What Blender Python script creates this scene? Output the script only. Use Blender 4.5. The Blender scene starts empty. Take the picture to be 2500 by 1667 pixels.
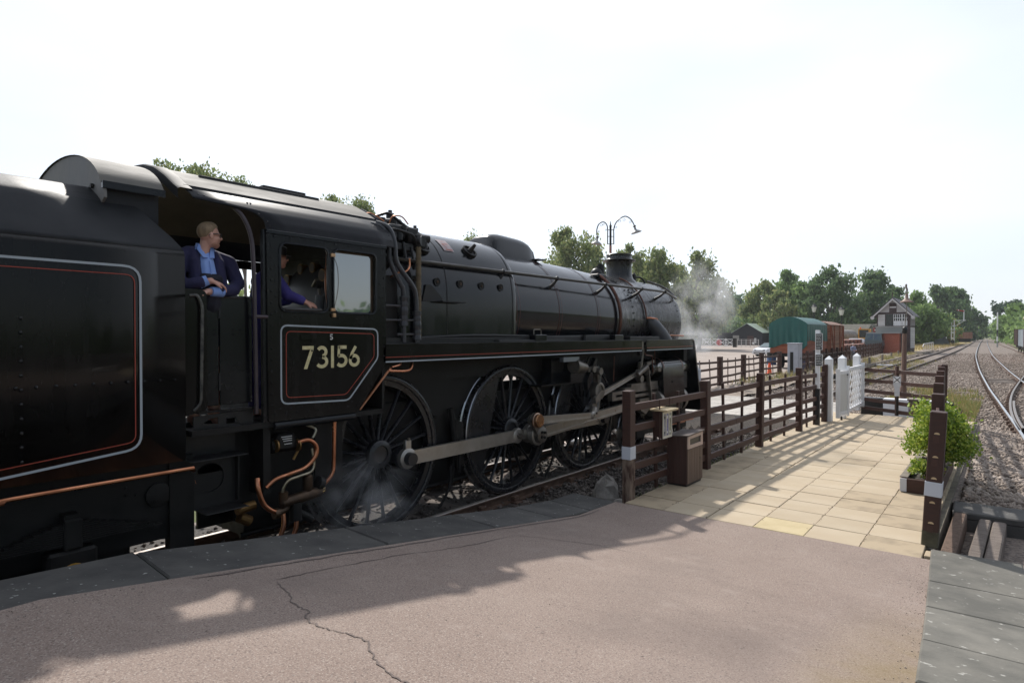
import bpy, bmesh, math, random
import numpy as np
from mathutils import Vector, Matrix, geometry
R = math.radians
random.seed(7)
RNG = np.random.default_rng(7)
SC = bpy.context.scene
COL = SC.collection

# ---------------------------------------------------------------- camera
cam_d = bpy.data.cameras.new('camera')
cam = bpy.data.objects.new('camera', cam_d)
COL.objects.link(cam)
cam.location = (0, 0, 2.34)
cam.rotation_euler = (R(90 - 0.668), 0, R(39.0))
cam_d.sensor_width = 36
cam_d.lens = 36 * 1500 / 2500
cam_d.clip_start = 0.05
cam_d.clip_end = 6000
SC.camera = cam

# ---------------------------------------------------------------- sun and sky
SUN_DIR = Vector((-0.91, 0.53, 1.0)).normalized()      # towards the sun
sun_d = bpy.data.lights.new('sun', 'SUN')
sun_d.energy = 4.8
sun_d.angle = R(1.2)
sun_d.color = (1.0, 0.955, 0.89)
sun = bpy.data.objects.new('sun', sun_d)
COL.objects.link(sun)
sun.rotation_euler = SUN_DIR.to_track_quat('Z', 'Y').to_euler()
sun.location = (-30, 20, 40)

W = bpy.data.worlds.new('World')
SC.world = W
W.use_nodes = True
nt = W.node_tree
nt.nodes.clear()
wo = nt.nodes.new('ShaderNodeOutputWorld')
bg = nt.nodes.new('ShaderNodeBackground')
sky = nt.nodes.new('ShaderNodeTexSky')
sky.sky_type = 'NISHITA'
sky.sun_disc = False
sky.sun_elevation = math.asin(SUN_DIR.z)
sky.sun_rotation = math.atan2(SUN_DIR.x, SUN_DIR.y)
sky.air_density = 1.0
sky.dust_density = 1.0
sky.ozone_density = 1.0
tc = nt.nodes.new('ShaderNodeTexCoord')
mp = nt.nodes.new('ShaderNodeMapping')
mp.inputs['Scale'].default_value = (1.0, 1.0, 2.6)
nz = nt.nodes.new('ShaderNodeTexNoise')
nz.inputs['Scale'].default_value = 1.6
nz.inputs['Detail'].default_value = 4
nz.inputs['Roughness'].default_value = 0.45
rp = nt.nodes.new('ShaderNodeValToRGB')
rp.color_ramp.elements[0].position = 0.30
rp.color_ramp.elements[0].color = (0.44, 0.44, 0.44, 1)
rp.color_ramp.elements[1].position = 0.70
rp.color_ramp.elements[1].color = (0.72, 0.72, 0.72, 1)
mx = nt.nodes.new('ShaderNodeMixRGB')
# thin bright cloud, brighter towards the sun because it scatters light forwards
vn = nt.nodes.new('ShaderNodeVectorMath'); vn.operation = 'NORMALIZE'
vd = nt.nodes.new('ShaderNodeVectorMath'); vd.operation = 'DOT_PRODUCT'; vd.inputs[1].default_value = SUN_DIR
nt.links.new(tc.outputs['Generated'], vn.inputs[0]); nt.links.new(vn.outputs[0], vd.inputs[0])
cr = nt.nodes.new('ShaderNodeMapRange'); cr.interpolation_type = 'SMOOTHSTEP'; cr.inputs['From Min'].default_value = -0.45; cr.inputs['From Max'].default_value = 0.80
cr.inputs['To Min'].default_value = 6.6; cr.inputs['To Max'].default_value = 17.0
nt.links.new(vd.outputs['Value'], cr.inputs['Value'])
cm_ = nt.nodes.new('ShaderNodeVectorMath'); cm_.operation = 'SCALE'; cm_.inputs[0].default_value = (.92, .975, 1.07)
nt.links.new(cr.outputs[0], cm_.inputs['Scale']); nt.links.new(cm_.outputs[0], mx.inputs[2])
nt.links.new(tc.outputs['Generated'], mp.inputs['Vector'])
nt.links.new(mp.outputs['Vector'], nz.inputs['Vector'])
nt.links.new(nz.outputs['Fac'], rp.inputs['Fac'])
# the cloud veil thins out away from the sun, where the sky turns bluer
ct = nt.nodes.new('ShaderNodeMapRange'); ct.inputs['From Min'].default_value = -0.5; ct.inputs['From Max'].default_value = 0.35; ct.inputs['To Min'].default_value = 0.55; ct.inputs['To Max'].default_value = 1.0
nt.links.new(vd.outputs['Value'], ct.inputs['Value'])
cf_ = nt.nodes.new('ShaderNodeMath'); cf_.operation = 'MULTIPLY'
nt.links.new(rp.outputs['Color'], cf_.inputs[0]); nt.links.new(ct.outputs[0], cf_.inputs[1]); nt.links.new(cf_.outputs[0], mx.inputs[0])
nt.links.new(sky.outputs['Color'], mx.inputs[1])
nt.links.new(mx.outputs['Color'], bg.inputs['Color'])
bg.inputs['Strength'].default_value = 0.088
nt.links.new(bg.outputs[0], wo.inputs['Surface'])

vs = SC.view_settings
SC.display_settings.display_device = 'sRGB'
vs.view_transform = 'Standard'
vs.look = 'None'
vs.exposure = 0.0
vs.gamma = 1.0
vs.use_curve_mapping = False
SC.cycles.use_denoising = True
SC.cycles.max_bounces = 8
SC.cycles.transparent_max_bounces = 12
SC.cycles.volume_bounces = 1

# ---------------------------------------------------------------- materials
MATS = {}
def mat(name, c, rough=0.6, metal=0.0, c2=None, scale=6.0, bump=0.0, bscale=None, spec=0.5, stretch=None,
        rvar=0.0, objvar=0.0, coat=0.0, detail=5, lo=0.35, hi=0.65, speck=None, bdist=0.01, trans=0.0):
    """one procedural material: two colours mixed by noise, optional speckle, roughness variation and bump"""
    if name in MATS: return MATS[name]
    m = bpy.data.materials.new(name)
    m.use_nodes = True
    t = m.node_tree; N = t.nodes; L = t.links
    b = N['Principled BSDF']
    b.inputs['Base Color'].default_value = (*c, 1)
    b.inputs['Roughness'].default_value = rough
    b.inputs['Metallic'].default_value = metal
    b.inputs['Specular IOR Level'].default_value = spec
    if coat: b.inputs['Coat Weight'].default_value = coat; b.inputs['Coat Roughness'].default_value = 0.12
    tcn = N.new('ShaderNodeTexCoord')
    vec = tcn.outputs['Object']
    if stretch:
        mpn = N.new('ShaderNodeMapping'); mpn.inputs['Scale'].default_value = stretch
        L.new(vec, mpn.inputs['Vector']); vec = mpn.outputs['Vector']
    col = None
    if c2 is not None or rvar:
        n = N.new('ShaderNodeTexNoise'); n.inputs['Scale'].default_value = scale; n.inputs['Detail'].default_value = detail
        n.inputs['Roughness'].default_value = 0.6
        L.new(vec, n.inputs['Vector'])
    if c2 is not None:
        r = N.new('ShaderNodeValToRGB')
        r.color_ramp.elements[0].position = lo; r.color_ramp.elements[0].color = (*c, 1)
        r.color_ramp.elements[1].position = hi; r.color_ramp.elements[1].color = (*c2, 1)
        L.new(n.outputs['Fac'], r.inputs['Fac']); col = r.outputs['Color']
    if speck:                                   # (colour, scale, low, high)
        n2 = N.new('ShaderNodeTexNoise'); n2.inputs['Scale'].default_value = speck[1]; n2.inputs['Detail'].default_value = 3
        L.new(vec, n2.inputs['Vector'])
        r2 = N.new('ShaderNodeValToRGB'); r2.color_ramp.elements[0].position = speck[2]; r2.color_ramp.elements[1].position = speck[3]
        L.new(n2.outputs['Fac'], r2.inputs['Fac'])
        x = N.new('ShaderNodeMixRGB'); L.new(r2.outputs['Color'], x.inputs[0])
        if col: L.new(col, x.inputs[1])
        else: x.inputs[1].default_value = (*c, 1)
        x.inputs[2].default_value = (*speck[0], 1); col = x.outputs['Color']
    if objvar:
        oi = N.new('ShaderNodeObjectInfo'); ma = N.new('ShaderNodeMapRange')
        ma.inputs['To Min'].default_value = 1 - objvar; ma.inputs['To Max'].default_value = 1 + objvar
        L.new(oi.outputs['Random'], ma.inputs['Value'])
        x = N.new('ShaderNodeMixRGB'); x.blend_type = 'MULTIPLY'; x.inputs[0].default_value = 1
        if col: L.new(col, x.inputs[1])
        else: x.inputs[1].default_value = (*c, 1)
        L.new(ma.outputs[0], x.inputs[2]); col = x.outputs['Color']
    if col: L.new(col, b.inputs['Base Color'])
    if rvar:
        ma = N.new('ShaderNodeMapRange'); ma.inputs['From Min'].default_value = 0.3; ma.inputs['From Max'].default_value = 0.7
        ma.inputs['To Min'].default_value = max(0.02, rough - rvar); ma.inputs['To Max'].default_value = min(1, rough + rvar)
        L.new(n.outputs['Fac'], ma.inputs['Value']); L.new(ma.outputs[0], b.inputs['Roughness'])
    if bump:
        nb = N.new('ShaderNodeTexNoise'); nb.inputs['Scale'].default_value = bscale or scale * 3; nb.inputs['Detail'].default_value = 4
        L.new(vec, nb.inputs['Vector'])
        bn = N.new('ShaderNodeBump'); bn.inputs['Strength'].default_value = bump; bn.inputs['Distance'].default_value = bdist
        L.new(nb.outputs['Fac'], bn.inputs['Height']); L.new(bn.outputs['Normal'], b.inputs['Normal'])
    if trans:
        tr = N.new('ShaderNodeBsdfTranslucent'); ms = N.new('ShaderNodeMixShader'); ms.inputs[0].default_value = trans
        if col: L.new(col, tr.inputs['Color'])
        else: tr.inputs['Color'].default_value = (*c, 1)
        L.new(b.outputs[0], ms.inputs[1]); L.new(tr.outputs[0], ms.inputs[2])
        L.new(ms.outputs[0], N['Material Output'].inputs['Surface'])
    MATS[name] = m
    return m

M = dict(
 tarmac=mat('tarmac', (.212,.156,.128), .93, c2=(.268,.205,.170), scale=.9, speck=((.38,.325,.28), 120, .52, .72), bump=.55, bscale=150, bdist=.006, lo=.3, hi=.7),
 crack=mat('tarmac crack', (.085,.070,.062), .95, c2=(.17,.13,.115), scale=60),
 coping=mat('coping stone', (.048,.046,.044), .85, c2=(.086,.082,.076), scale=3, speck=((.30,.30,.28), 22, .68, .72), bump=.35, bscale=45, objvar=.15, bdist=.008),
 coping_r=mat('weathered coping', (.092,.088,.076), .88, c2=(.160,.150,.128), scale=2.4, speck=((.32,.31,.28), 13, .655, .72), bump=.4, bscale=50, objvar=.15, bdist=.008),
 slab=mat('buff slab', (.40,.318,.215), .85, c2=(.455,.376,.27), scale=1.4, bump=.2, bscale=90, objvar=.055, bdist=.004, lo=.3, hi=.7),
 slab_y=mat('yellow slab', (.44,.355,.20), .85, c2=(.50,.41,.245), scale=4, bump=.2, bscale=90, bdist=.004),
 slab_d=mat('dirty buff slab', (.385,.305,.205), .88, c2=(.225,.18,.122), scale=3.2, bump=.25, bscale=90, bdist=.004, lo=.48, hi=.78),
 mortar=mat('mortar', (.10,.085,.065), .95, c2=(.17,.15,.11), scale=8),
 earth=mat('earth', (.17,.135,.105), .95, c2=(.25,.20,.16), scale=.9, bump=.8, bscale=9, bdist=.04, speck=((.33,.29,.25), 14, .55, .7)),
 darkearth=mat('oily ballast bed', (.035,.030,.027), .9, c2=(.085,.072,.06), scale=2.5, bump=.9, bscale=22, bdist=.03, speck=((.17,.15,.13), 40, .6, .7)),
 yard=mat('yard gravel', (.285,.235,.20), .95, c2=(.36,.305,.268), scale=.35, bump=.5, bscale=12, bdist=.02, speck=((.24,.20,.17), 25, .55, .75)),
 grassland=mat('grass land', (.075,.095,.03), .95, c2=(.20,.17,.07), scale=.25, bump=.6, bscale=5, bdist=.05),
 ballast=mat('ballast stone', (.165,.125,.10), .9, c2=(.36,.30,.255), scale=5, objvar=.0, detail=2, lo=.38, hi=.62),
 ballast_bed=mat('ballast bed', (.165,.13,.108), .95, c2=(.265,.22,.188), scale=7, bump=1.0, bscale=16, bdist=.05, speck=((.09,.075,.065), 24, .5, .62)),
 rail=mat('rusty rail', (.065,.035,.022), .75, c2=(.12,.07,.045), scale=9, bump=.1),
 railtop=mat('polished rail head', (.55,.55,.56), .30, 1.0, rvar=.08, scale=14),
 railtop_d=mat('dull rail head', (.20,.165,.14), .45, .8, c2=(.30,.27,.25), scale=8, rvar=.08),
 sleeper=mat('weathered sleeper', (.075,.058,.047), .9, c2=(.17,.14,.12), scale=5, stretch=(1,8,1), bump=.4, bscale=22, objvar=.25, bdist=.01),
 greytimber=mat('grey timber', (.16,.135,.11), .88, c2=(.30,.26,.215), scale=4, stretch=(1,6,6), bump=.4, bscale=26, objvar=.15, bdist=.01),
 concrete=mat('concrete', (.36,.34,.31), .9, c2=(.48,.46,.43), scale=2, bump=.25, bscale=40, objvar=.08),
 brownwood=mat('brown stained timber', (.042,.0175,.0115), .62, c2=(.070,.031,.0215), scale=5, stretch=(2,2,14), bump=.3, bscale=40, rvar=.12, objvar=.14, bdist=.006),
 brownrail=mat('brown stained rail', (.048,.0195,.013), .6, c2=(.080,.036,.025), scale=5, stretch=(12,2,12), bump=.3, bscale=40, rvar=.12, objvar=.14, bdist=.006),
 rotwood=mat('weathered post foot', (.16,.105,.075), .9, c2=(.075,.045,.03), scale=6, stretch=(3,3,.6), bump=.5, bscale=30, bdist=.01),
 white=mat('white paint', (.84,.85,.87), .5, c2=(.74,.74,.74), scale=3, bump=.05, stretch=(1,1,.4)),
 whitetape=mat('white band', (.55,.58,.63), .45),
 black=mat('black gloss paint', (.0062,.0068,.0082), .20, c2=(.011,.0115,.013), scale=2.2, rvar=.07, spec=.36),
 blackside=mat('black lined paint', (.0055,.0051,.0047), .15, c2=(.0105,.0098,.009), scale=5, rvar=.06, spec=.27, bump=.03, bscale=2.2, bdist=.012, stretch=(1,1,.22)),
 blackmatt=mat('sooty black', (.008,.008,.0085), .48, c2=(.018,.017,.0165), scale=3.5, rvar=.12, spec=.4, bump=.06, bscale=30),
 boiler=mat('boiler cladding black', (.0068,.0076,.0092), .16, c2=(.0135,.014,.0155), scale=2.0, rvar=.06, spec=.5, stretch=(1,2.2,.5), bump=.04, bscale=2.5, bdist=.02),
 smokebox=mat('smokebox black', (.012,.012,.013), .30, c2=(.030,.028,.027), scale=7, rvar=.17, stretch=(1,1.6,.5), bump=.15, bscale=30, lo=.45, hi=.7),
 roofgrey=mat('grimy cab roof', (.085,.078,.067), .75, c2=(.145,.133,.113), scale=3, rvar=.1, bump=.08, bscale=60, stretch=(1,.4,1)),
 bunker=mat('worn dark grey plate', (.014,.0155,.0185), .55, c2=(.028,.029,.032), scale=4, rvar=.08, spec=.24, bump=.12, bscale=70, bdist=.004),
 hood=mat('scuffed grey plate', (.09,.09,.09), .65, c2=(.20,.19,.175), scale=2.5, rvar=.1, bump=.08, bscale=40, stretch=(1,1,.5)),
 underframe=mat('underframe grime', (.006,.0057,.0054), .55, c2=(.014,.0127,.0115), scale=6, rvar=.15, bump=.1, spec=.3),
 wheel=mat('wheel black', (.012,.0125,.015), .30, c2=(.020,.020,.022), scale=4, rvar=.1),
 steel=mat('oiled steel', (.36,.335,.30), .36, .75, c2=(.47,.44,.40), scale=5, rvar=.1),
 steeldark=mat('dirty steel', (.15,.135,.115), .40, .7, c2=(.26,.235,.205), scale=6, rvar=.12),
 copper=mat('copper pipe', (.62,.27,.15), .32, 1.0, c2=(.40,.16,.085), scale=6, rvar=.1),
 copperdull=mat('dull copper pipe', (.15,.07,.05), .45, .8, c2=(.09,.045,.035), scale=5, rvar=.1),
 brass=mat('dull brass', (.34,.20,.075), .42, .9, c2=(.20,.12,.05), scale=8, rvar=.12),
 bronze=mat('oily bronze', (.10,.062,.038), .45, .7, c2=(.055,.037,.026), scale=9, rvar=.12),
 silverpipe=mat('tinned pipe', (.42,.39,.30), .35, 1.0, c2=(.30,.26,.17), scale=6),
 lagging=mat('rope lagging', (.17,.13,.075), .9, c2=(.10,.075,.045), scale=12, bump=.6, bscale=60),
 grey_line=mat('grey lining', (.36,.40,.43), .4),
 red_line=mat('red lining', (.33,.045,.022), .4),
 cream=mat('cream numerals', (.66,.60,.34), .5, c2=(.50,.42,.20), scale=30, detail=3, lo=.35, hi=.75),
 whiteletter=mat('white letters', (.62,.62,.60), .5),
 glass=mat('cab glass', (.045,.062,.080), .03, spec=1.0),

  darkglass=mat('dark window glass', (.015,.02,.022), .05, spec=.8),
 cabin_in=mat('cab interior brown', (.055,.036,.024), .6, c2=(.09,.06,.04), scale=3),
 navy=mat('navy cloth', (.014,.013,.05), .85, c2=(.020,.019,.066), scale=6, bump=.5, bscale=14, bdist=.02),
 navydark=mat('dark navy bib', (.007,.007,.015), .85, c2=(.011,.011,.021), scale=6, bump=.3, bscale=20),
 shirt=mat('light blue shirt', (.20,.33,.70), .8, c2=(.25,.38,.74), scale=6, bump=.3, bscale=25),
 skin=mat('skin', (.60,.345,.265), .5, c2=(.53,.27,.20), scale=12, lo=.3, hi=.8),
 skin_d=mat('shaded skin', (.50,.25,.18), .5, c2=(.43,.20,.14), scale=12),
 hair=mat('fair hair', (.15,.10,.055), .6, c2=(.27,.19,.11), scale=30, stretch=(1,1,.3), bump=.5, bscale=90),
 beard=mat('ginger beard', (.38,.19,.125), .7, c2=(.45,.24,.17), scale=50, bump=.4, bscale=120),
 darkplastic=mat('dark plastic', (.01,.01,.01), .35),
)


def tarmac_material():
    m = MATS['tarmac']; t = m.node_tree; N = t.nodes; L = t.links; b = N['Principled BSDF']; vec = N['Texture Coordinate'].outputs['Object']
    col = b.inputs['Base Color'].links[0].from_socket
    def layer(col, scale, c, lo, hi, amt, kind='noise', detail=3, stretch=None):
        v = vec
        if stretch: q = N.new('ShaderNodeMapping'); q.inputs['Scale'].default_value = stretch; L.new(vec, q.inputs['Vector']); v = q.outputs['Vector']
        n = N.new('ShaderNodeTexNoise' if kind == 'noise' else 'ShaderNodeTexVoronoi'); n.inputs['Scale'].default_value = scale
        if kind == 'noise': n.inputs['Detail'].default_value = detail
        L.new(v, n.inputs['Vector']); r = N.new('ShaderNodeMapRange'); r.inputs['From Min'].default_value = lo; r.inputs['From Max'].default_value = hi; r.inputs['To Max'].default_value = amt
        L.new(n.outputs[0], r.inputs['Value']); x = N.new('ShaderNodeMixRGB'); L.new(r.outputs[0], x.inputs[0]); L.new(col, x.inputs[1]); x.inputs[2].default_value = (*c, 1); return x.outputs['Color']
    col = layer(col, 95, (.085,.062,.055), .52, .70, .75)                       # dark binder between the chippings
    col = layer(col, .75, (.12,.092,.08), .50, .78, .55, detail=6)              # broad worn and oily patches
    col = layer(col, 5.5, (.30,.245,.21), .58, .72, .35, detail=4)             # dusty scuffs
    col = layer(col, 26, (.09,.072,.065), .735, .77, .6, detail=1)             # small spots of gum and oil
    sx = N.new('ShaderNodeSeparateXYZ'); L.new(vec, sx.inputs[0])               # moss creeping in beside the coping
    r = N.new('ShaderNodeMapRange'); r.inputs['From Min'].default_value = -.95; r.inputs['From Max'].default_value = -.45; L.new(sx.outputs['X'], r.inputs['Value'])
    r2 = N.new('ShaderNodeMapRange'); r2.inputs['From Min'].default_value = 5.6; r2.inputs['From Max'].default_value = 3.6; L.new(sx.outputs['Y'], r2.inputs['Value'])
    n = N.new('ShaderNodeTexNoise'); n.inputs['Scale'].default_value = 5; n.inputs['Detail'].default_value = 6; L.new(vec, n.inputs['Vector'])
    a = N.new('ShaderNodeMath'); a.operation = 'MULTIPLY'; L.new(r.outputs[0], a.inputs[0]); L.new(r2.outputs[0], a.inputs[1])
    a2 = N.new('ShaderNodeMath'); a2.operation = 'MULTIPLY'; L.new(a.outputs[0], a2.inputs[0]); L.new(n.outputs['Fac'], a2.inputs[1])
    x = N.new('ShaderNodeMixRGB'); L.new(a2.outputs[0], x.inputs[0]); L.new(col, x.inputs[1]); x.inputs[2].default_value = (.20, .145, .05, 1)
    L.new(x.outputs['Color'], b.inputs['Base Color'])
tarmac_material()
M['glass'].node_tree.nodes['Principled BSDF'].inputs['IOR'].default_value = 2.6   # old double-skinned pane, strongly reflecting
# ---------------------------------------------------------------- mesh helpers
WL = {}
def wl(o): return WL.get(o.name, Vector((0, 0, 0))) if o else Vector((0, 0, 0))
class MB:
    def __init__(s): s.v = []; s.f = []; s.mi = []; s.cur = 0
    def add(s, vs, fs):
        o = len(s.v); s.v += [tuple(v) for v in vs]
        s.f += [tuple(i + o for i in f) for f in fs]; s.mi += [s.cur] * len(fs); return s
    def box(s, c, d, rot=None, bev=0.0):
        x, y, z = d[0] / 2, d[1] / 2, d[2] / 2
        if bev <= 0:
            vs = [(a * x, b * y, e * z) for a in (-1, 1) for b in (-1, 1) for e in (-1, 1)]
            fs = [(0, 1, 3, 2), (4, 6, 7, 5), (0, 4, 5, 1), (2, 3, 7, 6), (0, 2, 6, 4), (1, 5, 7, 3)]
        else:
            b_ = min(bev, x * .9, y * .9, z * .9)
            vs = []; ix = {}
            for a in (-1, 1):
                for b in (-1, 1):
                    for e in (-1, 1):
                        for k in range(3):
                            p = [a * x, b * y, e * z]
                            for j in range(3):
                                if j != k: p[j] -= (a, b, e)[j] * b_
                            ix[(a, b, e, k)] = len(vs); vs.append(tuple(p))
            fs = []
            for k in range(3):
                i, j = [q for q in range(3) if q != k]
                for sgn in (-1, 1):
                    q = []
                    for (u, w) in ((-1, -1), (1, -1), (1, 1), (-1, 1)):
                        t = [0, 0, 0]; t[k] = sgn; t[i] = u; t[j] = w; q.append(ix[(*t, k)])
                    fs.append(tuple(q if (sgn > 0) == (k != 1) else q[::-1]))
            for k in range(3):           # edges along axis k
                i, j = [q for q in range(3) if q != k]
                for u in (-1, 1):
                    for w in (-1, 1):
                        def key(e, kk):
                            t = [0, 0, 0]; t[k] = e; t[i] = u; t[j] = w; return ix[(*t, kk)]
                        q = [key(-1, i), key(1, i), key(1, j), key(-1, j)]
                        fs.append(tuple(q if (u * w > 0) == (k != 1) else q[::-1]))
            for a in (-1, 1):
                for b in (-1, 1):
                    for e in (-1, 1):
                        q = [ix[(a, b, e, k)] for k in range(3)]
                        fs.append(tuple(q if a * b * e > 0 else q[::-1]))
        m = rot.to_matrix() if hasattr(rot, 'to_matrix') else (Matrix.Rotation(rot, 3, 'Z') if rot else None)
        if m is not None: vs = [m @ Vector(v) for v in vs]
        return s.add([(v[0] + c[0], v[1] + c[1], v[2] + c[2]) for v in vs], fs)
    def b2(s, a, b, bev=0.0):
        return s.box([(a[i] + b[i]) / 2 for i in range(3)], [abs(b[i] - a[i]) for i in range(3)], None, bev)
    def beam(s, a, b, w, h, up=(0, 0, 1), bev=0.0):
        a = Vector(a); b = Vector(b); y = (b - a); L = y.length; y.normalize()
        x = y.cross(Vector(up)); x = x.normalized() if x.length > 1e-6 else Vector((1, 0, 0)); z = x.cross(y)
        m = Matrix((x, y, z)).transposed(); t = MB().box((0, 0, 0), (w, L, h), None, bev)
        c = (a + b) / 2
        return s.add([m @ Vector(v) + c for v in t.v], t.f)
    def prism(s, poly, vec):
        n = len(poly); vec = Vector(vec); p = [Vector(q) for q in poly]
        vs = p + [q + vec for q in p]
        fs = [tuple(range(n - 1, -1, -1)), tuple(range(n, 2 * n))] + [(i, (i + 1) % n, n + (i + 1) % n, n + i) for i in range(n)]
        return s.add(vs, fs)
    def plate(s, loops, fn, vec):
        """flat plate with holes: loops[0] outer, others holes, 2-D points mapped by fn, thickness vec"""
        tri = geometry.tessellate_polygon([[Vector((p[0], p[1], 0)) for p in l] for l in loops])
        flat = [p for l in loops for p in l]; vec = Vector(vec)
        A = [Vector(fn(*p)) for p in flat]; n = len(A)
        fs = [tuple(t) for t in tri] + [tuple(i + n for i in t[::-1]) for t in tri]
        o = 0
        for l in loops:
            k = len(l); fs += [(o + i, o + (i + 1) % k, n + o + (i + 1) % k, n + o + i) for i in range(k)]; o += k
        return s.add(A + [a + vec for a in A], fs)
    def tube(s, path, r, n=8, cap=True, closed=False):
        P = [Vector(p) for p in path]; k = len(P); rs = r if isinstance(r, (list, tuple)) else [r] * k
        vs = []; fs = []; up = None
        for i in range(k):
            if closed: d = P[(i + 1) % k] - P[i - 1]
            else: d = P[min(i + 1, k - 1)] - P[max(i - 1, 0)]
            d = d.normalized() if d.length > 1e-9 else Vector((0, 0, 1))
            if up is None:
                up = d.orthogonal().normalized()
            else:
                up = up - d * up.dot(d); up = up.normalized() if up.length > 1e-6 else d.orthogonal().normalized()
            w = d.cross(up)
            for j in range(n):
                a = 2 * math.pi * j / n
                vs.append(P[i] + (up * math.cos(a) + w * math.sin(a)) * rs[i])
        m = k if closed else k - 1
        for i in range(m):
            i2 = (i + 1) % k
            for j in range(n):
                j2 = (j + 1) % n; fs.append((i * n + j, i * n + j2, i2 * n + j2, i2 * n + j))
        if cap and not closed:
            fs.append(tuple(range(n - 1, -1, -1))); fs.append(tuple((k - 1) * n + j for j in range(n)))
        return s.add(vs, fs)
    def cyl(s, a, b, r, n=12, r2=None): return s.tube([a, b], [r, r if r2 is None else r2], n)
    def lathe(s, o, d, prof, n=24, a0=0, a1=2 * math.pi, ref=None):
        """prof: (radius, distance along d)"""
        o = Vector(o); d = Vector(d).normalized(); u = Vector(ref).normalized() if ref else d.orthogonal().normalized(); w = d.cross(u)
        full = abs(a1 - a0 - 2 * math.pi) < 1e-6; k = n if full else n + 1; vs = []; fs = []
        for (r, t) in prof:
            for j in range(k):
                a = a0 + (a1 - a0) * j / n
                vs.append(o + d * t + (u * math.cos(a) + w * math.sin(a)) * r)
        for i in range(len(prof) - 1):
            for j in range(n):
                j2 = (j + 1) % k
                fs.append((i * k + j, i * k + j2, (i + 1) * k + j2, (i + 1) * k + j))
        return s.add(vs, fs)
    def ball(s, c, r, n=8, m=6, sq=(1, 1, 1)):
        vs = []; fs = []
        for i in range(m + 1):
            ph = math.pi * i / m
            for j in range(n):
                a = 2 * math.pi * j / n
                vs.append((c[0] + r * sq[0] * math.sin(ph) * math.cos(a), c[1] + r * sq[1] * math.sin(ph) * math.sin(a), c[2] + r * sq[2] * math.cos(ph)))
        for i in range(m):
            for j in range(n):
                fs.append((i * n + j, (i + 1) * n + j, (i + 1) * n + (j + 1) % n, i * n + (j + 1) % n))
        return s.add(vs, fs)
    def sheet(s, grid):
        """grid[i][j] of points"""
        n = len(grid); k = len(grid[0]); vs = [p for row in grid for p in row]
        return s.add(vs, [(i * k + j, i * k + j + 1, (i + 1) * k + j + 1, (i + 1) * k + j) for i in range(n - 1) for j in range(k - 1)])
    def ribbon(s, pts, w, fn, closed=True):
        """flat line of width w along 2-D pts mapped to 3-D by fn"""
        k = len(pts); P = [Vector((p[0], p[1])) for p in pts]; a = []; b = []
        for i in range(k):
            p0 = P[i - 1] if (closed or i > 0) else P[i]; p1 = P[(i + 1) % k] if (closed or i < k - 1) else P[i]
            d1 = (P[i] - p0); d2 = (p1 - P[i])
            d1 = d1.normalized() if d1.length > 1e-9 else d2.normalized(); d2 = d2.normalized() if d2.length > 1e-9 else d1
            nrm = Vector((-(d1 + d2).y, (d1 + d2).x)); nrm = nrm.normalized() if nrm.length > 1e-9 else Vector((-d1.y, d1.x))
            c = max(.5, nrm.dot(Vector((-d1.y, d1.x))))
            a.append(P[i] + nrm * w / 2 / c); b.append(P[i] - nrm * w / 2 / c)
        m = k if closed else k - 1
        return s.add([fn(*q) for q in a] + [fn(*q) for q in b], [(i, (i + 1) % k, k + (i + 1) % k, k + i) for i in range(m)])
    def mesh(s, name, off=(0, 0, 0), smooth=30, recalc=True):
        me = bpy.data.meshes.new(name)
        me.from_pydata([(v[0] - off[0], v[1] - off[1], v[2] - off[2]) for v in s.v], [], s.f)
        if recalc:
            bm = bmesh.new(); bm.from_mesh(me); bmesh.ops.recalc_face_normals(bm, faces=bm.faces); bm.to_mesh(me); bm.free()
        if smooth:
            me.shade_smooth(); me.set_sharp_from_angle(angle=R(smooth))
        return me
    def build(s, name, m, parent=None, smooth=30, loc=None, recalc=True):
        off = wl(parent) if parent else Vector(loc or (0, 0, 0))
        me = s.mesh(name, off, smooth, recalc)
        for x in (m if isinstance(m, (list, tuple)) else [m]): me.materials.append(M[x] if isinstance(x, str) else x)
        if any(s.mi): me.polygons.foreach_set('material_index', s.mi)
        o = bpy.data.objects.new(name, me); COL.objects.link(o)
        if parent: o.parent = parent; WL[o.name] = off
        else: o.location = off; WL[o.name] = off
        return o
def thing(name, label, cat, loc=(0, 0, 0), group=None, rz=0):
    o = bpy.data.objects.new(name, None); COL.objects.link(o); o.location = loc; o.rotation_euler = (0, 0, rz)
    o.empty_display_size = .2
    WL[o.name] = Vector(loc); o['label'] = label; o['category'] = cat
    if group: o['group'] = group
    return o
def tag(o, label, cat, group=None):
    o['label'] = label; o['category'] = cat
    if group: o['group'] = group
    return o
def struct(o): o['kind'] = 'structure'; return o
def stuff(o, label=None, cat=None):
    o['kind'] = 'stuff'
    if label: o['label'] = label; o['category'] = cat
    return o
def inst(src, name, parent, loc=(0, 0, 0), rot=(0, 0, 0), scale=(1, 1, 1)):
    """a piece sharing mesh data; loc in the parent's frame"""
    o = bpy.data.objects.new(name, src); COL.objects.link(o); o.parent = parent
    o.location = loc; o.rotation_euler = rot; o.scale = scale; return o
def copy_tree(o, parent=None, loc=None, rz=None):
    c = o.copy(); COL.objects.link(c); c.parent = parent
    if loc is not None: c.location = loc; WL[c.name] = Vector(loc)
    if rz is not None: c.rotation_euler[2] = rz
    for ch in list(o.children): copy_tree(ch, c)
    return c
def arc(cx, cy, r, a0, a1, n=8, ry=None):
    return [(cx + r * math.cos(R(a0 + (a1 - a0) * i / n)), cy + (ry or r) * math.sin(R(a0 + (a1 - a0) * i / n))) for i in range(n + 1)]
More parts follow.
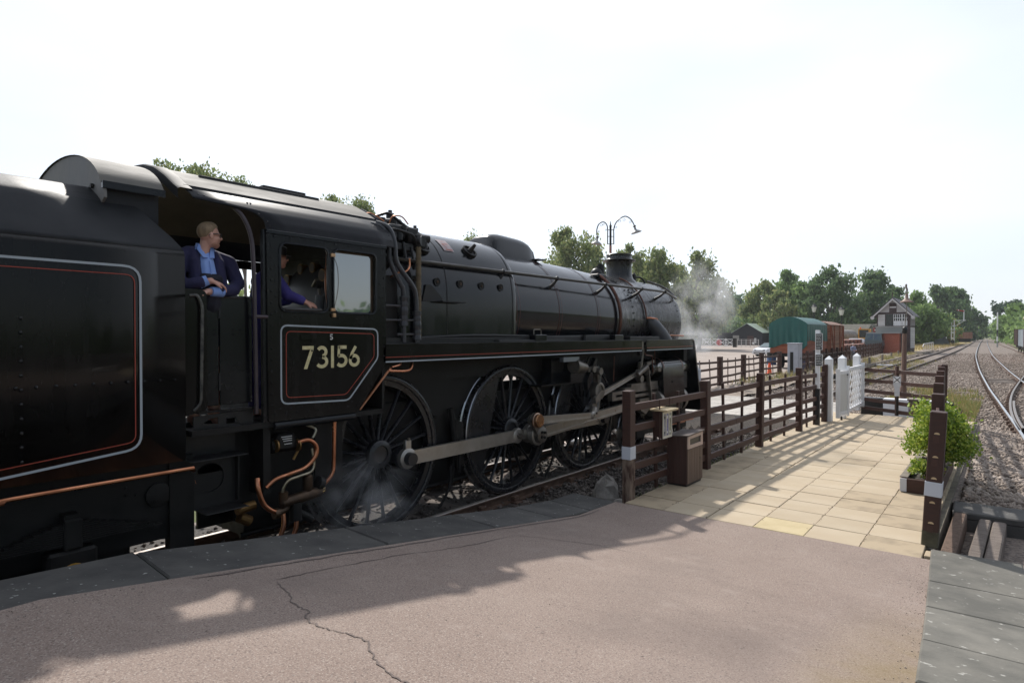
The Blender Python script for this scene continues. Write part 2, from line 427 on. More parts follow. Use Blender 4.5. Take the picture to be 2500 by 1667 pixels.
def rrect(x0, y0, x1, y1, r, n=5):
    return arc(x1 - r, y1 - r, r, 0, 90, n) + arc(x0 + r, y1 - r, r, 90, 180, n) + arc(x0 + r, y0 + r, r, 180, 270, n) + arc(x1 - r, y0 + r, r, 270, 360, n)
def rpoly(pts, r, n=5):
    """polygon with rounded corners; r number or list"""
    out = []; k = len(pts)
    for i in range(k):
        rr = r[i] if isinstance(r, (list, tuple)) else r
        p = Vector(pts[i]); a = (Vector(pts[i - 1]) - p); b = (Vector(pts[(i + 1) % k]) - p)
        rr = min(rr, a.length * .45, b.length * .45); a.normalize(); b.normalize()
        if rr <= 0: out.append(tuple(p)); continue
        p0 = p + a * rr; p1 = p + b * rr
        for j in range(n + 1):
            t = j / n; out.append(tuple(p0 * (1 - t) ** 2 + p * 2 * t * (1 - t) + p1 * t * t))
    return out
def smoothpath(pts, n=6):
    """Catmull-Rom through pts"""
    P = [Vector(p) for p in pts]; out = []
    for i in range(len(P) - 1):
        p0 = P[max(i - 1, 0)]; p1 = P[i]; p2 = P[i + 1]; p3 = P[min(i + 2, len(P) - 1)]
        for j in range(n):
            t = j / n
            out.append(.5 * ((2 * p1) + (p2 - p0) * t + (2 * p0 - 5 * p1 + 4 * p2 - p3) * t * t + (3 * p1 - p0 - 3 * p2 + p3) * t ** 3))
    out.append(P[-1]); return out
def bent(pts, r=.08, n=5):
    """straight runs with rounded bends"""
    P = [Vector(p) for p in pts]; out = [P[0]]
    for i in range(1, len(P) - 1):
        a = P[i - 1] - P[i]; b = P[i + 1] - P[i]; rr = min(r, a.length * .45, b.length * .45); a.normalize(); b.normalize()
        p0 = P[i] + a * rr; p1 = P[i] + b * rr
        for j in range(n + 1):
            t = j / n; out.append(p0 * (1 - t) ** 2 + P[i] * 2 * t * (1 - t) + p1 * t * t)
    out.append(P[-1]); return out
def text_mesh(s, size, name='lettering', align='CENTER'):
    cu = bpy.data.curves.new(name, 'FONT'); cu.body = s; cu.size = size; cu.align_x = align; cu.align_y = 'CENTER'; cu.resolution_u = 2
    o = bpy.data.objects.new(name, cu); COL.objects.link(o)
    dg = bpy.context.evaluated_depsgraph_get(); me = bpy.data.meshes.new_from_object(o.evaluated_get(dg))
    bpy.data.objects.remove(o); bpy.data.curves.remove(cu); me.name = name
    return me
def numpy_mesh(name, V, F, m, parent=None, smooth=False, mi=None):
    """V (n,3), F (k,3 or 4)"""
    me = bpy.data.meshes.new(name); V = np.asarray(V, dtype=np.float32); F = np.asarray(F, dtype=np.int32); k = F.shape[1]
    me.vertices.add(len(V)); me.vertices.foreach_set('co', V.ravel())
    me.loops.add(F.size); me.loops.foreach_set('vertex_index', F.ravel())
    me.polygons.add(len(F)); me.polygons.foreach_set('loop_start', np.arange(0, F.size, k, dtype=np.int32))
    me.polygons.foreach_set('loop_total', np.full(len(F), k, dtype=np.int32))
    for x in (m if isinstance(m, (list, tuple)) else [m]): me.materials.append(M[x] if isinstance(x, str) else x)
    if mi is not None: me.polygons.foreach_set('material_index', np.asarray(mi, dtype=np.int32))
    me.update(calc_edges=True); me.validate()
    if smooth: me.shade_smooth()
    o = bpy.data.objects.new(name, me); COL.objects.link(o)
    if parent: o.parent = parent
    return o
# ================================================================ SETTING
XT = -6.5                                                   # centre line of the locomotive's track
PROF = [(-40, .93), (.95, .93), (6.2, .175), (7.1, .145), (60, .14)]
def zr(y):
    for (a, b), (c, d) in zip(PROF, PROF[1:]):
        if y <= c: return b + (d - b) * (y - a) / (c - a)
    return .14
def interp(tab, y):
    if y <= tab[0][0]: return tab[0][1]
    for (a, b), (c, d) in zip(tab, tab[1:]):
        if y <= c: return b + (d - b) * (y - a) / (c - a)
    return tab[-1][1]
def spl(tab, y):                                            # smooth lookup of a (y, x) table
    n = len(tab)
    for i in range(n - 1):
        if y <= tab[i + 1][0] or i == n - 2:
            y0, x0 = tab[max(i - 1, 0)]; y1, x1 = tab[i]; y2, x2 = tab[i + 1]; y3, x3 = tab[min(i + 2, n - 1)]
            m1 = (x2 - x0) / max(y2 - y0, 1e-6); m2 = (x3 - x1) / max(y3 - y1, 1e-6); h = y2 - y1; t = (y - y1) / h
            return (2*t**3 - 3*t**2 + 1) * x1 + (t**3 - 2*t**2 + t) * h * m1 + (-2*t**3 + 3*t**2) * x2 + (t**3 - t**2) * h * m2
LOCO_T = [(-40, -6.5), (0, -6.5), (14, -6.5), (30, -6.3), (48, -6.15), (90, -6.4), (140, -7.2), (230, -9.2), (420, -15)]
MAIN_T = [(-40, 4.0), (0, 2.05), (8, 1.56), (18.7, 1.0), (26.8, .51), (35, .02), (55, -.95), (93.6, -2.4), (200, -5.2), (368, -9.1), (700, -19)]
SIDE_T = [(18, 1.05), (22, .86), (26, .79), (31, .84), (36.6, 1.03), (43.9, 1.35), (55, 1.95), (70, 2.5), (85, 2.6), (105, 1.95), (132, 1.0), (180, -.8), (260, -3)]

def sheet_obj(name, x0, x1, y0, y1, z, m, nx=2, ny=2, noise=0.0):
    xs = np.linspace(x0, x1, nx); ys = np.linspace(y0, y1, ny)
    g = [[(x, y, z + (random.uniform(-noise, noise) if noise else 0)) for x in xs] for y in ys]
    return struct(MB().sheet(g).build(name, m, smooth=60))
sheet_obj('ground', -2500, 2500, -1500, 4500, -.34, 'grassland', 3, 3)
sheet_obj('yard', -95, -9.6, 6, 190, -.13, 'yard', 60, 90, .015)
sheet_obj('verge', -10.4, -8.15, 6, 150, -.075, 'earth', 10, 220, .06)
sheet_obj('unseen_dark_ground', 4.6, 62, -140, 70, -.20, 'darkearth', 20, 40, .03)  # unseen ground sheet added and kept dark to darken reflections in the engine's paint
# ballast formation: a gently uneven sheet that follows the tracks
g = []
for y in list(np.arange(-30, 60, 1.0)) + list(np.arange(60, 420, 8.0)):
    xm = spl(MAIN_T, y); xl = spl(LOCO_T, y); row = []
    for t in np.linspace(0, 1, 26):
        x = (xl - 2.0) * (1 - t) + (xm + 2.6 + (2.0 if y > 30 else 0)) * t
        row.append((x, y, -.175 + random.uniform(-.02, .02)))
    g.append(row)
struct(MB().sheet(g).build('trackbed', 'ballast_bed', smooth=60))
g = [[(x, y, -.160 + random.uniform(-.012, .012)) for x in np.linspace(-8.3, -4.7, 14)] for y in np.arange(-12, 15.4, .4)]
struct(MB().sheet(g).build('oily_trackbed', 'darkearth', smooth=60))

# ---- platform with tarmac ramp
plat = struct(MB().b2((-4.30, -30, -.3), (.0, -8, .5)).build('platform', 'mortar'))
mb = MB()
ys = [-8, -4, -1, 0, .95, 1.5, 2.2, 3, 3.8, 4.6, 5.4, 6.2, 6.7, 7.12]
def xin_r(y): return interp([(-8, .42), (3.65, -.36), (4.65, -.42), (7.6, -.61)], y)
g = []
for y in ys:
    yy = [y + (.10 * (t - .2) if y == ys[-1] else 0) for t in np.linspace(0, 1, 8)]
    g.append([(-4.0 + (xin_r(y) + 4.0) * t, yy[i], zr(y)) for i, t in enumerate(np.linspace(0, 1, 8))])
top = MB().sheet(g); n0 = len(top.v)
skirt = MB().sheet([[(p[0], p[1], p[2] - 1.3) for p in row] for row in g])
rim = [row[0] for row in g]; rim2 = [row[-1] for row in g]
top.sheet([rim, [(p[0], p[1], -.3) for p in rim]]); top.sheet([rim2, [(p[0], p[1], -.3) for p in rim2]])
top.sheet([g[-1], [(p[0], p[1], -.3) for p in g[-1]]])
tarmac = struct(top.build('tarmac_surface', 'tarmac', smooth=20))
# the long crack and its side branches, sunk lines of rubble in the tarmac
def crack(pts, w, name='crack'):
    P = smoothpath([(x, y, 0) for x, y in pts], 7); out = []
    for i, p in enumerate(P):
        j = random.uniform(-1, 1) * .012
        out.append((p.x + j, p.y + random.uniform(-1, 1) * .012))
    mb = MB(); k = len(out); a = []; b = []
    for i, (x, y) in enumerate(out):
        d = Vector(out[min(i + 1, k - 1)]) - Vector(out[max(i - 1, 0)]); d = d.normalized(); nn = Vector((-d.y, d.x))
        ww = w * random.uniform(.4, 1.3) * (1 if 1 < i < k - 2 else .3)
        q = Vector((x, y)) + nn * ww; r_ = Vector((x, y)) - nn * ww
        a.append((q.x, q.y, zr(q.y) + .004)); b.append((r_.x, r_.y, zr(r_.y) + .004))
    mb.sheet([a, b]); return mb.build(name, 'crack', tarmac, smooth=0)
crack([(-3.62, 2.08), (-3.4, 2.03), (-3.2, 1.95), (-3.05, 1.94), (-2.92, 1.87), (-2.77, 1.88), (-2.62, 1.93), (-2.51, 1.94), (-2.38, 1.86), (-2.2, 1.80), (-2.02, 1.79), (-1.7, 1.74)], .0055)
crack([(-3.66, 2.06), (-3.67, 2.5), (-3.70, 3.1), (-3.64, 3.9), (-3.69, 4.6)], .0045)
crack([(-3.7, 4.6), (-3.4, 4.8), (-3.0, 5.0), (-2.6, 5.05)], .004)
crack([(-3.93, 1.7), (-3.935, 2.6), (-3.93, 3.5), (-3.94, 4.4), (-3.93, 5.6), (-3.94, 6.6)], .012, 'broken_edge')
# ---- coping stones, both edges, each stone on its own
def coping(x0a, x1a, x0b, x1b, ya, yb, m, rise=.012, th=.16, skew=0.0):
    gap = .006; ya += gap; yb -= gap
    bev = .012
    def ring(ins, z):
        c = [(x0a + ins, ya + ins), (x1a - ins, ya + skew + ins), (x1b - ins, yb + skew - ins), (x0b + ins, yb - ins)]
        return [(x, y, zr(y) + z) for x, y in c]
    top, mid, bot = ring(bev, rise), ring(0, rise - bev), ring(0, -th)
    mb = MB().add(top + mid + bot, [(0, 1, 2, 3)] + [(i, (i + 1) % 4, 4 + (i + 1) % 4, 4 + i) for i in range(4)] + [(4 + i, 4 + (i + 1) % 4, 8 + (i + 1) % 4, 8 + i) for i in range(4)] + [(11, 10, 9, 8)])
    return mb.build('coping_stone', m, plat, smooth=0)
ycs = [-7.5, -5.1, -2.8, -.55, 1.64, 3.35, 4.72, 5.78, 6.52, 7.12]
for a, b in zip(ycs, ycs[1:]):
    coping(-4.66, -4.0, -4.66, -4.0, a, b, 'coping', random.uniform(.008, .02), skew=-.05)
ycr = [-6, -4.1, -2.2, -.4, 1.2, 2.35, 3.0, 3.82, 4.66, 5.62, 6.5, 7.55]
for a, b in zip(ycr, ycr[1:]):
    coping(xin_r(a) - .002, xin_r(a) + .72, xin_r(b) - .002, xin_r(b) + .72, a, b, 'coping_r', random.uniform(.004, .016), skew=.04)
MB().b2((-4.62, -12, -.3), (-4.02, .9, .74)).b2((-4.62, .9, -.3), (-4.02, 3, .45)).b2((-4.62, 3, -.3), (-4.02, 5, .15)).b2((-4.60, 5, -.3), (-4.02, 7.1, -.02)).build('retaining_wall', 'mortar', plat)
MB().b2((-.2, -8, -.3), (.55, 1, .72)).b2((-.33, 1, -.3), (.42, 3.4, .42)).b2((-.4, 3.4, -.3), (.28, 5.2, .15)).build('retaining_wall', 'mortar', plat)

# ---- slab footpath: every slab is its own stone
path = struct(MB().b2((-3.93, 7.12, -.3), (-.60, 19.6, .075)).build('footpath', 'mortar'))
xc = [-3.90, -3.37, -2.82, -2.27, -1.74, -1.20, -.66]
slab_me = {}
for key in ('slab', 'slab_y', 'slab_d'):
    for v in range(3 if key == 'slab' else 1):
        me = MB().box((0, 0, 0), (.538, .493, .05), None, .006).mesh('slab', smooth=0); me.materials.append(M[key]); slab_me[(key, v)] = me
for j in range(24):
    for i in range(6):
        y = 7.16 + .505 * j + .255; x = (xc[i] + xc[i + 1]) / 2
        y += .012 * (x + 3.9)                               # the courses run slightly askew
        if j == 0: y += .0
        key = 'slab'
        if (i, j) == (3, 0): key = 'slab_y'
        elif i == 0 and j < 9 and random.random() < .75: key = 'slab_d'
        elif i == 5 and random.random() < .4: key = 'slab_d'
        elif (i, j) in ((4, 3), (4, 4), (3, 9), (2, 14)): key = 'slab_d'
        inst(slab_me[(key, random.randrange(3) if key == 'slab' else 0)], 'slab', path, (x, y, .115 + random.uniform(-.003, .003)),
             (random.uniform(-.004, .004), random.uniform(-.004, .004), random.choice((0, math.pi)) + .012 + random.uniform(-.004, .004)))
MB().b2((-.648, 7.33, .05), (-.585, 7.52, .137), .006).build('kerb_block', 'slab_d', path)

# ---- tracks: rails as swept sections, sleepers one by one
def rail(tab, off, y0, y1, parent, head, step=1.0, zt=0.0):
    sec = [(-.07, -.155), (.07, -.155), (.07, -.14), (.012, -.12), (.012, -.045), (.034, -.035), (.034, -.012), (-.034, -.012), (-.034, -.035), (-.012, -.045), (-.012, -.12), (-.07, -.14)]
    ys = list(np.arange(y0, y1, step)) + [y1]
    g = []; h = []
    for y in ys:
        d = (spl(tab, y + .1) - spl(tab, y - .1)) / .2; L = math.hypot(1, d); nx, ny = 1 / L, -d / L
        x = spl(tab, y) + off * nx; yy = y + off * ny
        g.append([(x + u * nx, yy + u * ny, zt + w) for u, w in sec + sec[:1]])
        h.append([(x + u * nx, yy + u * ny, zt + w) for u, w in ((-.034, -.0119), (-.026, 0), (.026, 0), (.034, -.0119))])
    o = MB().sheet(g).build('rail', 'rail', parent, smooth=40)
    MB().sheet(h).build('rail_head', head, o, smooth=40)
    return o
sl_me = MB().box((0, 0, 0), (2.45, .25, .14), None, .012).mesh('sleeper', smooth=0); sl_me.materials.append(M['sleeper'])
def sleepers(tab, parent, y0, y1, sp, z=-.225, x_ok=None):
    y = y0
    while y < y1:
        d = (spl(tab, y + .1) - spl(tab, y - .1)) / .2
        inst(sl_me, 'sleeper', parent, (spl(tab, y), y + random.uniform(-.03, .03), z + random.uniform(-.008, .008)), (0, 0, -math.atan(d) + random.uniform(-.015, .015)), (random.uniform(.97, 1.05), 1, 1))
        y += sp
def chairs(tab, parent, y0, y1, sp, z=-.145):
    mb = MB(); y = y0
    while y < y1:
        d = (spl(tab, y + .1) - spl(tab, y - .1)) / .2
        for o in (-.75, .75):
            mb.box((spl(tab, y) + o, y, z), (.36, .16, .05), None, .01); mb.box((spl(tab, y) + o + .09 * (1 if o > 0 else -1), y, z + .06), (.08, .12, .08), None, .01)
        y += sp
    o = mb.build('rail_chairs', 'rail', parent, smooth=0); return stuff(o)
t1 = struct(MB().b2((XT - .2, -20, -.33), (XT + .2, 50, -.30)).build('loco_track', 'darkearth'))
for o in (-.7525, .7525): rail(LOCO_T, o, -25, 300, t1, 'railtop_d')
sleepers(LOCO_T, t1, 5.6, 17.6, .74, -.222)
sleepers(LOCO_T, t1, 25, 62, .76)
chairs(LOCO_T, t1, 5.6, 17.6, .74)
t2 = struct(MB().b2((1.0, 6, -.36), (1.4, 20, -.33)).build('main_track', 'darkearth'))
for o in (-.7525, .7525): rail(MAIN_T, o, -20, 500, t2, 'railtop')
sleepers(MAIN_T, t2, 6.3, 17.5, .70)
sleepers(MAIN_T, t2, 45, 64, .72, -.238)
chairs(MAIN_T, t2, 6.3, 90, .70)
t3 = struct(MB().b2((1.6, 50, -.36), (2.0, 60, -.33)).build('siding_track', 'darkearth'))
rail(SIDE_T, -.7525, 19.5, 200, t3, 'railtop_d'); rail(SIDE_T, .7525, 19.5, 200, t3, 'railtop_d')
rail(SIDE_T, -.66, 20, 28, t3, 'railtop_d')                 # check rail beside the switch blade
sleepers(SIDE_T, t3, 45, 64, .74, -.238)
for k, y in enumerate(np.arange(18.2, 45, .70)):            # long turnout timbers under both roads
    xl = spl(MAIN_T, y) - 1.25; xr = spl(SIDE_T, max(y, 18)) + 1.25
    MB().box(((xl + xr) / 2, y, -.225), (max(2.5, xr - xl), .27, .14), -.03, .012).build('turnout_timber', 'sleeper', t3, smooth=0)
chairs(SIDE_T, t3, 22, 46, .70)

# ---- barrow crossing boards across the locomotive's track, each board a piece
cross = struct(MB().b2((-9.3, 18.05, -.30), (-4.05, 23.6, -.17)).build('board_crossing', 'darkearth'))
xs_ = [-9.4, -7.36, -7.14, -5.86, -5.66, -4.05]
bd = mat('pale crossing board', (.33,.30,.26), .88, c2=(.47,.44,.40), scale=3, stretch=(6,1,6), bump=.35, bscale=30, objvar=.12, bdist=.008); M['board'] = bd
for a, b in ((-9.4, -7.36), (-7.14, -5.86), (-5.64, -4.05)):
    for k in range(18):
        y = 18.2 + .305 * k
        MB().box(((a + b) / 2 + random.uniform(-.02, .02), y + .15, -.085 + random.uniform(-.006, .006)), (b - a, .285, .12), random.uniform(-.004, .004), .012).build('board', 'board', cross, smooth=0)
# trespass guards: rows of arris rails laid on the ground either side of the crossing
for (xa, xb, lab) in ((-5.66, -4.2, 'grey ribbed timber trespass guard between near rail and brown fence'), (-7.1, -5.9, 'grey ribbed timber trespass guard lying between the rails')):
    tg = thing('trespass_guard', lab, 'trespass guard', ((xa + xb) / 2, 17, -.16), 'timber trespass guards')
    k = 0; x = xa + .1
    while x < xb - .05:
        z = -.13 + .025 * math.sin(k * 2.1)
        MB().prism([(x - .09, 15.3, z), (x + .09, 15.3, z), (x, 15.3, z + .12)], (random.uniform(-.03, .03), 2.55, random.uniform(-.02, .03))).build('arris_rail', 'greytimber', tg, smooth=0)
        x += .2; k += 1

# ---- loose ballast: real stones, too many to count
def stones(name, pts, size, m='ballast', parent=None):
    n = len(pts); base = np.array([(1,0,0),(-1,0,0),(0,1,0),(0,-1,0),(0,0,1),(0,0,-1)], dtype=np.float32)
    F0 = np.array([(0,2,4),(2,1,4),(1,3,4),(3,0,4),(2,0,5),(1,2,5),(3,1,5),(0,3,5)])
    V = np.repeat(base[None], n, 0) * RNG.uniform(.55, 1.15, (n, 6, 1)) + RNG.normal(0, .16, (n, 6, 3))
    V *= (np.asarray(size)[:, None, None] if np.ndim(size) else size) * np.array([1, 1, .72])
    a = RNG.uniform(0, 2 * math.pi, n); b = RNG.normal(0, .5, n)
    ca, sa, cb, sb = np.cos(a), np.sin(a), np.cos(b), np.sin(b)
    x = V[..., 0] * ca[:, None] - V[..., 1] * sa[:, None]; y = V[..., 0] * sa[:, None] + V[..., 1] * ca[:, None]; z = V[..., 2]
    y2 = y * cb[:, None] - z * sb[:, None]; z2 = y * sb[:, None] + z * cb[:, None]
    V = np.stack([x, y2, z2], -1) + np.asarray(pts)[:, None, :]
    F = (F0[None] + (np.arange(n) * 6)[:, None, None]).reshape(-1, 3)
    return stuff(numpy_mesh(name, V.reshape(-1, 3), F, m, parent))
def scatter(n, fx, y0, y1, z, power=1.0):
    y = y0 + (y1 - y0) * RNG.uniform(0, 1, n) ** power
    lo = np.array([fx(q)[0] for q in y]); hi = np.array([fx(q)[1] for q in y])
    x = lo + (hi - lo) * RNG.uniform(0, 1, n)
    return np.stack([x, y, np.full(n, z) + RNG.uniform(-.03, .03, n)], 1)
bm_ = mat('ballast stones', (.15,.115,.092), .9, c2=(.40,.335,.285), scale=3.3, detail=6, lo=.36, hi=.64); M['ballast'] = bm_
P1 = scatter(17000, lambda y: (xin_r(y) + .35 if y < 7.6 else -.5, spl(MAIN_T, y) - .72), 6.5, 19, -.135, 1.1)
P1[:, 2] += np.clip(.5 - P1[:, 0], 0, 1.1) * .17 * (P1[:, 1] > 10.3)
P1 = P1[~((P1[:, 0] < .42) & (P1[:, 1] > 7.6) & (P1[:, 1] < 10.4))]
P1b = scatter(5000, lambda y: (spl(MAIN_T, y) - .66, spl(MAIN_T, y) + .66), 8, 40, -.16)
P2 = scatter(17000, lambda y: (-4.6, spl(MAIN_T, y) - .74), 19.8, 48, -.15, 1.3)
P2 = P2[~((P2[:, 0] > -3.4) & (P2[:, 0] < -1.9) & (P2[:, 1] < 21.6))]
P3 = scatter(5000, lambda y: (-5.66, -3.96), 7.4, 17.5, -.12)
P4 = scatter(3500, lambda y: (-8.4, -4.7), 24.2, 42, -.15)
P5 = scatter(3000, lambda y: (1.2, 5.5), 24, 60, -.15)
P7 = scatter(9000, lambda y: (spl(LOCO_T, y) + .9, spl(SIDE_T, y) + 1.6), 44, 100, -.15, 1.4); P8 = scatter(6000, lambda y: (-4.5, 4), 44, 70, -.145)
allp = np.concatenate([P1, P1b, P2, P4, P5, P7, P8]); stones('ballast', allp, RNG.uniform(.028, .062, len(allp)))
dk = mat('grimy ballast stones', (.055,.045,.038), .9, c2=(.22,.19,.165), scale=3.3, detail=6, lo=.4, hi=.68); M['ballast_d'] = dk
P6 = scatter(3800, lambda y: (-8.2, -4.72), 0.5, 15, -.135)
stones('grimy_ballast', np.concatenate([P3, P6]), RNG.uniform(.02, .045, len(P3) + len(P6)), 'ballast_d')

struct(MB().sheet([[(x, y, -.15 + max(0, .5 - x) * .165) for x in (-.62, -.3, 0, .3, .6)] for y in (10.35, 13, 16, 19.5)]).build('ballast_shoulder', 'ballast_bed', smooth=60))
# ---- timber-edged trough and concrete cover right of the footpath
tr = thing('cable_trough', 'open timber edged trough of grey weathered planks below the white banded post', 'trough', (-.3, 8.6, -.2))
MB().box((-.475, 8.62, -.03), (.13, 2.0, .22), -.01, .015).build('plank', 'rotwood', tr, smooth=0)
MB().box((-.245, 8.64, -.055), (.12, 1.95, .2), -.03, .015).build('plank', 'sleeper', tr, smooth=0)
MB().box((-.105, 8.66, -.065), (.13, 1.95, .2), -.03, .015).build('plank', 'sleeper', tr, smooth=0)
tag(MB().box((-.07, 10.05, .02), (1.0, .62, .09), .04, .015).box((-.02, 10.0, -.1), (.85, .5, .16), .04, .01).build('concrete_cover', 'coping', smooth=0), 'flat dark concrete cover slab lying beside the planter on ballast', 'slab')
tag(MB().box((.75, 9.9, -.06), (.7, .18, .1), .2, .015).build('timber_offcut', 'greytimber', smooth=0), 'short pale timber offcut lying on ballast by the concrete cover', 'timber')

# ---- grit swept against the edges of the tarmac and coping
gy = RNG.uniform(.3, 7.1, 2600); gx = np.where(RNG.uniform(0, 1, 2600) < .5, -3.97 + np.abs(RNG.normal(0, .10, 2600)), np.array([xin_r(q) for q in gy]) - np.abs(RNG.normal(0, .09, 2600)))
gx[2300:] = RNG.uniform(-3.9, -.5, 300); kp = np.arange(2600) % 3 == 0
stones('grit', np.stack([gx, gy, np.array([zr(q) for q in gy]) + .002], 1)[kp], RNG.uniform(.002, .007, int(kp.sum())))
jx = np.array(xc)[RNG.integers(1, 6, 700)] + RNG.normal(0, .012, 700); jy = RNG.uniform(7.2, 19, 700)
stones('path_grit', np.stack([jx, jy, np.full(700, .142)], 1), RNG.uniform(.003, .009, 700), 'ballast_d')
# ================================================================ STEAM LOCOMOTIVE
loco = thing('steam_locomotive', 'black lined steam locomotive numbered 73156 standing at the platform ramp', 'locomotive', (XT, 8, 0))
def L(d): return XT + d
def P(mb, name, m, parent=None, smooth=30): return mb.build(name, m, parent or loco, smooth)
def ringpts(yc, zc, r, n=48, a0=0, a1=360, rx=None):
    return [(XT + (rx or r) * math.cos(R(a0 + (a1 - a0) * i / n)), yc, zc + r * math.sin(R(a0 + (a1 - a0) * i / n))) for i in range(n + 1)]
BZ = [(4.3, 2.71), (6.92, 2.69), (8.1, 2.675), (9.3, 2.655), (10.15, 2.63), (12.95, 2.60)]
BR_ = [(6.92, .955), (8.1, .94), (9.3, .922), (10.15, .900), (12.95, .885)]
bz = lambda y: interp(BZ, y)
br = lambda y: interp(BR_, y)
# --- boiler barrel, bands and lining
boiler = P(MB().sheet([ringpts(y, bz(y), br(y), 64) for y in np.linspace(6.88, 10.17, 12)]), 'boiler', 'boiler', smooth=40)
for yb in (7.0, 8.10, 9.30, 10.10):
    P(MB().sheet([ringpts(y, bz(yb), br(yb) + h, 64) for y, h in ((yb - .03, -.003), (yb - .03, .005), (yb + .03, .005), (yb + .03, -.003))]), 'boiler_band', 'boiler', boiler)
    for q in (-.036, .036):
        P(MB().sheet([ringpts(yb + q - .004, bz(yb), br(yb) + .004, 64, -75, 75), ringpts(yb + q + .004, bz(yb), br(yb) + .004, 64, -75, 75)]), 'red_lining', mat('dull red lining', (.10,.018,.013), .4), boiler)
# --- firebox with rounded shoulders
def fbx(y, k=1.0, drop=0.0):
    out = []
    for i in range(33):
        a = R(-2 + 184 * i / 32); ca, sa = math.cos(a), math.sin(a); e = 2 / 2.5
        x = 1.005 * k * abs(ca) ** e * (1 if ca > 0 else -1); z = 2.72 + (1.005 * k - drop) * (abs(sa) ** e) * (1 if sa > 0 else -1)
        out.append((XT + x, y, z))
    return [(XT + 1.0 * k, y, 2.18), (XT + 1.004 * k, y, 2.5)] + out + [(XT - 1.004 * k, y, 2.5), (XT - 1.0 * k, y, 2.18)]
ysf = [(4.36, 1, 0), (5.2, 1, 0), (6.0, 1, 0), (6.82, 1, 0), (6.87, .996, 0), (6.905, .985, 0), (6.925, .965, 0), (6.93, .93, 0)]
firebox = P(MB().sheet([fbx(y, k, d) for y, k, d in ysf]), 'firebox', 'boiler', smooth=50)
for yb in (5.49, 6.80):
    P(MB().sheet([fbx(yb - .006, 1.0035), fbx(yb + .006, 1.0035)]), 'cladding_joint', 'underframe', firebox)
for y in (4.94, 5.32, 5.73, 6.14, 6.54):
    w_ = P(MB().lathe((L(1.003), y, 2.985), (1, 0, 0), [(.052, 0), (.05, .006), (.044, .004), (.02, .002), (0, .002)], 20), 'washout_plug', 'underframe', firebox)
    P(MB().box((L(1.013), y, 2.985), (.014, .028, .028), None, .003), 'plug_head', 'bronze', w_)
for y, z, dx in ((6.12, 3.46, .80), (5.22, 3.42, .84)):
    w_ = P(MB().lathe((L(dx), y, z), (.7, 0, .7), [(.11, -.03), (.11, .02), (.09, .022), (.085, .0), (0, .0)], 20), 'washout_door', 'underframe', firebox)
    P(MB().cyl((L(dx), y, z), (L(dx + .09), y + .02, z + .09), .04, 10, .02), 'door_dog', 'blackmatt', w_)
br1 = P(MB().prism([(L(1.0), 5.06, 2.74), (L(1.0), 5.42, 2.74), (L(1.0), 5.38, 2.80), (L(1.0), 5.2, 2.94), (L(1.0), 5.12, 2.94)], (.02, 0, 0)).b2((L(1.0), 5.3, 2.735), (L(1.12), 5.72, 2.75)), 'step_bracket', 'blackmatt', firebox, smooth=0)
# paper notice on the shoulder
def shoulder(y, a):
    e = 2 / 2.5; ca, sa = math.cos(R(a)), math.sin(R(a)); return (XT + 1.012 * ca ** e, y, 2.72 + 1.012 * sa ** e)
M['paper'] = mat('notice paper', (.42,.36,.36), .6, c2=(.36,.27,.27), scale=9)
M['redprint'] = mat('red print', (.42,.13,.10), .6)
pn = P(MB().sheet([[shoulder(y, a) for y in (5.62, 5.72, 5.80)] for a in (39, 43, 47, 51, 55)]), 'paper_notice', 'paper', firebox)
e = lambda y, a: tuple(Vector(shoulder(y, a)) + Vector((.003, 0, .003)))
mb = MB()
for (ya, aa), (yb_, ab) in (((5.66, 48), (5.76, 48)), ((5.76, 48), (5.70, 43)), ((5.70, 43), (5.66, 48)), ((5.68, 51), (5.72, 53))):
    mb.add([e(ya - .004, aa - .4), e(ya + .006, aa + .4), e(yb_ + .006, ab + .4), e(yb_ - .004, ab - .4)], [(0, 1, 2, 3)])
mb.add([e(5.66, 40), e(5.78, 40), e(5.78, 41.2), e(5.66, 41.2)], [(0, 1, 2, 3)]); P(mb, 'printed_triangle', 'redprint', pn, 0)
# --- smokebox
sm = P(MB().sheet([ringpts(y, bz(y), r, 64) for y, r in ((10.16, .80), (10.16, .905), (10.20, .908), (10.24, .895), (11.5, .892), (12.78, .888), (12.86, .885), (12.90, .868), (12.92, .84), (12.92, 0.01))]), 'smokebox', 'smokebox', smooth=40)
P(MB().lathe((XT, 12.92, 2.6), (0, 1, 0), [(.66, 0), (.66, .02), (.5, .07), (.25, .11), (0, .12)], 40).b2((L(-.6), 12.93, 2.72), (L(.6), 12.99, 2.78)).cyl((XT, 13.0, 2.6), (XT, 13.12, 2.6), .04), 'smokebox_door', 'smokebox', sm)
mb = MB()
for a in np.arange(-40, 80, 8):
    for y in (10.66,):
        p = (XT + .896 * math.cos(R(a)), y, bz(y) + .896 * math.sin(R(a))); mb.ball(p, .017, 6, 4)
    p = (XT + .89 * math.cos(R(a)), 12.70, bz(12.7) + .89 * math.sin(R(a))); mb.ball(p, .013, 6, 4)
for a, y in ((37, 10.78), (37, 10.88), (41, 10.83), (35, 10.94), (32, 10.84), (29, 10.96)): mb.ball((XT + .896 * math.cos(R(a)), y, bz(y) + .896 * math.sin(R(a))), .02, 6, 4)
stuff(P(mb, 'rivets', 'smokebox', sm))
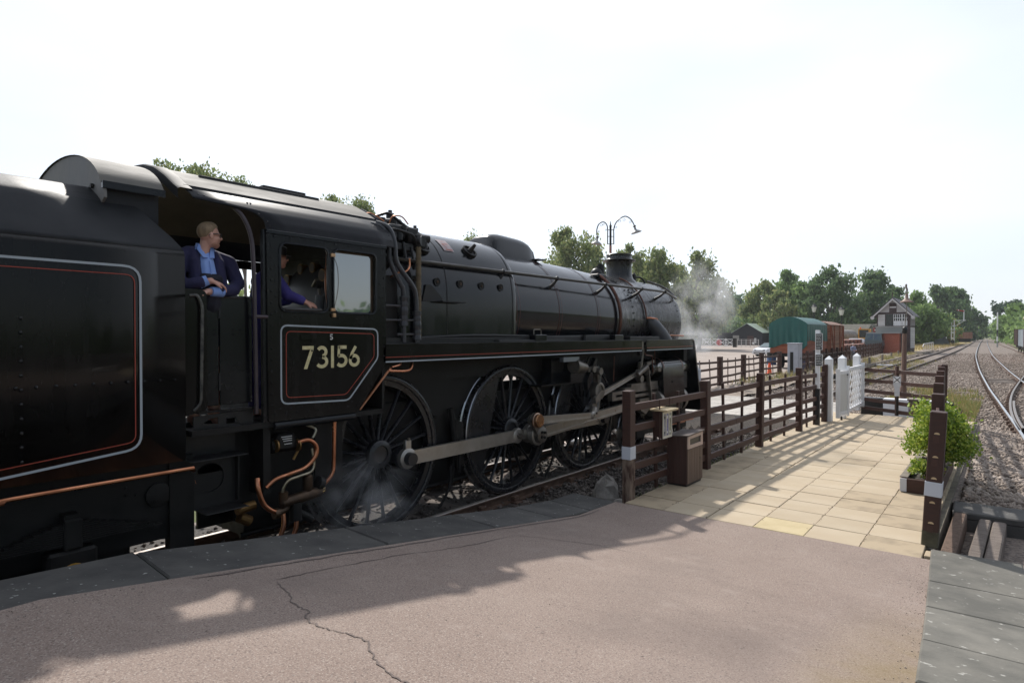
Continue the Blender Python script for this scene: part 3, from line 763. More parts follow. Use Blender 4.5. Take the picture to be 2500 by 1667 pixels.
# --- chimney
ch = P(MB().lathe((XT, 11.66, 0), (0, 0, 1), [(.40, 3.40), (.36, 3.46), (.30, 3.52), (.275, 3.60), (.268, 3.72), (.272, 3.83), (.285, 3.875), (.345, 3.895), (.35, 3.905), (.345, 3.915), (.29, 3.935), (.272, 3.955), (.268, 4.02), (.275, 4.03), (.265, 4.04), (.235, 4.03), (.225, 3.8), (.2, 3.5)], 40), 'chimney', 'smokebox', smooth=40)
# --- dome casing: long rounded cover
g = []
for i in range(15):
    t = -1 + 2 * i / 14; row = []
    for j in range(15):
        u = -1 + 2 * j / 14
        sx = .36 * u; yy = 7.72 + .60 * t
        f = max(0.0, 1 - abs(t) ** 5.0) ** .5 * max(0.0, 1 - abs(u) ** 4.0) ** .5
        dz = 3.55 + .38 * f - (.05 * (1 + t) * .5 - .02)
        row.append((XT + sx * (1 - .12 * (1 - f)), yy * 1.0, dz if f > 0 else 3.42))
    g.append(row)
P(MB().sheet(g), 'dome_cover', 'boiler', smooth=60)
P(MB().box((XT, 8.30, 3.585), (.86, .22, .02), None, .005), 'dome_flange', 'boiler')
# --- top feed clack and its pipes
tf = P(MB().ball((L(.30), 10.25, 3.50), .12, 12, 8).cyl((L(.33), 10.33, 3.46), (L(.33), 10.33, 3.66), .085, 14).cyl((L(.33), 10.33, 3.66), (L(.33), 10.33, 3.70), .05).box((L(.42), 10.1, 3.44), (.2, .3, .08), None, .02), 'top_feed', 'blackmatt')
def hoop(y, r, a0, a1, n=18): return [(XT + r * math.cos(R(a0 + (a1 - a0) * i / n)), y, bz(y) + r * math.sin(R(a0 + (a1 - a0) * i / n))) for i in range(n + 1)]
P(MB().tube(hoop(10.02, .95, 62, -22), .030, 10), 'feed_pipe', 'copperdull')
P(MB().tube(hoop(11.12, .915, 70, 2) , .017, 8), 'steam_pipe', 'copperdull')
P(MB().tube(bent([(L(.915), 11.12, 2.66), (L(.96), 11.20, 2.665), (L(.98), 11.47, 2.65), (L(1.0), 11.48, 2.4), (L(1.0), 11.42, 2.24)], .05), .017, 8), 'steam_pipe', 'copper')
P(MB().tube(bent([(L(.9), 11.75, 2.33), (L(.98), 11.9, 2.32), (L(.98), 12.75, 2.31)], .05), .014, 8), 'drain_pipe', 'copper')
P(MB().cyl((L(.12), 12.1, 3.46), (L(.12), 12.1, 3.60), .045, 10).ball((L(.12), 12.1, 3.62), .05).tube(smoothpath([(L(.12), 12.1, 3.58), (L(.2), 12.25, 3.58), (L(.25), 12.33, 3.50), (L(.27), 12.33, 3.42)], 4), .02, 8), 'lubricator_valve', 'blackmatt')
# outside steam pipe to the cylinder: tapered elbow casing
P(MB().tube([(L(.80), 11.30, 2.72), (L(.86), 11.36, 2.62), (L(.92), 11.45, 2.50), (L(.98), 11.56, 2.36), (L(1.03), 11.66, 2.22), (L(1.05), 11.70, 2.15)], [.05, .12, .145, .155, .16, .16], 24), 'steam_pipe_casing', mat('grey black casing', (.05,.052,.058), .42, c2=(.075,.075,.08), scale=5, rvar=.1), smooth=50)
# --- handrail with stanchions
hr = P(MB().tube(bent([(L(.98), 4.52, 3.215), (L(.98), 11.86, 3.215), (L(.80), 12.86, 3.10), (L(.45), 12.97, 3.40), (L(0), 12.98, 3.56)], .35, 8), .024, 10), 'handrail', mat('dull steel rail', (.05,.047,.043), .38, .5, c2=(.08,.075,.068), scale=8))
P(MB().ball((L(.98), 4.52, 3.215), .05, 12, 8), 'rail_end', 'blackmatt', hr)
for y in (5.0, 6.62, 7.94, 9.43, 10.80, 11.82):
    r = 1.0 if y < 6.9 else br(y); z0 = bz(y)
    a = math.asin(min(.9, (3.02 - z0) / r)); bx = XT + r * math.cos(a) * (.985 if y < 6.9 else 1)
    P(MB().ball((L(.98), y, 3.215), .036, 10, 8).tube([(L(.975), y, 3.20), ((L(.975) + bx) / 2 - .0, y - .02, 3.13), (bx - .03, y - .05, 3.06 if y > 6.9 else 3.14)], [.02, .026, .034], 8), 'stanchion', 'blackmatt', hr)
# --- running boards and valances
for s in (1, -1):
    rb = P(MB().b2((L(.62 * s), 4.30, 2.205), (L(1.215 * s), 12.66, 2.232)), 'running_board', 'blackmatt', smooth=0)
    P(MB().b2((L(1.205 * s), 4.30, 2.028), (L(1.222 * s), 10.34, 2.236), .003).b2((L(1.205 * s), 10.52, 2.028), (L(1.222 * s), 12.68, 2.236), .003), 'valance', 'blackside', rb, 0)
    P(MB().b2((L(1.12 * s), 10.34, 1.95), (L(1.18 * s), 10.52, 2.236)), 'lever_bracket', 'underframe', rb, 0)
    xx = 1.2255 * s
    for a, b in ((4.33, 10.335), (10.525, 12.675)):
        P(MB().add([(L(xx), a, 2.031), (L(xx), b, 2.031), (L(xx), b, 2.047), (L(xx), a, 2.047)], [(0, 1, 2, 3)]), 'grey_lining', 'grey_line', rb, 0)
        P(MB().add([(L(xx), a, 2.085), (L(xx), b, 2.085), (L(xx), b, 2.0925), (L(xx), a, 2.0925)], [(0, 1, 2, 3)]), 'red_lining', 'red_line', rb, 0)
    # front drop plate with its curved edge
    prof = [(12.60, 2.236), (12.70, 2.232), (12.76, 2.20), (12.80, 2.12), (12.90, 1.75), (13.02, 1.30), (13.10, 1.02), (13.12, .95)]
    P(MB().sheet([[(L(q * s), y, z) for q in (0.6, 1.222)] for y, z in prof]), 'front_drop_plate', 'black', rb, 40)
    P(MB().tube([(L(1.215 * s), y, z) for y, z in prof], .011, 6), 'drop_plate_edge', 'steeldark', rb)
    mb = MB()
    for y in (6.7, 6.74, 10.28, 10.57, 8.5, 8.54):
        for z in (2.06, 2.2): mb.ball((L(1.224 * s), y, z), .012, 6, 4)
    stuff(P(mb, 'rivets', 'black', rb))
# bits standing on the running board
P(MB().b2((L(1.02), 4.95, 2.232), (L(1.08), 9.9, 2.30), .008).b2((L(.98), 6.3, 2.232), (L(1.18), 7.9, 2.262), .006).b2((L(.98), 10.0, 2.232), (L(1.16), 11.2, 2.30), .006).b2((L(1.0), 4.4, 2.232), (L(1.15), 5.0, 2.30)), 'sandbox_covers', 'blackmatt', smooth=0)
P(MB().tube(smoothpath([(L(1.06), 5.0, 2.30), (L(1.06), 5.9, 2.325), (L(1.06), 6.8, 2.318), (L(1.06), 7.8, 2.30), (L(1.06), 9.2, 2.315), (L(1.06), 9.9, 2.30)], 5), .018, 8), 'sanding_pipe', 'blackmatt')
fl = P(MB().b2((L(1.03), 7.10, 2.232), (L(1.19), 7.38, 2.335), .008), 'filler_box', 'black', smooth=0)
P(MB().tube(bent([(L(1.11), 7.16, 2.33), (L(1.11), 7.16, 2.41), (L(1.11), 7.34, 2.41), (L(1.11), 7.34, 2.33)], .03), .007, 6), 'handle', 'steeldark', fl)
P(MB().b2((L(1.03), 9.40, 2.232), (L(1.19), 9.70, 2.33), .008), 'filler_box', 'black', smooth=0)
P(MB().cyl((L(1.1), 8.55, 2.23), (L(1.1), 8.55, 2.33), .035, 10), 'filler_cap', 'blackmatt')
P(MB().tube(bent([(L(1.18), 10.40, 2.22), (L(1.19), 10.46, 2.05), (L(1.16), 10.42, 1.72)], .03), .02, 8).b2((L(1.16), 10.36, 2.05), (L(1.2), 10.45, 2.2)), 'reversing_lever', 'steeldark')
P(MB().tube(bent([(L(1.19), 10.5, 2.0), (L(1.19), 10.55, 1.95), (L(1.19), 10.82, 1.93), (L(1.19), 10.85, 1.62)], .04), .012, 6), 'oil_pipe', 'copperdull')
P(MB().tube([(L(1.2), 10.9, 2.03), (L(1.15), 11.02, 1.75)], .01, 6).tube([(L(1.0), 9.7, 1.95), (L(1.0), 9.68, 1.5)], .011, 6), 'oil_pipe', 'copperdull')
# --- main frames, ash pan, boiler underside
P(MB().b2((L(-.62), 2.6, .52), (L(-.58), 13.3, 1.50)).b2((L(.58), 2.6, .52), (L(.62), 13.3, 1.50)).b2((L(-.55), 3.2, .95), (L(.55), 6.3, 2.2)).b2((L(-.72), 4.4, 1.75), (L(.72), 12.5, 2.19)).b2((L(-.6), 9.9, 1.0), (L(.6), 12.8, 2.1)).b2((L(-.56), 3.1, .30), (L(.5), 6.5, .96)).b2((L(-.56), 7.35, .42), (L(.5), 8.85, 1.2)).b2((L(-.3), 6.5, .5), (L(.3), 7.35, 1.3)).b2((L(-.5), 9.4, .5), (L(.5), 10.4, 1.3)), 'main_frames', 'underframe', smooth=0)
P(MB().prism([(L(.63), 4.35, 2.02), (L(.63), 7.0, 2.02), (L(.63), 6.1, 1.35), (L(.63), 5.65, 1.25), (L(.63), 4.35, 1.95)], (.03, 0, 0)).prism([(L(.63), 7.1, 2.02), (L(.63), 8.4, 2.02), (L(.63), 8.2, 1.6), (L(.63), 7.6, 1.6)], (.03, 0, 0)), 'splasher_plate', 'underframe', smooth=0)
# brake gear, rodding between the wheels
for y in (3.45, 5.86, 8.22, 10.05):
    P(MB().tube([(L(.70), y, 1.35), (L(.72), y + .06, .95), (L(.70), y, .35)], [.04, .05, .03], 8).prism([(L(.66), y + .05, .55), (L(.66), y + .20, .60), (L(.66), y + .18, 1.15), (L(.66), y + .03, 1.2)], (.1, 0, 0)), 'brake_hanger', 'underframe')
P(MB().cyl((L(.62), 3.0, .36), (L(.62), 10.2, .36), .025, 8).cyl((L(.82), 5.9, .5), (L(.82), 5.9, .95), .02), 'brake_rod', 'underframe')
for yy in (5.8, 8.15): P(MB().tube(smoothpath([(L(.75), yy, .6), (L(.78), yy - .05, .33), (L(.75), yy - .22, .07)], 4), .018, 8), 'sand_pipe', 'underframe')

# --- wheels
def spoke_mesh(r0, r1, w0, w1, th):
    mb = MB(); n = 6; rows = []
    for t, w, d in ((0, w0 * 1.5, th), (.12, w0, th * .9), (.9, w1, th * .6), (1.0, w1 * 1.5, th * .65)):
        r = r0 + (r1 - r0) * t
        rows.append([(d * .5 * math.cos(2 * math.pi * j / n), w * .5 * math.sin(2 * math.pi * j / n), r) for j in range(n)])
    vs = [p for row in rows for p in row]; fs = [(i * n + j, i * n + (j + 1) % n, (i + 1) * n + (j + 1) % n, (i + 1) * n + j) for i in range(3) for j in range(n)]
    me = MB().add(vs, fs).mesh('spoke', smooth=60); me.materials.append(M['wheel']); return me
SPK = spoke_mesh(.13, .80, .052, .036, .085)
SPKB = spoke_mesh(.08, .37, .05, .04, .06)
TYM = mat('tyre face', (.014,.0145,.017), .26, c2=(.022,.022,.024), scale=5, rvar=.08)
TRD = mat('polished tread', (.42,.42,.43), .28, 1.0, rvar=.06, scale=10)
def wheel(y, s, pin, weight, Rw=.94, nsp=20, name='driving_wheel', spk=SPK):
    """s=+1 near side; x of outer face = .775"""
    k = Rw / .94; X = lambda d: L(s * d); ax = (s, 0, 0); o = (L(0), y, Rw)
    rim = P(MB().lathe(o, ax, [(.795 * k, .655), (.80 * k, .752), (.862 * k, .757), (.862 * k, .65), (.795 * k, .655)], 56), name, 'wheel', loco, 40)
    P(MB().lathe(o, ax, [(.863 * k, .66), (.863 * k, .770), (.872 * k, .776), (.918 * k, .776), (.930 * k, .768)], 64), 'tyre', TYM, rim, 40)
    P(MB().lathe(o, ax, [(.930 * k, .768), (.94 * k, .758), (.944 * k, .69), (.95 * k, .665), (.972 * k, .655), (.972 * k, .63), (.93 * k, .625), (.80 * k, .64)], 64), 'tyre_tread', TRD, rim, 40)
    P(MB().lathe(o, ax, [(.165 * k, .60), (.165 * k, .80), (.15 * k, .815), (.10 * k, .82), (.095 * k, .80), (0, .80)], 32), 'hub', 'wheel', rim, 40)
    for i in range(nsp):
        a = 2 * math.pi * (i + .5) / nsp
        inst(spk, 'spoke', rim, (L(s * .70) - XT, y - 8, Rw), (a, 0, 0), (1, 1, 1))
    if pin is not None:
        py, pz = pin
        P(MB().lathe((X(.0), py, pz), ax, [(.13, .62), (.13, .80), (.12, .815), (.085, .82), (.075, .98), (0, .98)], 24), 'crank_boss', 'wheel', rim, 40)
    if weight:
        a0, a1, rin = weight; n = 14; seg = []
        for i in range(n + 1): seg.append((y + .80 * k * math.cos(R(a0 + (a1 - a0) * i / n)), Rw + .80 * k * math.sin(R(a0 + (a1 - a0) * i / n))))
        m_ = (a0 + a1) / 2
        for i in range(n + 1):
            a = a1 + (a0 - a1) * i / n; h = abs(math.cos(R((a - m_)))) ; rr = rin / max(.35, math.cos(R(a - m_)))
            rr = min(rr, .80 * k); seg.append((y + rr * math.cos(R(a)), Rw + rr * math.sin(R(a))))
        P(MB().prism([(X(.70), q[0], q[1]) for q in seg], (s * .05, 0, 0)), 'balance_weight', 'wheel', rim, 20)
        mb = MB()
        for i in range(1, n, 2):
            a = a0 + (a1 - a0) * i / n
            for rr in (.74 * k, .60 * k):
                if rr > rin / max(.35, math.cos(R(a - m_))) + .03: mb.ball((X(.752), y + rr * math.cos(R(a)), Rw + rr * math.sin(R(a))), .011, 6, 4)
        stuff(P(mb, 'rivets', 'wheel', rim))
    return rim
WY = (4.60, 7.03, 9.13); TH = R(-15); CR = .356
dy, dz = CR * math.cos(TH), CR * math.sin(TH)
wheel(WY[0], 1, (WY[0] + dy, .94 + dz), (130, 205, .52))
wheel(WY[1], 1, (WY[1] + dy, .94 + dz), (108, 222, .42))
wheel(WY[2], 1, (WY[2] + dy, .94 + dz), (130, 205, .52))
for y in WY: wheel(y, -1, (y + dz, .94 - dy), None)
for y in (10.92, 12.80):
    for s in (1, -1): wheel(y, s, None, None, .46, 10, 'bogie_wheel', SPKB)
P(MB().cyl((L(-.65), 4.6, .94), (L(.65), 4.6, .94), .1).cyl((L(-.65), 7.03, .94), (L(.65), 7.03, .94), .1).cyl((L(-.65), 9.13, .94), (L(.65), 9.13, .94), .1), 'axles', 'underframe')
P(MB().b2((L(.80), 10.75, .35), (L(.84), 12.98, .62)).b2((L(.79), 10.75, .3), (L(.9), 11.1, .65), .02).b2((L(.79), 12.63, .3), (L(.9), 12.98, .65), .02), 'bogie_frame', 'underframe', smooth=0)
P(MB().b2((L(-.84), 10.75, .35), (L(-.80), 12.98, .62)), 'bogie_frame', 'underframe', smooth=0)

# --- rods and motion (near side)
zc = .94 + dz
def rod(name, a, b, x, h0, h1, th, m='steel', flute=True):
    ya, za = a; yb, zb = b; d = Vector((yb - ya, zb - za)); n_ = Vector((-d.y, d.x)).normalized()
    pts = lambda f0, f1, hh0, hh1: [(ya + d.x * f0 + n_.x * hh0, za + d.y * f0 + n_.y * hh0), (ya + d.x * f1 + n_.x * hh1, za + d.y * f1 + n_.y * hh1)]
    poly = pts(0, 1, h0, h1) + pts(0, 1, -h0, -h1)[::-1]
    mb = MB().prism([(L(x), q[0], q[1]) for q in poly], (th, 0, 0))
    if flute:                                    # raised flanges leave a fluted web
        for sg in (1, -1):
            a_, b_ = pts(.06, .94, h0 * sg, h1 * sg), pts(.06, .94, h0 * .58 * sg, h1 * .58 * sg)
            mb.prism([(L(x + th), *q) for q in (a_ + b_[::-1])], (.016, 0, 0))
    return mb
def boss(mb, y, z, r, x0, x1): return mb.lathe((XT, y, z), (1, 0, 0), [(r * .2, x0), (r, x0), (r, x1 - .008), (r - .01, x1), (0, x1)], 28)
p1, p2, p3 = [(y + dy, zc) for y in WY]
mb = rod('', p1, (p2[0] - .30, p2[1]), .84, .085, .085, .05, flute=False); boss(mb, *p1, .125, .835, .905); mb.b2((L(.85), p1[0] - .045, p1[1] + .1), (L(.90), p1[0] + .045, p1[1] + .22), .006)
boss(mb, p2[0] - .30, p2[1], .11, .835, .90)
cr1 = P(mb, 'coupling_rod', 'steel', smooth=40)
P(MB().cyl((L(.88), p1[0], p1[1]), (L(.965), p1[0], p1[1]), .055, 6).cyl((L(.90), p1[0], p1[1] + .22), (L(.90), p1[0], p1[1] + .25), .02, 8), 'crankpin_nut', 'steeldark', cr1)
P(MB().cyl((L(.88), p2[0] - .30, p2[1]), (L(.94), p2[0] - .30, p2[1]), .045, 6).cyl((L(.88), p2[0] - .30, p2[1]), (L(.97), p2[0] - .30, p2[1]), .025, 8), 'knuckle_pin', 'steeldark', cr1)
mb = rod('', (p2[0] - .18, p2[1]), p3, .84, .075, .085, .05, flute=False); boss(mb, *p2, .14, .835, .92); boss(mb, *p3, .12, .835, .905)
P(mb, 'coupling_rod', 'steel', smooth=40)
P(MB().lathe((XT, *p3), (1, 0, 0), [(.075, .90), (.075, .925), (.04, .93), (.035, .915), (0, .915)], 20), 'crankpin_cap', 'steeldark')
xh = (10.62, 1.035)
mb = rod('', p2, xh, .965, .085, .065, .055); boss(mb, *p2, .165, .955, 1.05)
P(mb, 'connecting_rod', 'steel', smooth=40)
# return crank and eccentric rod with its brass cap
rc = (7.17, 1.085)
mb = MB(); d = Vector((rc[0] - p2[0], rc[1] - p2[1])); nn = Vector((-d.y, d.x)).normalized()
mb.prism([(L(1.06), *q) for q in [(p2[0] + nn.x * .085, p2[1] + nn.y * .085), (rc[0] + nn.x * .06, rc[1] + nn.y * .06), (rc[0] - nn.x * .06, rc[1] - nn.y * .06), (p2[0] - nn.x * .085, p2[1] - nn.y * .085)]], (.055, 0, 0))
boss(mb, *p2, .12, 1.05, 1.125); boss(mb, *rc, .08, 1.05, 1.12); mb.cyl((L(.9), *p2), (L(1.07), *p2), .13, 20)
rck = P(mb, 'return_crank', 'steeldark', smooth=40)
mb = MB()
for a in range(4): mb.cyl((L(1.12), p2[0] + .05 * math.cos(a * 1.57 + .6), p2[1] + .05 * math.sin(a * 1.57 + .6)), (L(1.145), p2[0] + .05 * math.cos(a * 1.57 + .6), p2[1] + .05 * math.sin(a * 1.57 + .6)), .022, 6)
P(mb, 'crank_bolts', 'underframe', rck)
lk = (8.72, 1.005)
mb = rod('', rc, lk, 1.13, .06, .045, .035); boss(mb, *rc, .115, 1.115, 1.175); boss(mb, *lk, .06, 1.12, 1.175)
er = P(mb, 'eccentric_rod', 'steel', smooth=40)
P(MB().lathe((XT, *rc), (1, 0, 0), [(.115, 1.12), (.115, 1.17), (.098, 1.176), (.098, 1.215), (.09, 1.225), (0, 1.225)], 28), 'brass_cap', mat('polished bronze cap', (.46,.25,.13), .3, .9, c2=(.36,.19,.10), scale=9, rvar=.08), er, 40)
# expansion link, die block, lifting gear
mb = MB()
arcp = [(9.0 - .09 + .13 * math.cos(R(a)), 1.36 + .36 * math.sin(R(a))) for a in np.linspace(-75, 75, 12)]
mb.tube([(L(1.08), y, z) for y, z in arcp], .035, 8); mb.tube([(L(1.02), y, z) for y, z in arcp], .035, 8)
mb.lathe((XT, 9.02, 1.38), (1, 0, 0), [(.15, 1.0), (.15, 1.12), (.12, 1.13), (.10, 1.125), (.1, 1.1), (0, 1.1)], 24)
mb.tube(smoothpath([(L(1.1), 8.86, 1.10), (L(1.12), 8.80, 1.06), (L(1.14), 8.72, 1.005)], 4), [.05] * 8 + [.045], 8)
P(mb, 'expansion_link', 'steeldark', smooth=40)
mb = MB().prism([(L(1.04), 8.78, .99), (L(1.04), 8.90, 1.02), (L(1.04), 8.98, 1.14), (L(1.04), 8.93, 1.30), (L(1.04), 8.82, 1.16)], (.05, 0, 0))
mb.prism([(L(1.09), 8.85, 1.18), (L(1.09), 9.10, 1.28), (L(1.09), 9.14, 1.36), (L(1.09), 9.04, 1.40), (L(1.09), 8.84, 1.28)], (.05, 0, 0))
P(mb, 'link_foot', 'steeldark', smooth=0)
mb = rod('', (9.08, 1.30), (10.50, 1.62), 1.04, .045, .035, .03); boss(mb, 9.10, 1.31, .07, 1.03, 1.09); boss(mb, 10.50, 1.62, .06, 1.03, 1.09)
P(mb, 'radius_rod', 'steel', smooth=40)
P(MB().tube([(L(1.10), 10.38, 1.58), (L(1.10), 10.75, 1.72)], [.05, .06], 10).b2((L(1.05), 10.5, 1.66), (L(1.1), 10.62, 1.82)).cyl((L(1.02), 10.55, 1.5), (L(1.12), 10.55, 1.5), .07, 12), 'radius_rod_fork', 'steeldark')
P(MB().plate([[(10.74, 1.56), (11.06, 1.60), (11.06, 1.84), (10.74, 1.80)], [(10.81, 1.63), (11.0, 1.655), (11.0, 1.775), (10.81, 1.745)]], lambda y, z: (L(1.06), y, z), (.06, 0, 0)), 'valve_guide', 'steeldark', smooth=0)
P(MB().beam((L(1.11), 10.76, 1.72), (L(1.11), 10.92, 1.02), .03, .08, (1, 0, 0)), 'combination_lever', 'steeldark', smooth=0)
P(MB().prism([(L(1.0), 10.45, 1.12), (L(1.0), 10.85, 1.12), (L(1.0), 10.85, .9), (L(1.0), 10.7, .82), (L(1.0), 10.5, .9)], (.12, 0, 0)).cyl((L(1.0), 10.8, .78), (L(1.0), 10.8, .98), .05), 'crosshead', 'steeldark', smooth=0)
P(MB().plate([[(9.48, 1.165), (11.3, 1.165), (11.3, 1.32), (9.48, 1.32)], [(9.60, 1.22), (11.25, 1.22), (11.25, 1.262), (9.60, 1.262)]], lambda y, z: (L(1.0), y, z), (.09, 0, 0)).b2((L(.95), 9.95, 1.32), (L(1.08), 11.3, 1.36)).b2((L(.98), 10.2, 1.36), (L(1.08), 11.3, 1.42)), 'slide_bar', 'steeldark', smooth=0)
# motion bracket, reverser, lubricator
mb = MB().prism([(L(1.05), 8.18, 1.58), (L(1.05), 8.62, 1.58), (L(1.05), 8.86, 1.95), (L(1.05), 8.75, 1.97), (L(1.05), 8.52, 1.72), (L(1.05), 8.18, 1.72)], (.03, 0, 0))
mb.b2((L(.75), 7.40, 1.555), (L(1.08), 8.68, 1.575)).prism([(L(1.05), 8.60, 1.58), (L(1.05), 8.86, 1.95), (L(1.05), 8.92, 1.93), (L(1.05), 8.72, 1.55), (L(1.05), 8.62, 1.42)], (.08, 0, 0)).b2((L(.7), 7.9, 1.57), (L(.9), 8.6, 1.95))
P(mb, 'motion_bracket', 'black', smooth=0)
P(MB().tube([(L(1.05), 8.30, 1.83), (L(1.05), 8.33, 1.83), (L(1.05), 8.62, 1.79)], [.12, .125, .085], 20), 'reversing_cylinder', 'steeldark', smooth=40)
P(MB().cyl((L(1.0), 8.78, 1.76), (L(1.16), 8.78, 1.76), .055, 14).cyl((L(1.1), 8.92, 1.72), (L(1.2), 8.92, 1.72), .06, 14).b2((L(1.02), 8.65, 1.72), (L(1.12), 8.95, 1.80)).tube([(L(1.14), 8.9, 1.68), (L(1.14), 8.92, 1.5)], .015, 6).tube([(L(1.16), 8.97, 1.68), (L(1.16), 8.93, 1.52)], .012, 6), 'lifting_arm', 'steeldark')
P(MB().tube([(L(1.08), 7.92, 1.945), (L(1.08), 8.37, 1.945)], .052, 4), 'lubricator_box', mat('shiny lubricator', (.30,.33,.38), .25, .6))
# --- cylinder, steam chest and cladding
vc = (1.665, .20); cc = (1.00, .34); dxc = .965
hull = [(dxc + .205 * math.cos(R(a)), vc[0] + .205 * math.sin(R(a))) for a in np.linspace(0, 180, 16)] + [(dxc - .34, 1.0)] + [(dxc + .235 * math.cos(R(a)), cc[0] - .02 + .30 * math.sin(R(a))) for a in np.linspace(200, 360, 14)]
cyl = P(MB().prism([(L(x), 11.34, z) for x, z in hull], (0, .98, 0)), 'cylinder_cladding', mat('polished black cladding', (.007,.007,.0075), .14, c2=(.012,.0115,.011), scale=3, rvar=.06, spec=.6), smooth=40)
P(MB().lathe((L(dxc), 10.92, vc[0]), (0, 1, 0), [(0, -.12), (.06, -.12), (.075, -.02), (.19, .0), (.205, .02), (.205, .06), (.197, .07), (.197, .40)], 32), 'valve_chest_cover', MATS['polished black cladding'], cyl, 40)
P(MB().lathe((L(dxc), 12.30, vc[0]), (0, 1, 0), [(.195, 0), (.195, .36), (.18, .39), (0, .40)], 32), 'valve_chest_cover', MATS['polished black cladding'], cyl, 40)
P(MB().lathe((L(dxc), 11.20, cc[0] - .02), (0, 1, 0), [(.05, -.1), (.08, 0), (.27, .02), (.27, .13)], 28), 'cylinder_cover', 'steeldark', cyl, 40)
P(MB().lathe((L(dxc), 12.32, cc[0] - .02), (0, 1, 0), [(.27, 0), (.27, .12), (.2, .15), (0, .15)], 28), 'cylinder_cover', 'steeldark', cyl, 40)
P(MB().sheet([[(L(x), y, z) for x, z in [(a + (a - dxc) * .012, b + .002) for a, b in hull[:16]] + [(dxc + .235 * 1.02, 1.0)]] for y in (11.36, 11.40)]).sheet([[(L(x), y, z) for x, z in [(a + (a - dxc) * .012, b + .002) for a, b in hull[:16]] + [(dxc + .235 * 1.02, 1.0)]] for y in (12.26, 12.30)]), 'cladding_band', 'copperdull', cyl, 40)
mb = MB()
for k in range(9): mb.ball((L(dxc + .185), 11.46 + .095 * k, vc[0] + .10), .011, 6, 4)
mb.ball((L(dxc + .222), 11.75, 1.38), .02, 8, 6)
stuff(P(mb, 'rivets', 'underframe', cyl))
P(MB().box((L(1.05), 11.05, 1.17), (.08, .16, .05), None, .01), 'oil_box', 'brass')
P(MB().tube(bent([(L(1.1), 10.9, .55), (L(1.12), 11.3, .5), (L(1.12), 12.5, .48)], .05), .014, 6).tube(bent([(L(1.1), 11.9, .60), (L(1.14), 12.1, .52), (L(1.14), 12.9, .5)], .05), .014, 6), 'drain_pipe', 'copper')
P(MB().b2((L(.60), 12.45, 1.2), (L(1.12), 12.62, 2.2)), 'gap_plate', 'underframe', smooth=0)  # dark plate added to block bright background showing through a gap
# --- front end: platform, buffer beam, buffers, lamp
P(MB().b2((L(-1.2), 13.0, .93), (L(1.2), 13.55, .97)).b2((L(-1.22), 13.5, .62), (L(1.22), 13.54, 1.26)), 'buffer_beam', 'blackmatt', smooth=0)
for s in (1, -1): P(MB().lathe((L(.87 * s), 13.54, 1.0), (0, 1, 0), [(.15, 0), (.15, .02), (.12, .05), (.10, .3), (.06, .32), (.06, .45), (.22, .47), (.22, .50), (0, .52)], 24), 'buffer', 'blackmatt', smooth=40)
lamp = P(MB().box((L(1.0), 13.42, 1.42), (.16, .16, .27), None, .015).cyl((L(1.0), 13.42, 1.55), (L(1.0), 13.42, 1.64), .06, 12, .035).tube(bent([(L(.93), 13.42, 1.55), (L(.93), 13.42, 1.70), (L(1.07), 13.42, 1.70), (L(1.07), 13.42, 1.55)], .04), .006, 6), 'head_lamp', mat('lamp grey paint', (.50,.54,.60), .45, c2=(.42,.45,.5), scale=6), smooth=0)
P(MB().prism([(L(.9), 12.75, .30), (L(.9), 13.05, .30), (L(.9), 12.98, .95), (L(.9), 12.8, .95)], (.02, 0, 0)).b2((L(.85), 12.7, .55), (L(1.15), 13.0, .58)), 'guard_iron', 'underframe', smooth=0)

# --- cab
CX = 1.222
def cabside(s, parent):
    outer = rpoly([(2.97, 1.53), (3.965, 1.53), (4.335, 2.02), (4.335, 3.285), (2.955, 3.285)], [.02, .03, .03, 0, 0])
    h1 = rrect(3.085, 2.555, 3.605, 3.195, .07); h2 = rrect(3.665, 2.555, 4.20, 3.195, .07)
    sh = P(MB().plate([outer, h1[::-1], h2[::-1]], lambda y, z: (L(CX * s), y, z), (-.016 * s, 0, 0)), 'cab_side', 'blackside', parent, 0)
    for h in (h1, h2):
        P(MB().tube([(L((CX + .004) * s), y, z) for y, z in h], .014, 6, closed=True), 'window_beading', 'black', sh)
    return sh, h1, h2
cab, h1, h2 = cabside(1, loco)
cabf, _, _ = cabside(-1, loco)
x0 = CX + .0035
fn = lambda y, z: (L(x0), y, z)
lin = [(3.095, 1.69), (3.845, 1.665), (4.222, 2.085), (4.222, 2.395), (3.095, 2.425)]
P(MB().ribbon(rpoly(lin, [.07, .05, .04, .07, .07]), .016, fn), 'grey_lining', 'grey_line', cab, 0)
lin2 = [(3.147, 1.745), (3.815, 1.725), (4.172, 2.10), (4.172, 2.345), (3.147, 2.368)]
P(MB().ribbon(rpoly(lin2, [.05, .04, .03, .05, .05]), .0075, fn), 'red_lining', 'red_line', cab, 0)
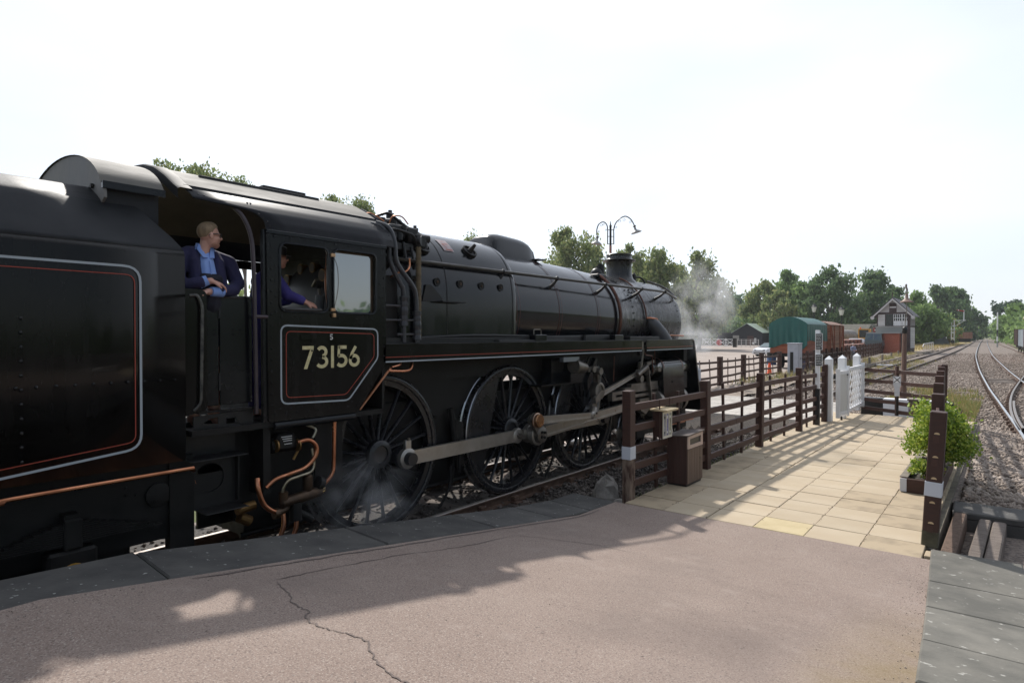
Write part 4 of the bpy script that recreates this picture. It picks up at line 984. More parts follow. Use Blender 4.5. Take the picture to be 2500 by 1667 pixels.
# numerals drawn as strokes
def stroke(mb, pts, w): mb.ribbon(pts, w, lambda y, z: (L(x0 + .001), y, z), closed=False)
def numeral(mb, ch_, y, z, h, w):
    s_ = w * .5; H = h; W_ = h * .56
    if ch_ == '7': stroke(mb, [(y, z + H - s_), (y + W_, z + H - s_)], w); mb.add([(L(x0 + .001), *q) for q in ((y + W_, z + H - w * .9), (y + W_ - w * 1.1, z + H - w * .9), (y + W_ * .12, z), (y + W_ * .12 + w * 1.1, z))], [(0, 1, 2, 3)])
    if ch_ == '1': stroke(mb, [(y + W_ * .3, z), (y + W_ * .3, z + H)], w)
    if ch_ == '3':
        stroke(mb, arc(y + W_ * .42, z + H * .73, W_ * .38, 150, -80, 12, H * .27 - s_) , w); stroke(mb, arc(y + W_ * .42, z + H * .29, W_ * .45, 85, -150, 14, H * .29 - s_), w)
    if ch_ == '5':
        stroke(mb, [(y + W_ * .92, z + H - s_), (y + W_ * .16, z + H - s_)], w); stroke(mb, [(y + W_ * .20, z + H - s_ * .2), (y + W_ * .14, z + H * .50)], w * .85)
        stroke(mb, [(y + W_ * .12, z + H * .52)] + arc(y + W_ * .42, z + H * .31, W_ * .45, 100, -145, 14, H * .31 - s_), w)
    if ch_ == '6':
        stroke(mb, arc(y + W_ * .48, z + H * .30, W_ * .42, 0, 360, 24, H * .30 - s_), w); stroke(mb, [(y + W_ * .10, z + H * .36), (y + W_ * .24, z + H * .62), (y + W_ * .62, z + H - s_ * .6)], w)
mb = MB(); cy = 3.315
for ch_, adv in zip('73156', (.163, .137, .092, .150, .15)):
    numeral(mb, ch_, cy, 2.005 - (cy - 3.31) * .0, .222, .034); cy += adv
P(mb, 'cab_numerals', 'cream', cab, 0)
mb = MB(); numeral(mb, '5', 3.625, 2.285, .058, .011); P(mb, 'power_class_figure', 'whiteletter', cab, 0)
P(MB().b2((L(CX), 3.295, 2.285), (L(CX + .012), 3.52, 2.345), .004), 'cover_plate', 'blackside', cab, 0)
mb = MB(); rv = lambda y, z: mb.ball((L(CX + .002), y, z), .0105, 8, 5)
for z in np.arange(1.58, 3.25, .105): rv(3.0, z); rv(4.305, z) if z > 2.05 else None
for z in np.arange(2.55, 3.25, .14): rv(3.045, z); rv(4.255, z + .05)
for y in np.arange(3.03, 3.95, .115): rv(y, 1.60); rv(y + .05, 1.645)
for t in np.linspace(0, 1, 5): rv(3.99 + .29 * t, 1.62 + .36 * t)
for y in np.arange(3.03, 4.32, .165): rv(y, 3.245); 
for y in np.arange(3.1, 4.25, .21): rv(y, 2.50)
for z in np.arange(1.78, 2.3, .1): rv(3.42, z)
stuff(P(mb, 'rivets', 'black', cab))
P(MB().b2((L(CX - .02), 2.955, 3.262), (L(CX + .012), 4.345, 3.30), .004), 'eaves_strip', 'black', cab, 0)
# sliding glass, brass runner, window latch, leather arm rest
P(MB().b2((L(CX - .040), 3.66, 2.56), (L(CX - .034), 4.16, 3.19)), 'window_pane', 'glass', cab, 0)
P(MB().b2((L(CX - .045), 3.615, 2.56), (L(CX - .012), 3.665, 3.20), .004).b2((L(CX - .045), 4.155, 2.56), (L(CX - .028), 4.19, 3.19), .004).b2((L(CX - .045), 3.66, 3.165), (L(CX - .03), 4.16, 3.19)), 'pane_frame', mat('worn bronze frame', (.10,.065,.04), .4, .6, c2=(.06,.045,.03), scale=9), cab, 0)
P(MB().box((L(CX + .02), 3.66, 2.53), (.035, .035, .04), None, .004).box((L(CX + .01), 3.655, 3.13), (.03, .05, .035), None, .004).box((L(CX + .01), 3.655, 2.585), (.03, .05, .03), None, .004), 'latch', mat('bright brass latch', (.55,.34,.19), .35, .8), cab, 0)
P(MB().tube(smoothpath([(L(CX - .01), 3.68, 3.12), (L(CX + .02), 3.705, 3.0), (L(CX + .02), 3.71, 2.8), (L(CX - .01), 3.685, 2.6)], 5), .004, 5), 'deflector_wire', 'steeldark', cab)
P(MB().box((L(CX - .03), 3.33, 2.575), (.13, .40, .035), None, .015), 'arm_rest', mat('worn leather', (.03,.028,.028), .45, c2=(.05,.047,.045), scale=20), cab, 40)
# roof: side curve with rear cut away, crown panel, rear arch lip
def roofsec(t):            # t 0..1 from eaves to crown centre
    pts = [(1.222, 3.29), (1.205, 3.37), (1.16, 3.45), (1.08, 3.525), (.98, 3.585), (.90, 3.625), (.72, 3.73), (.50, 3.835), (.25, 3.90), (0, 3.925)]
    f = t * (len(pts) - 1); i = min(int(f), len(pts) - 2); f -= i
    return (pts[i][0] * (1 - f) + pts[i + 1][0] * f, pts[i][1] * (1 - f) + pts[i + 1][1] * f)
def yrear(z): return interp([(3.29, 2.955), (3.37, 2.945), (3.42, 2.90), (3.455, 2.84), (3.475, 2.74), (3.485, 2.36), (4.2, 2.34)], z)
for s in (1, -1):
    g = []
    for t in np.linspace(0, 5 / 9, 22):
        x, z = roofsec(t); ya = yrear(z); g.append([(L(x * s), ya + (4.45 - ya) * u, z) for u in np.linspace(0, 1, 8)])
    rs = P(MB().sheet(g), 'roof_side', mat('black roof side', (.013,.014,.017), .50, c2=(.022,.022,.026), scale=4, rvar=.08, spec=.16, bump=.1, bscale=45, bdist=.003), smooth=50)
    mod = rs.modifiers.new('thickness', 'SOLIDIFY'); mod.thickness = .012; mod.offset = 0
    P(MB().beam((L(.90 * s), 2.36, 3.632), (L(.90 * s), 4.46, 3.632), .03, .02), 'gutter', 'black', rs, 0)
    mb = MB()
    for y in (2.42, 2.47, 2.86, 2.89): mb.ball((L(1.06 * s), y, 3.54), .012, 6, 4)
    for z in (3.36, 3.42, 3.48, 3.53, 3.57): x, _ = [q for q in [roofsec(t) for t in np.linspace(0, .6, 60)] if q[1] >= z][0]; mb.ball((L(x * s), 4.415, z), .010, 6, 4)
    for t, yy in zip(np.linspace(0.02, .2, 5), (2.99, 2.985, 2.96, 2.93, 2.90)): x, z = roofsec(t); mb.ball((L((x + .004) * s), yy + .01, z), .010, 6, 4)
    stuff(P(mb, 'rivets', 'black', rs))
def holed(g, x0_, x1_, y0_, y1_):                 # a sheet with the sliding hatch left open
    mb = MB().sheet(g); keep = []
    for f_ in mb.f:
        cx_ = sum(mb.v[i][0] for i in f_) / 4; cy_ = sum(mb.v[i][1] for i in f_) / 4
        if not (x0_ < cx_ < x1_ and y0_ < cy_ < y1_): keep.append(f_)
    mb.f = keep; mb.mi = [0] * len(keep); return mb
g = [[(L(x * s_), y, z + .004) for y in np.linspace(2.36, 4.47, 32)] for s_, (x, z) in [(1, roofsec(t)) for t in np.linspace(5 / 9, 1, 20)] + [(-1, roofsec(t)) for t in np.linspace(1, 5 / 9, 20)[1:]]]
crown = P(holed(g, L(.06), L(.50), 2.88, 3.42), 'roof_crown', 'roofgrey', smooth=60)
mod = crown.modifiers.new('thickness', 'SOLIDIFY'); mod.thickness = .012; mod.offset = 0
P(MB().b2((L(.52), 2.66, 3.80), (L(.56), 3.95, 3.842), .005).b2((L(-.40), 2.66, 3.90), (L(-.28), 3.98, 3.93), .005).b2((L(-.45), 3.44, 3.90), (L(.30), 3.95, 3.935), .006), 'roof_hatch', 'blackmatt', crown, 0)
sec = [roofsec(t) for t in np.linspace(.42, 1, 20)]
lipo = [(L(x), z + .03) for x, z in sec] + [(L(-x), z + .03) for x, z in sec[::-1][1:]]
g = []
for yy, dz_ in ((2.40, -.02), (2.40, .012), (2.30, .012), (2.28, .0), (2.28, -.085), (2.31, -.10)):
    g.append([(x, yy, z - .02 + dz_) for x, z in lipo])
P(MB().sheet(g), 'roof_lip', mat('matt black lip', (.010,.010,.012), .65, c2=(.017,.017,.019), scale=5, spec=.2), crown, 40)
# cab inside: floor, spectacle plate with backhead, ceiling lining, gauges
ins = P(MB().b2((L(-1.2), 2.3, 1.48), (L(1.2), 4.32, 1.53)).b2((L(-1.2), 4.30, 1.5), (L(1.2), 4.33, 3.3)).b2((L(-1.0), 4.28, 3.25), (L(1.0), 4.33, 3.55)), 'cab_floor', 'underframe', smooth=0)
P(holed([[(L(x), y, z - .03) for y in np.linspace(2.42, 4.3, 30)] for x, z in [roofsec(t) for t in np.linspace(.33, 1, 20)] + [(-a, b) for a, b in [roofsec(t) for t in np.linspace(1, .33, 20)[1:]]]], L(.04), L(.52), 2.86, 3.44), 'ceiling_lining', 'cabin_in', smooth=60)
bh = P(MB().lathe((XT, 4.30, 2.35), (0, -1, 0), [(.80, 0), (.80, .12), (.74, .17), (.35, .19), (0, .19)], 32), 'backhead', 'blackmatt', smooth=40)
for (x, z, r) in ((.35, 3.02, .07), (.15, 3.12, .06), (-.1, 3.12, .06), (.55, 2.92, .06), (-.4, 3.0, .07)):
    gg = P(MB().cyl((L(x), 4.2, z), (L(x), 4.12, z), r, 18), 'gauge', 'brass', bh)
    P(MB().cyl((L(x), 4.119, z), (L(x), 4.114, z), r * .86, 18), 'gauge_face', 'cabin_in', gg)
P(MB().tube(smoothpath([(L(.6), 4.2, 3.2), (L(.7), 4.0, 3.1), (L(.72), 3.95, 2.6), (L(.7), 4.0, 2.0)], 5), .022, 8).tube([(L(.45), 4.1, 1.6), (L(.48), 4.0, 2.85)], .018, 8).tube([(L(.2), 4.1, 2.9), (L(.5), 3.95, 2.95)], .02, 8), 'regulator_rods', 'steeldark', bh)
P(MB().tube(smoothpath([(L(.9), 4.15, 3.3), (L(.92), 4.1, 2.9), (L(.9), 4.12, 2.5)], 4), .014, 8).tube(smoothpath([(L(.8), 3.9, 3.35), (L(.82), 3.85, 2.9), (L(.8), 3.9, 2.6)], 4), .012, 8), 'copper_pipe', 'copper', bh)
P(MB().b2((L(.55), 3.55, 1.53), (L(1.1), 3.95, 2.3), .02).cyl((L(.8), 3.75, 2.3), (L(.8), 3.80, 2.75), .05, 10).b2((L(.6), 3.2, 2.0), (L(1.1), 3.5, 2.08), .02), 'driver_pedestal', mat('grey pedestal', (.12,.12,.12), .5, c2=(.17,.17,.16), scale=6), smooth=0)
# cab rear pillars and grab rail
P(MB().b2((L(1.16), 2.93, 1.53), (L(1.206), 2.975, 3.30)), 'rear_pillar', 'black', smooth=0)
P(MB().tube(smoothpath([(L(1.10), 2.72, 3.47), (L(1.15), 2.78, 3.38), (L(1.18), 2.835, 3.2), (L(1.19), 2.85, 2.9), (L(1.19), 2.86, 2.4), (L(1.19), 2.87, 1.62)], 5), .019, 8).cyl((L(1.19), 2.86, 2.50), (L(1.21), 2.97, 2.50), .018, 8), 'grab_rail', mat('purple grey rail', (.06,.05,.058), .35, .5, c2=(.09,.07,.075), scale=6))
P(MB().cyl((L(1.2), 3.03, 1.49), (L(1.2), 3.93, 1.49), .038, 12), 'valance_tube', 'black')
P(MB().b2((L(.9), 2.95, .85), (L(1.16), 3.02, 1.53)).prism([(L(1.1), 3.52, 1.5), (L(1.1), 3.9, 1.5), (L(1.1), 3.62, .95), (L(1.1), 3.52, .80)], (.02, 0, 0)).b2((L(.62), 2.8, .6), (L(.9), 4.0, 1.5)), 'cab_support', 'underframe', smooth=0)
# --- pipework in front of the cab
GP = mat('grey blue pipe', (.030,.031,.036), .36, c2=(.045,.045,.05), scale=6, rvar=.08)
pp = P(MB().tube(smoothpath([(L(1.0), 4.30, 3.56), (L(1.08), 4.40, 3.52), (L(1.13), 4.45, 3.38), (L(1.14), 4.46, 3.18), (L(1.15), 4.50, 3.06), (L(1.16), 4.60, 2.90), (L(1.16), 4.64, 2.80), (L(1.16), 4.645, 2.25)], 6), .027, 12), 'injector_pipe', GP)
P(MB().tube(smoothpath([(L(1.02), 4.36, 3.58), (L(1.10), 4.47, 3.53), (L(1.15), 4.515, 3.38), (L(1.16), 4.53, 3.18), (L(1.17), 4.60, 3.06), (L(1.18), 4.75, 2.90), (L(1.18), 4.81, 2.75), (L(1.18), 4.825, 2.25)], 6), .029, 12), 'injector_pipe', GP)
for (y, z, x) in ((4.645, 2.68, 1.16), (4.645, 2.52, 1.16), (4.825, 2.52, 1.18), (4.825, 2.36, 1.18)):
    P(MB().lathe((L(x), y, z), (0, 0, 1), [(.03, -.09), (.05, -.085), (.05, -.05), (.042, -.03), (.05, 0), (.042, .03), (.05, .05), (.05, .085), (.03, .09)], 10).cyl((L(x), y, z - .02), (L(x - .02), y - .28, z - .02), .012, 8), 'pipe_union', GP, pp)
lag = P(MB().tube([(L(1.06), 4.96, z) for z in np.linspace(2.24, 3.42, 40)], [.03 + .004 * (i % 2) for i in range(40)], 10), 'lagged_pipe', 'lagging', smooth=0)
mb = MB()                                         # manifold and valves on the firebox crown
mb.b2((L(.55), 4.62, 3.45), (L(.98), 4.85, 3.62), .03).cyl((L(.8), 4.5, 3.56), (L(.8), 5.1, 3.50), .07, 14).b2((L(.78), 4.85, 3.40), (L(1.02), 5.0, 3.60), .02).cyl((L(.9), 4.9, 3.44), (L(1.1), 4.98, 3.44), .06, 12).b2((L(.95), 4.92, 3.36), (L(1.1), 5.05, 3.52), .02)
mb.cyl((L(.5), 4.5, 3.66), (L(.62), 4.95, 3.70), .055, 12).b2((L(.38), 4.9, 3.64), (L(.62), 5.12, 3.77), .03).cyl((L(.55), 4.5, 3.78), (L(.75), 4.72, 3.62), .045, 10).b2((L(.3), 4.5, 3.7), (L(.6), 4.8, 3.76), .02)
mb.cyl((L(.7), 4.7, 3.6), (L(.7), 4.7, 3.72), .05, 10).cyl((L(.95), 5.0, 3.5), (L(1.0), 5.18, 3.49), .05, 10).ball((L(.85), 4.72, 3.46), .1, 10, 8).b2((L(.85), 4.62, 3.30), (L(1.06), 4.9, 3.4), .02).cyl((L(.75), 4.62, 3.46), (L(1.05), 4.60, 3.47), .045, 10)
for (x, y, z, r) in ((.62, 4.62, 3.66, .05), (.72, 4.86, 3.66, .045), (.98, 4.80, 3.56, .04), (1.02, 4.70, 3.47, .045), (.90, 5.05, 3.58, .04), (.5, 5.0, 3.79, .05), (1.06, 5.06, 3.40, .035)):
    mb.cyl((L(x), y, z - r), (L(x), y, z + r), r, 10).cyl((L(x), y, z + r), (L(x), y, z + r * 1.8), r * .5, 8).lathe((L(x), y, z), (1, 0, .3), [(r * 1.15, -.01), (r * 1.25, 0), (r * 1.15, .012), (0, .012)], 8)
mb.tube(bent([(L(.62), 4.66, 3.74), (L(.7), 4.8, 3.80), (L(.8), 5.0, 3.64), (L(.98), 5.12, 3.52)], .05), .018, 8).tube(bent([(L(.9), 4.5, 3.50), (L(1.05), 4.62, 3.54), (L(1.08), 4.86, 3.50), (L(1.04), 5.0, 3.30)], .05), .018, 8).tube([(L(1.06), 4.72, 3.40), (L(1.08), 4.74, 3.22)], .02, 8).tube([(L(1.06), 4.84, 3.36), (L(1.08), 4.86, 3.22)], .016, 8)
man = P(mb, 'steam_manifold', 'blackmatt', smooth=40)
P(MB().tube(smoothpath([(L(.8), 4.72, 3.60), (L(.85), 4.74, 3.72), (L(.9), 4.84, 3.73), (L(.95), 4.9, 3.64)], 5), .009, 6).tube(smoothpath([(L(1.08), 4.80, 3.22), (L(1.08), 4.80, 3.12), (L(1.10), 4.72, 3.06), (L(1.1), 4.62, 3.04), (L(1.1), 4.5, 2.98)], 5), .010, 6).tube(smoothpath([(L(.6), 4.5, 3.74), (L(.7), 4.55, 3.75), (L(.8), 4.66, 3.66)], 5), .008, 6), 'copper_pipe', 'copper', man)
P(MB().b2((L(.70), 4.34, 3.12), (L(1.12), 4.62, 3.18)).b2((L(1.0), 4.36, 2.20), (L(1.1), 4.60, 3.0)), 'pipe_bracket', 'underframe', smooth=0)
# --- injector and copper pipes below the cab
cu = lambda pts, r=.021, m='copper', nm='copper_pipe': P(MB().tube(smoothpath(pts, 6), r, 12), nm, m)
P(MB().tube(bent([(L(1.19), 3.70, 1.50), (L(1.19), 3.685, .93), (L(1.17), 3.56, .82)], .10), .021, 12), 'copper_pipe', 'copper')
cu([(L(1.17), 3.30, 1.30), (L(1.20), 3.40, 1.31), (L(1.21), 3.475, 1.24), (L(1.21), 3.46, 1.14), (L(1.2), 3.36, 1.05), (L(1.19), 3.20, 1.015), (L(1.18), 3.06, .985), (L(1.16), 2.98, .92)])
cu([(L(1.14), 2.90, 1.02), (L(1.17), 2.895, .92), (L(1.18), 2.94, .78), (L(1.18), 3.02, .70), (L(1.17), 3.09, .675)], .023)
cu([(L(1.14), 3.16, .64), (L(1.16), 3.15, .52), (L(1.16), 3.09, .38), (L(1.14), 3.03, .28)], .022)
cu([(L(1.13), 3.30, .60), (L(1.15), 3.29, .48), (L(1.15), 3.24, .36), (L(1.13), 3.2, .26)], .022)
cu([(L(1.12), 3.42, 1.45), (L(1.16), 3.50, 1.40), (L(1.17), 3.46, 1.32)], .014, 'silverpipe', 'tinned_pipe')
cu([(L(1.18), 3.445, 1.22), (L(1.2), 3.455, 1.08), (L(1.2), 3.42, 1.0), (L(1.19), 3.30, .975), (L(1.19), 3.19, .955), (L(1.18), 3.14, .89), (L(1.17), 3.13, .80)], .015, 'silverpipe', 'tinned_pipe')
P(MB().tube([(L(1.12), 3.36, 1.26), (L(1.12), 3.28, 1.13)], .014, 8), 'copper_pipe', 'brass')
P(MB().tube(smoothpath([(L(1.24), 4.40, 1.98), (L(1.20), 4.55, 2.0), (L(1.14), 4.62, 2.03)], 4), .012, 8).tube(smoothpath([(L(1.2), 4.38, 1.94), (L(1.2), 4.68, 1.93), (L(1.15), 4.78, 2.02)], 4), .016, 8).tube([(L(1.2), 4.0, 1.55), (L(1.2), 4.42, 1.97)], .014, 8), 'copper_pipe', 'copper')
inj = P(MB().tube([(L(1.16), 3.13, .745), (L(1.16), 3.22, .75), (L(1.16), 3.45, .77), (L(1.16), 3.55, .775)], [.048, .052, .058, .05], 16).cyl((L(1.16), 3.50, .78), (L(1.16), 3.60, .785), .032, 12).cyl((L(1.16), 3.15, .74), (L(1.16), 3.15, .85), .045, 12).lathe((L(1.16), 3.41, .86), (0, 0, 1), [(.03, -.1), (.045, -.03), (.05, 0), (.05, .09), (.03, .11), (0, .11)], 14).cyl((L(1.16), 3.05, .66), (L(1.16), 3.10, .66), .05, 12).tube(smoothpath([(L(1.16), 3.09, .665), (L(1.16), 3.17, .68), (L(1.16), 3.2, .74)], 4), .032, 10), 'injector', 'bronze', smooth=40)
P(MB().cyl((L(1.16), 3.54, .78), (L(1.16), 3.585, .785), .034, 6), 'brass_nut', mat('bright brass nut', (.62,.42,.13), .35, .9), inj)
P(MB().cyl((L(1.165), 3.52, .87), (L(1.165), 3.57, .855), .065, 14), 'pipe_flange', 'underframe', inj)
P(MB().cyl((L(1.15), 3.28, .72), (L(1.15), 3.28, .55), .06, 12).cyl((L(1.15), 3.3, .62), (L(1.16), 3.45, .52), .04), 'injector_body', 'underframe', inj)
wv = P(MB().cyl((L(1.08), 3.05, 1.28), (L(1.08), 3.32, 1.28), .07, 14).b2((L(1.02), 3.10, 1.24), (L(1.16), 3.28, 1.40), .02), 'water_valve', 'underframe')
P(MB().cyl((L(1.14), 3.08, 1.29), (L(1.14), 3.095, 1.29), .06, 14).cyl((L(1.15), 3.30, 1.27), (L(1.15), 3.315, 1.27), .06, 14).ball((L(1.12), 3.0, 1.28), .03, 10, 8), 'brass_flange', 'brass', wv)
for k, z in enumerate((1.365, 1.345, 1.325, 1.295)):
    P(MB().add([(L(1.163), 3.13 + .01 * k, z), (L(1.163), 3.24, z), (L(1.163), 3.24, z + .007), (L(1.163), 3.13 + .01 * k, z + .007)], [(0, 1, 2, 3)]), 'instruction_plate', 'whiteletter', wv, 0)
# ================================================================ TENDER
tender = thing('tender', 'black tender with grey and red lining coupled behind the cab', 'tender', (XT, 0, 0))
def T(mb, name, m, parent=None, smooth=30): return mb.build(name, m, parent or tender, smooth)
Y0 = -7.2
front = [(2.24, 1.222, 1.30), (2.24, 1.222, 2.2), (2.24, 1.222, 2.98), (2.235, 1.218, 3.02), (2.215, 1.20, 3.06), (2.17, 1.155, 3.13), (2.08, 1.085, 3.235), (2.00, 1.02, 3.33), (1.95, .985, 3.38), (1.92, .955, 3.405), (1.90, .90, 3.44), (1.88, .76, 3.51), (1.86, .70, 3.53)]
for s in (1, -1):
    g = [[(L(x * s), Y0 + (yf - Y0) * t, z) for t in (0, .5, .8, .92, 1)] for yf, x, z in front]
    o = T(MB().sheet(g[:4]), 'tank_side', 'blackside', smooth=60)
    o2 = T(MB().sheet(g[3:]), 'bunker_side', 'bunker', smooth=45)
    for q in (o, o2):
        md = q.modifiers.new('thickness', 'SOLIDIFY'); md.thickness = .012; md.offset = -1 if s > 0 else 1
    if s > 0: tank = o
T(MB().b2((L(-1.20), Y0, 1.32), (L(1.20), 2.18, 2.9)).b2((L(-1.0), Y0, 2.9), (L(1.0), 1.6, 3.2)), 'tank', 'bunker', smooth=0)
coal = T(MB().sheet([[(L(x), y, 3.25 + .22 * math.cos(x * 1.4) + random.uniform(-.06, .06)) for x in np.linspace(-.9, .9, 18)] for y in np.linspace(Y0, 1.5, 40)]), 'coal', 'underframe', smooth=0)
fn = lambda y, z: (L(1.2255), y, z)
T(MB().ribbon(rpoly([(1.905, 1.452), (1.905, 2.865), (-6.5, 2.865), (-6.5, .62)], [.11, .12, .1, .1]), .018, fn), 'grey_lining', 'grey_line', tank, 0)
T(MB().ribbon(rpoly([(1.865, 1.505), (1.865, 2.80), (-6.4, 2.80), (-6.4, .72)], [.06, .07, .1, .1]), .007, fn), 'red_lining', 'red_line', tank, 0)
mb = MB()
for k, y in enumerate(np.arange(.55, 2.22, .115)): mb.ball((L(1.223), y, 1.97), .013, 8, 5)
for z in np.arange(1.46, 2.45, .099): mb.ball((L(1.223), 1.155, z), .013, 8, 5)
stuff(T(mb, 'rivets', 'black', tank))
# front side extension, gangway doors, grab rail
T(MB().plate([rpoly([(2.245, 1.66), (2.42, 1.70), (2.42, 2.715), (2.245, 2.72)], [.0, .03, .06, 0])], lambda y, z: (L(1.20), y, z), (.014, 0, 0)), 'front_wing', 'blackside', smooth=0)
dr = None
for a, b in ((2.425, 2.565), (2.575, 2.87)):
    d_ = T(MB().b2((L(1.10), a, 1.72), (L(1.118), b, 2.665), .004).cyl((L(1.11), a, 2.668), (L(1.11), b, 2.668), .016, 8), 'gangway_door', 'black', smooth=30)
    mb = MB()
    for y in ((a + b) / 2 - .03, (a + b) / 2 + .03):
        for z in (2.34, 2.38): mb.ball((L(1.119), y, z), .011, 6, 4)
    stuff(T(mb, 'rivets', 'black', d_)); dr = d_
T(MB().b2((L(1.118), 2.56, 2.48), (L(1.13), 2.575, 2.62)).b2((L(1.118), 2.56, 1.85), (L(1.13), 2.575, 2.0)), 'door_hinge', 'blackmatt', dr, 0)
T(MB().tube(bent([(L(1.215), 2.28, 2.66), (L(1.24), 2.33, 2.67), (L(1.245), 2.37, 2.58), (L(1.245), 2.355, 1.76), (L(1.215), 2.31, 1.70)], .07), .013, 8), 'grab_rail', mat('worn grab rail', (.14,.135,.12), .4, .6, c2=(.03,.03,.032), scale=14))
# fall plate and bracket, steps
T(MB().b2((L(1.02), 2.36, 1.665), (L(1.17), 2.87, 1.685)), 'fall_plate', 'black', smooth=0)
T(MB().plate([[(2.34, 1.52), (2.87, 1.46), (2.87, 1.66), (2.34, 1.64)], [(2.42, 1.57), (2.55, 1.56), (2.55, 1.62), (2.46, 1.61)][::-1], [(2.62, 1.55), (2.75, 1.535), (2.70, 1.61), (2.62, 1.62)][::-1]], lambda y, z: (L(1.12), y, z), (.015, 0, 0)), 'step_bracket', 'blackmatt', smooth=0)
for z, ya, yb in ((1.27, 2.30, 2.80), (.80, 2.42, 2.80)):
    T(MB().b2((L(.92), ya, z - .008), (L(1.19), yb, z), .003).b2((L(.915), ya, z), (L(.93), yb, z + .3)), 'step', 'blackmatt', smooth=0)
T(MB().plate([[(2.36, .80), (2.82, .80), (2.82, 1.26), (2.36, 1.26)], arc(2.56, 1.06, .13, 0, 360, 18)[:-1][::-1]], lambda y, z: (L(.935), y, z), (.012, 0, 0)).b2((L(.94), 2.79, .82), (L(1.0), 2.81, 1.25)), 'step_backplate', 'blackmatt', smooth=0)
T(MB().tube(smoothpath([(L(.92), 2.40, 1.12), (L(.91), 2.45, 1.02), (L(.9), 2.52, .92)], 4), .02, 8), 'feed_hose', 'copper')
T(MB().cyl((L(1.05), 2.75, .74), (L(1.05), 2.92, .76), .045, 12).cyl((L(1.0), 2.8, .66), (L(1.0), 2.9, .60), .05, 12), 'hose_coupling', 'brass')
T(MB().tube(smoothpath([(L(1.215), -3, 1.19), (L(1.215), 0, 1.195), (L(1.215), 1.0, 1.195), (L(1.215), 1.1, 1.215), (L(1.215), 2.2, 1.225), (L(1.21), 2.28, 1.22), (L(1.15), 2.33, 1.19)], 6), .017, 10), 'copper_pipe', 'copper')
# frames, axleboxes, springs, wheels
T(MB().b2((L(.93), Y0, .62), (L(.97), 2.30, 1.30)).b2((L(-.97), Y0, .62), (L(-.93), 2.30, 1.30)).b2((L(-.9), Y0, .20), (L(.9), 1.9, 1.3)).b2((L(.9), 2.2, .5), (L(1.0), 2.4, 1.3)), 'tender_frame', 'underframe', smooth=0)
for y in (-4.5, -1.4, 1.48):
    ab = T(MB().b2((L(.97), y - .16, .40), (L(1.12), y + .16, .74), .02).b2((L(.97), y - .05, .74), (L(1.10), y + .05, 1.0)), 'axlebox', 'underframe', smooth=0)
    T(MB().cyl((L(1.12), y, .56), (L(1.135), y, .56), .085, 20), 'axlebox_cover', mat('yellow axlebox cover', (.45,.24,.03), .5, c2=(.36,.18,.02), scale=9), ab)
    for k in range(10):
        T(MB().b2((L(1.02), y - .62 + .055 * k, .78 + .016 * k), (L(1.11), y + .62 - .055 * k, .792 + .016 * k)), 'spring_leaf', 'underframe', ab, 0)
    T(MB().b2((L(1.0), y - .06, .75), (L(1.13), y + .06, .97), .01), 'spring_buckle', 'underframe', ab, 0)
    for s in (1, -1):
        T(MB().lathe((L(0), y, .50), (s, 0, 0), [(.06, .6), (.1, .76), (.40, .72), (.42, .76), (.5, .76), (.5, .66), (.53, .64), (.53, .62), (.1, .62)], 36), 'tender_wheel', 'wheel', smooth=40)
mb = MB()
for y, z in ((1.88, 1.10), (1.88, 1.04), (1.95, 1.03), (2.02, 1.02), (2.10, 1.08), (2.2, 1.05), (2.28, 1.08), (2.28, .95)): mb.ball((L(.972), y, z), .012, 6, 4)
stuff(T(mb, 'rivets', 'underframe'))
T(MB().lathe((L(.97), 2.12, 1.0), (1, 0, 0), [(.1, 0), (.1, .02), (.06, .03), (0, .03)], 20), 'drain_plate', 'underframe')
# hood over the front of the tender
sec = [(1.06 * math.cos(R(a)), 3.40 + .47 * math.sin(R(a))) for a in np.linspace(0, 180, 28)]
hd = T(MB().prism([(L(x), 1.715, z) for x, z in [(.86, 3.30)] + sec + [(-.86, 3.30)]], (0, .02, 0)), 'hood', 'hood', smooth=0)
T(MB().sheet([[(L(x * 1.006), y, z + .006) for y in (1.70, 1.9, 2.16)] for x, z in sec[2:-2]]), 'hood_roof', 'roofgrey', hd, 60)
T(MB().b2((L(.96), 1.74, 3.0), (L(.99), 2.13, 3.55)), 'hood_side', 'bunker', hd, 0)
T(MB().beam((L(1.045), 1.705, 3.50), (L(1.045), 2.16, 3.50), .03, .055), 'hood_gutter', 'black', hd, 0)
T(MB().box((L(.72), 1.71, 3.52), (.26, .012, .012)).cyl((L(.62), 1.715, 3.52), (L(.62), 1.695, 3.52), .02, 8).cyl((L(.82), 1.715, 3.52), (L(.82), 1.695, 3.52), .02, 8), 'hood_bolts', 'underframe', hd)
T(MB().b2((L(-1.16), 2.10, 1.5), (L(1.0), 2.14, 3.0)), 'tender_front', mat('brown tender front', (.06,.04,.028), .6, c2=(.10,.07,.05), scale=2), smooth=0)

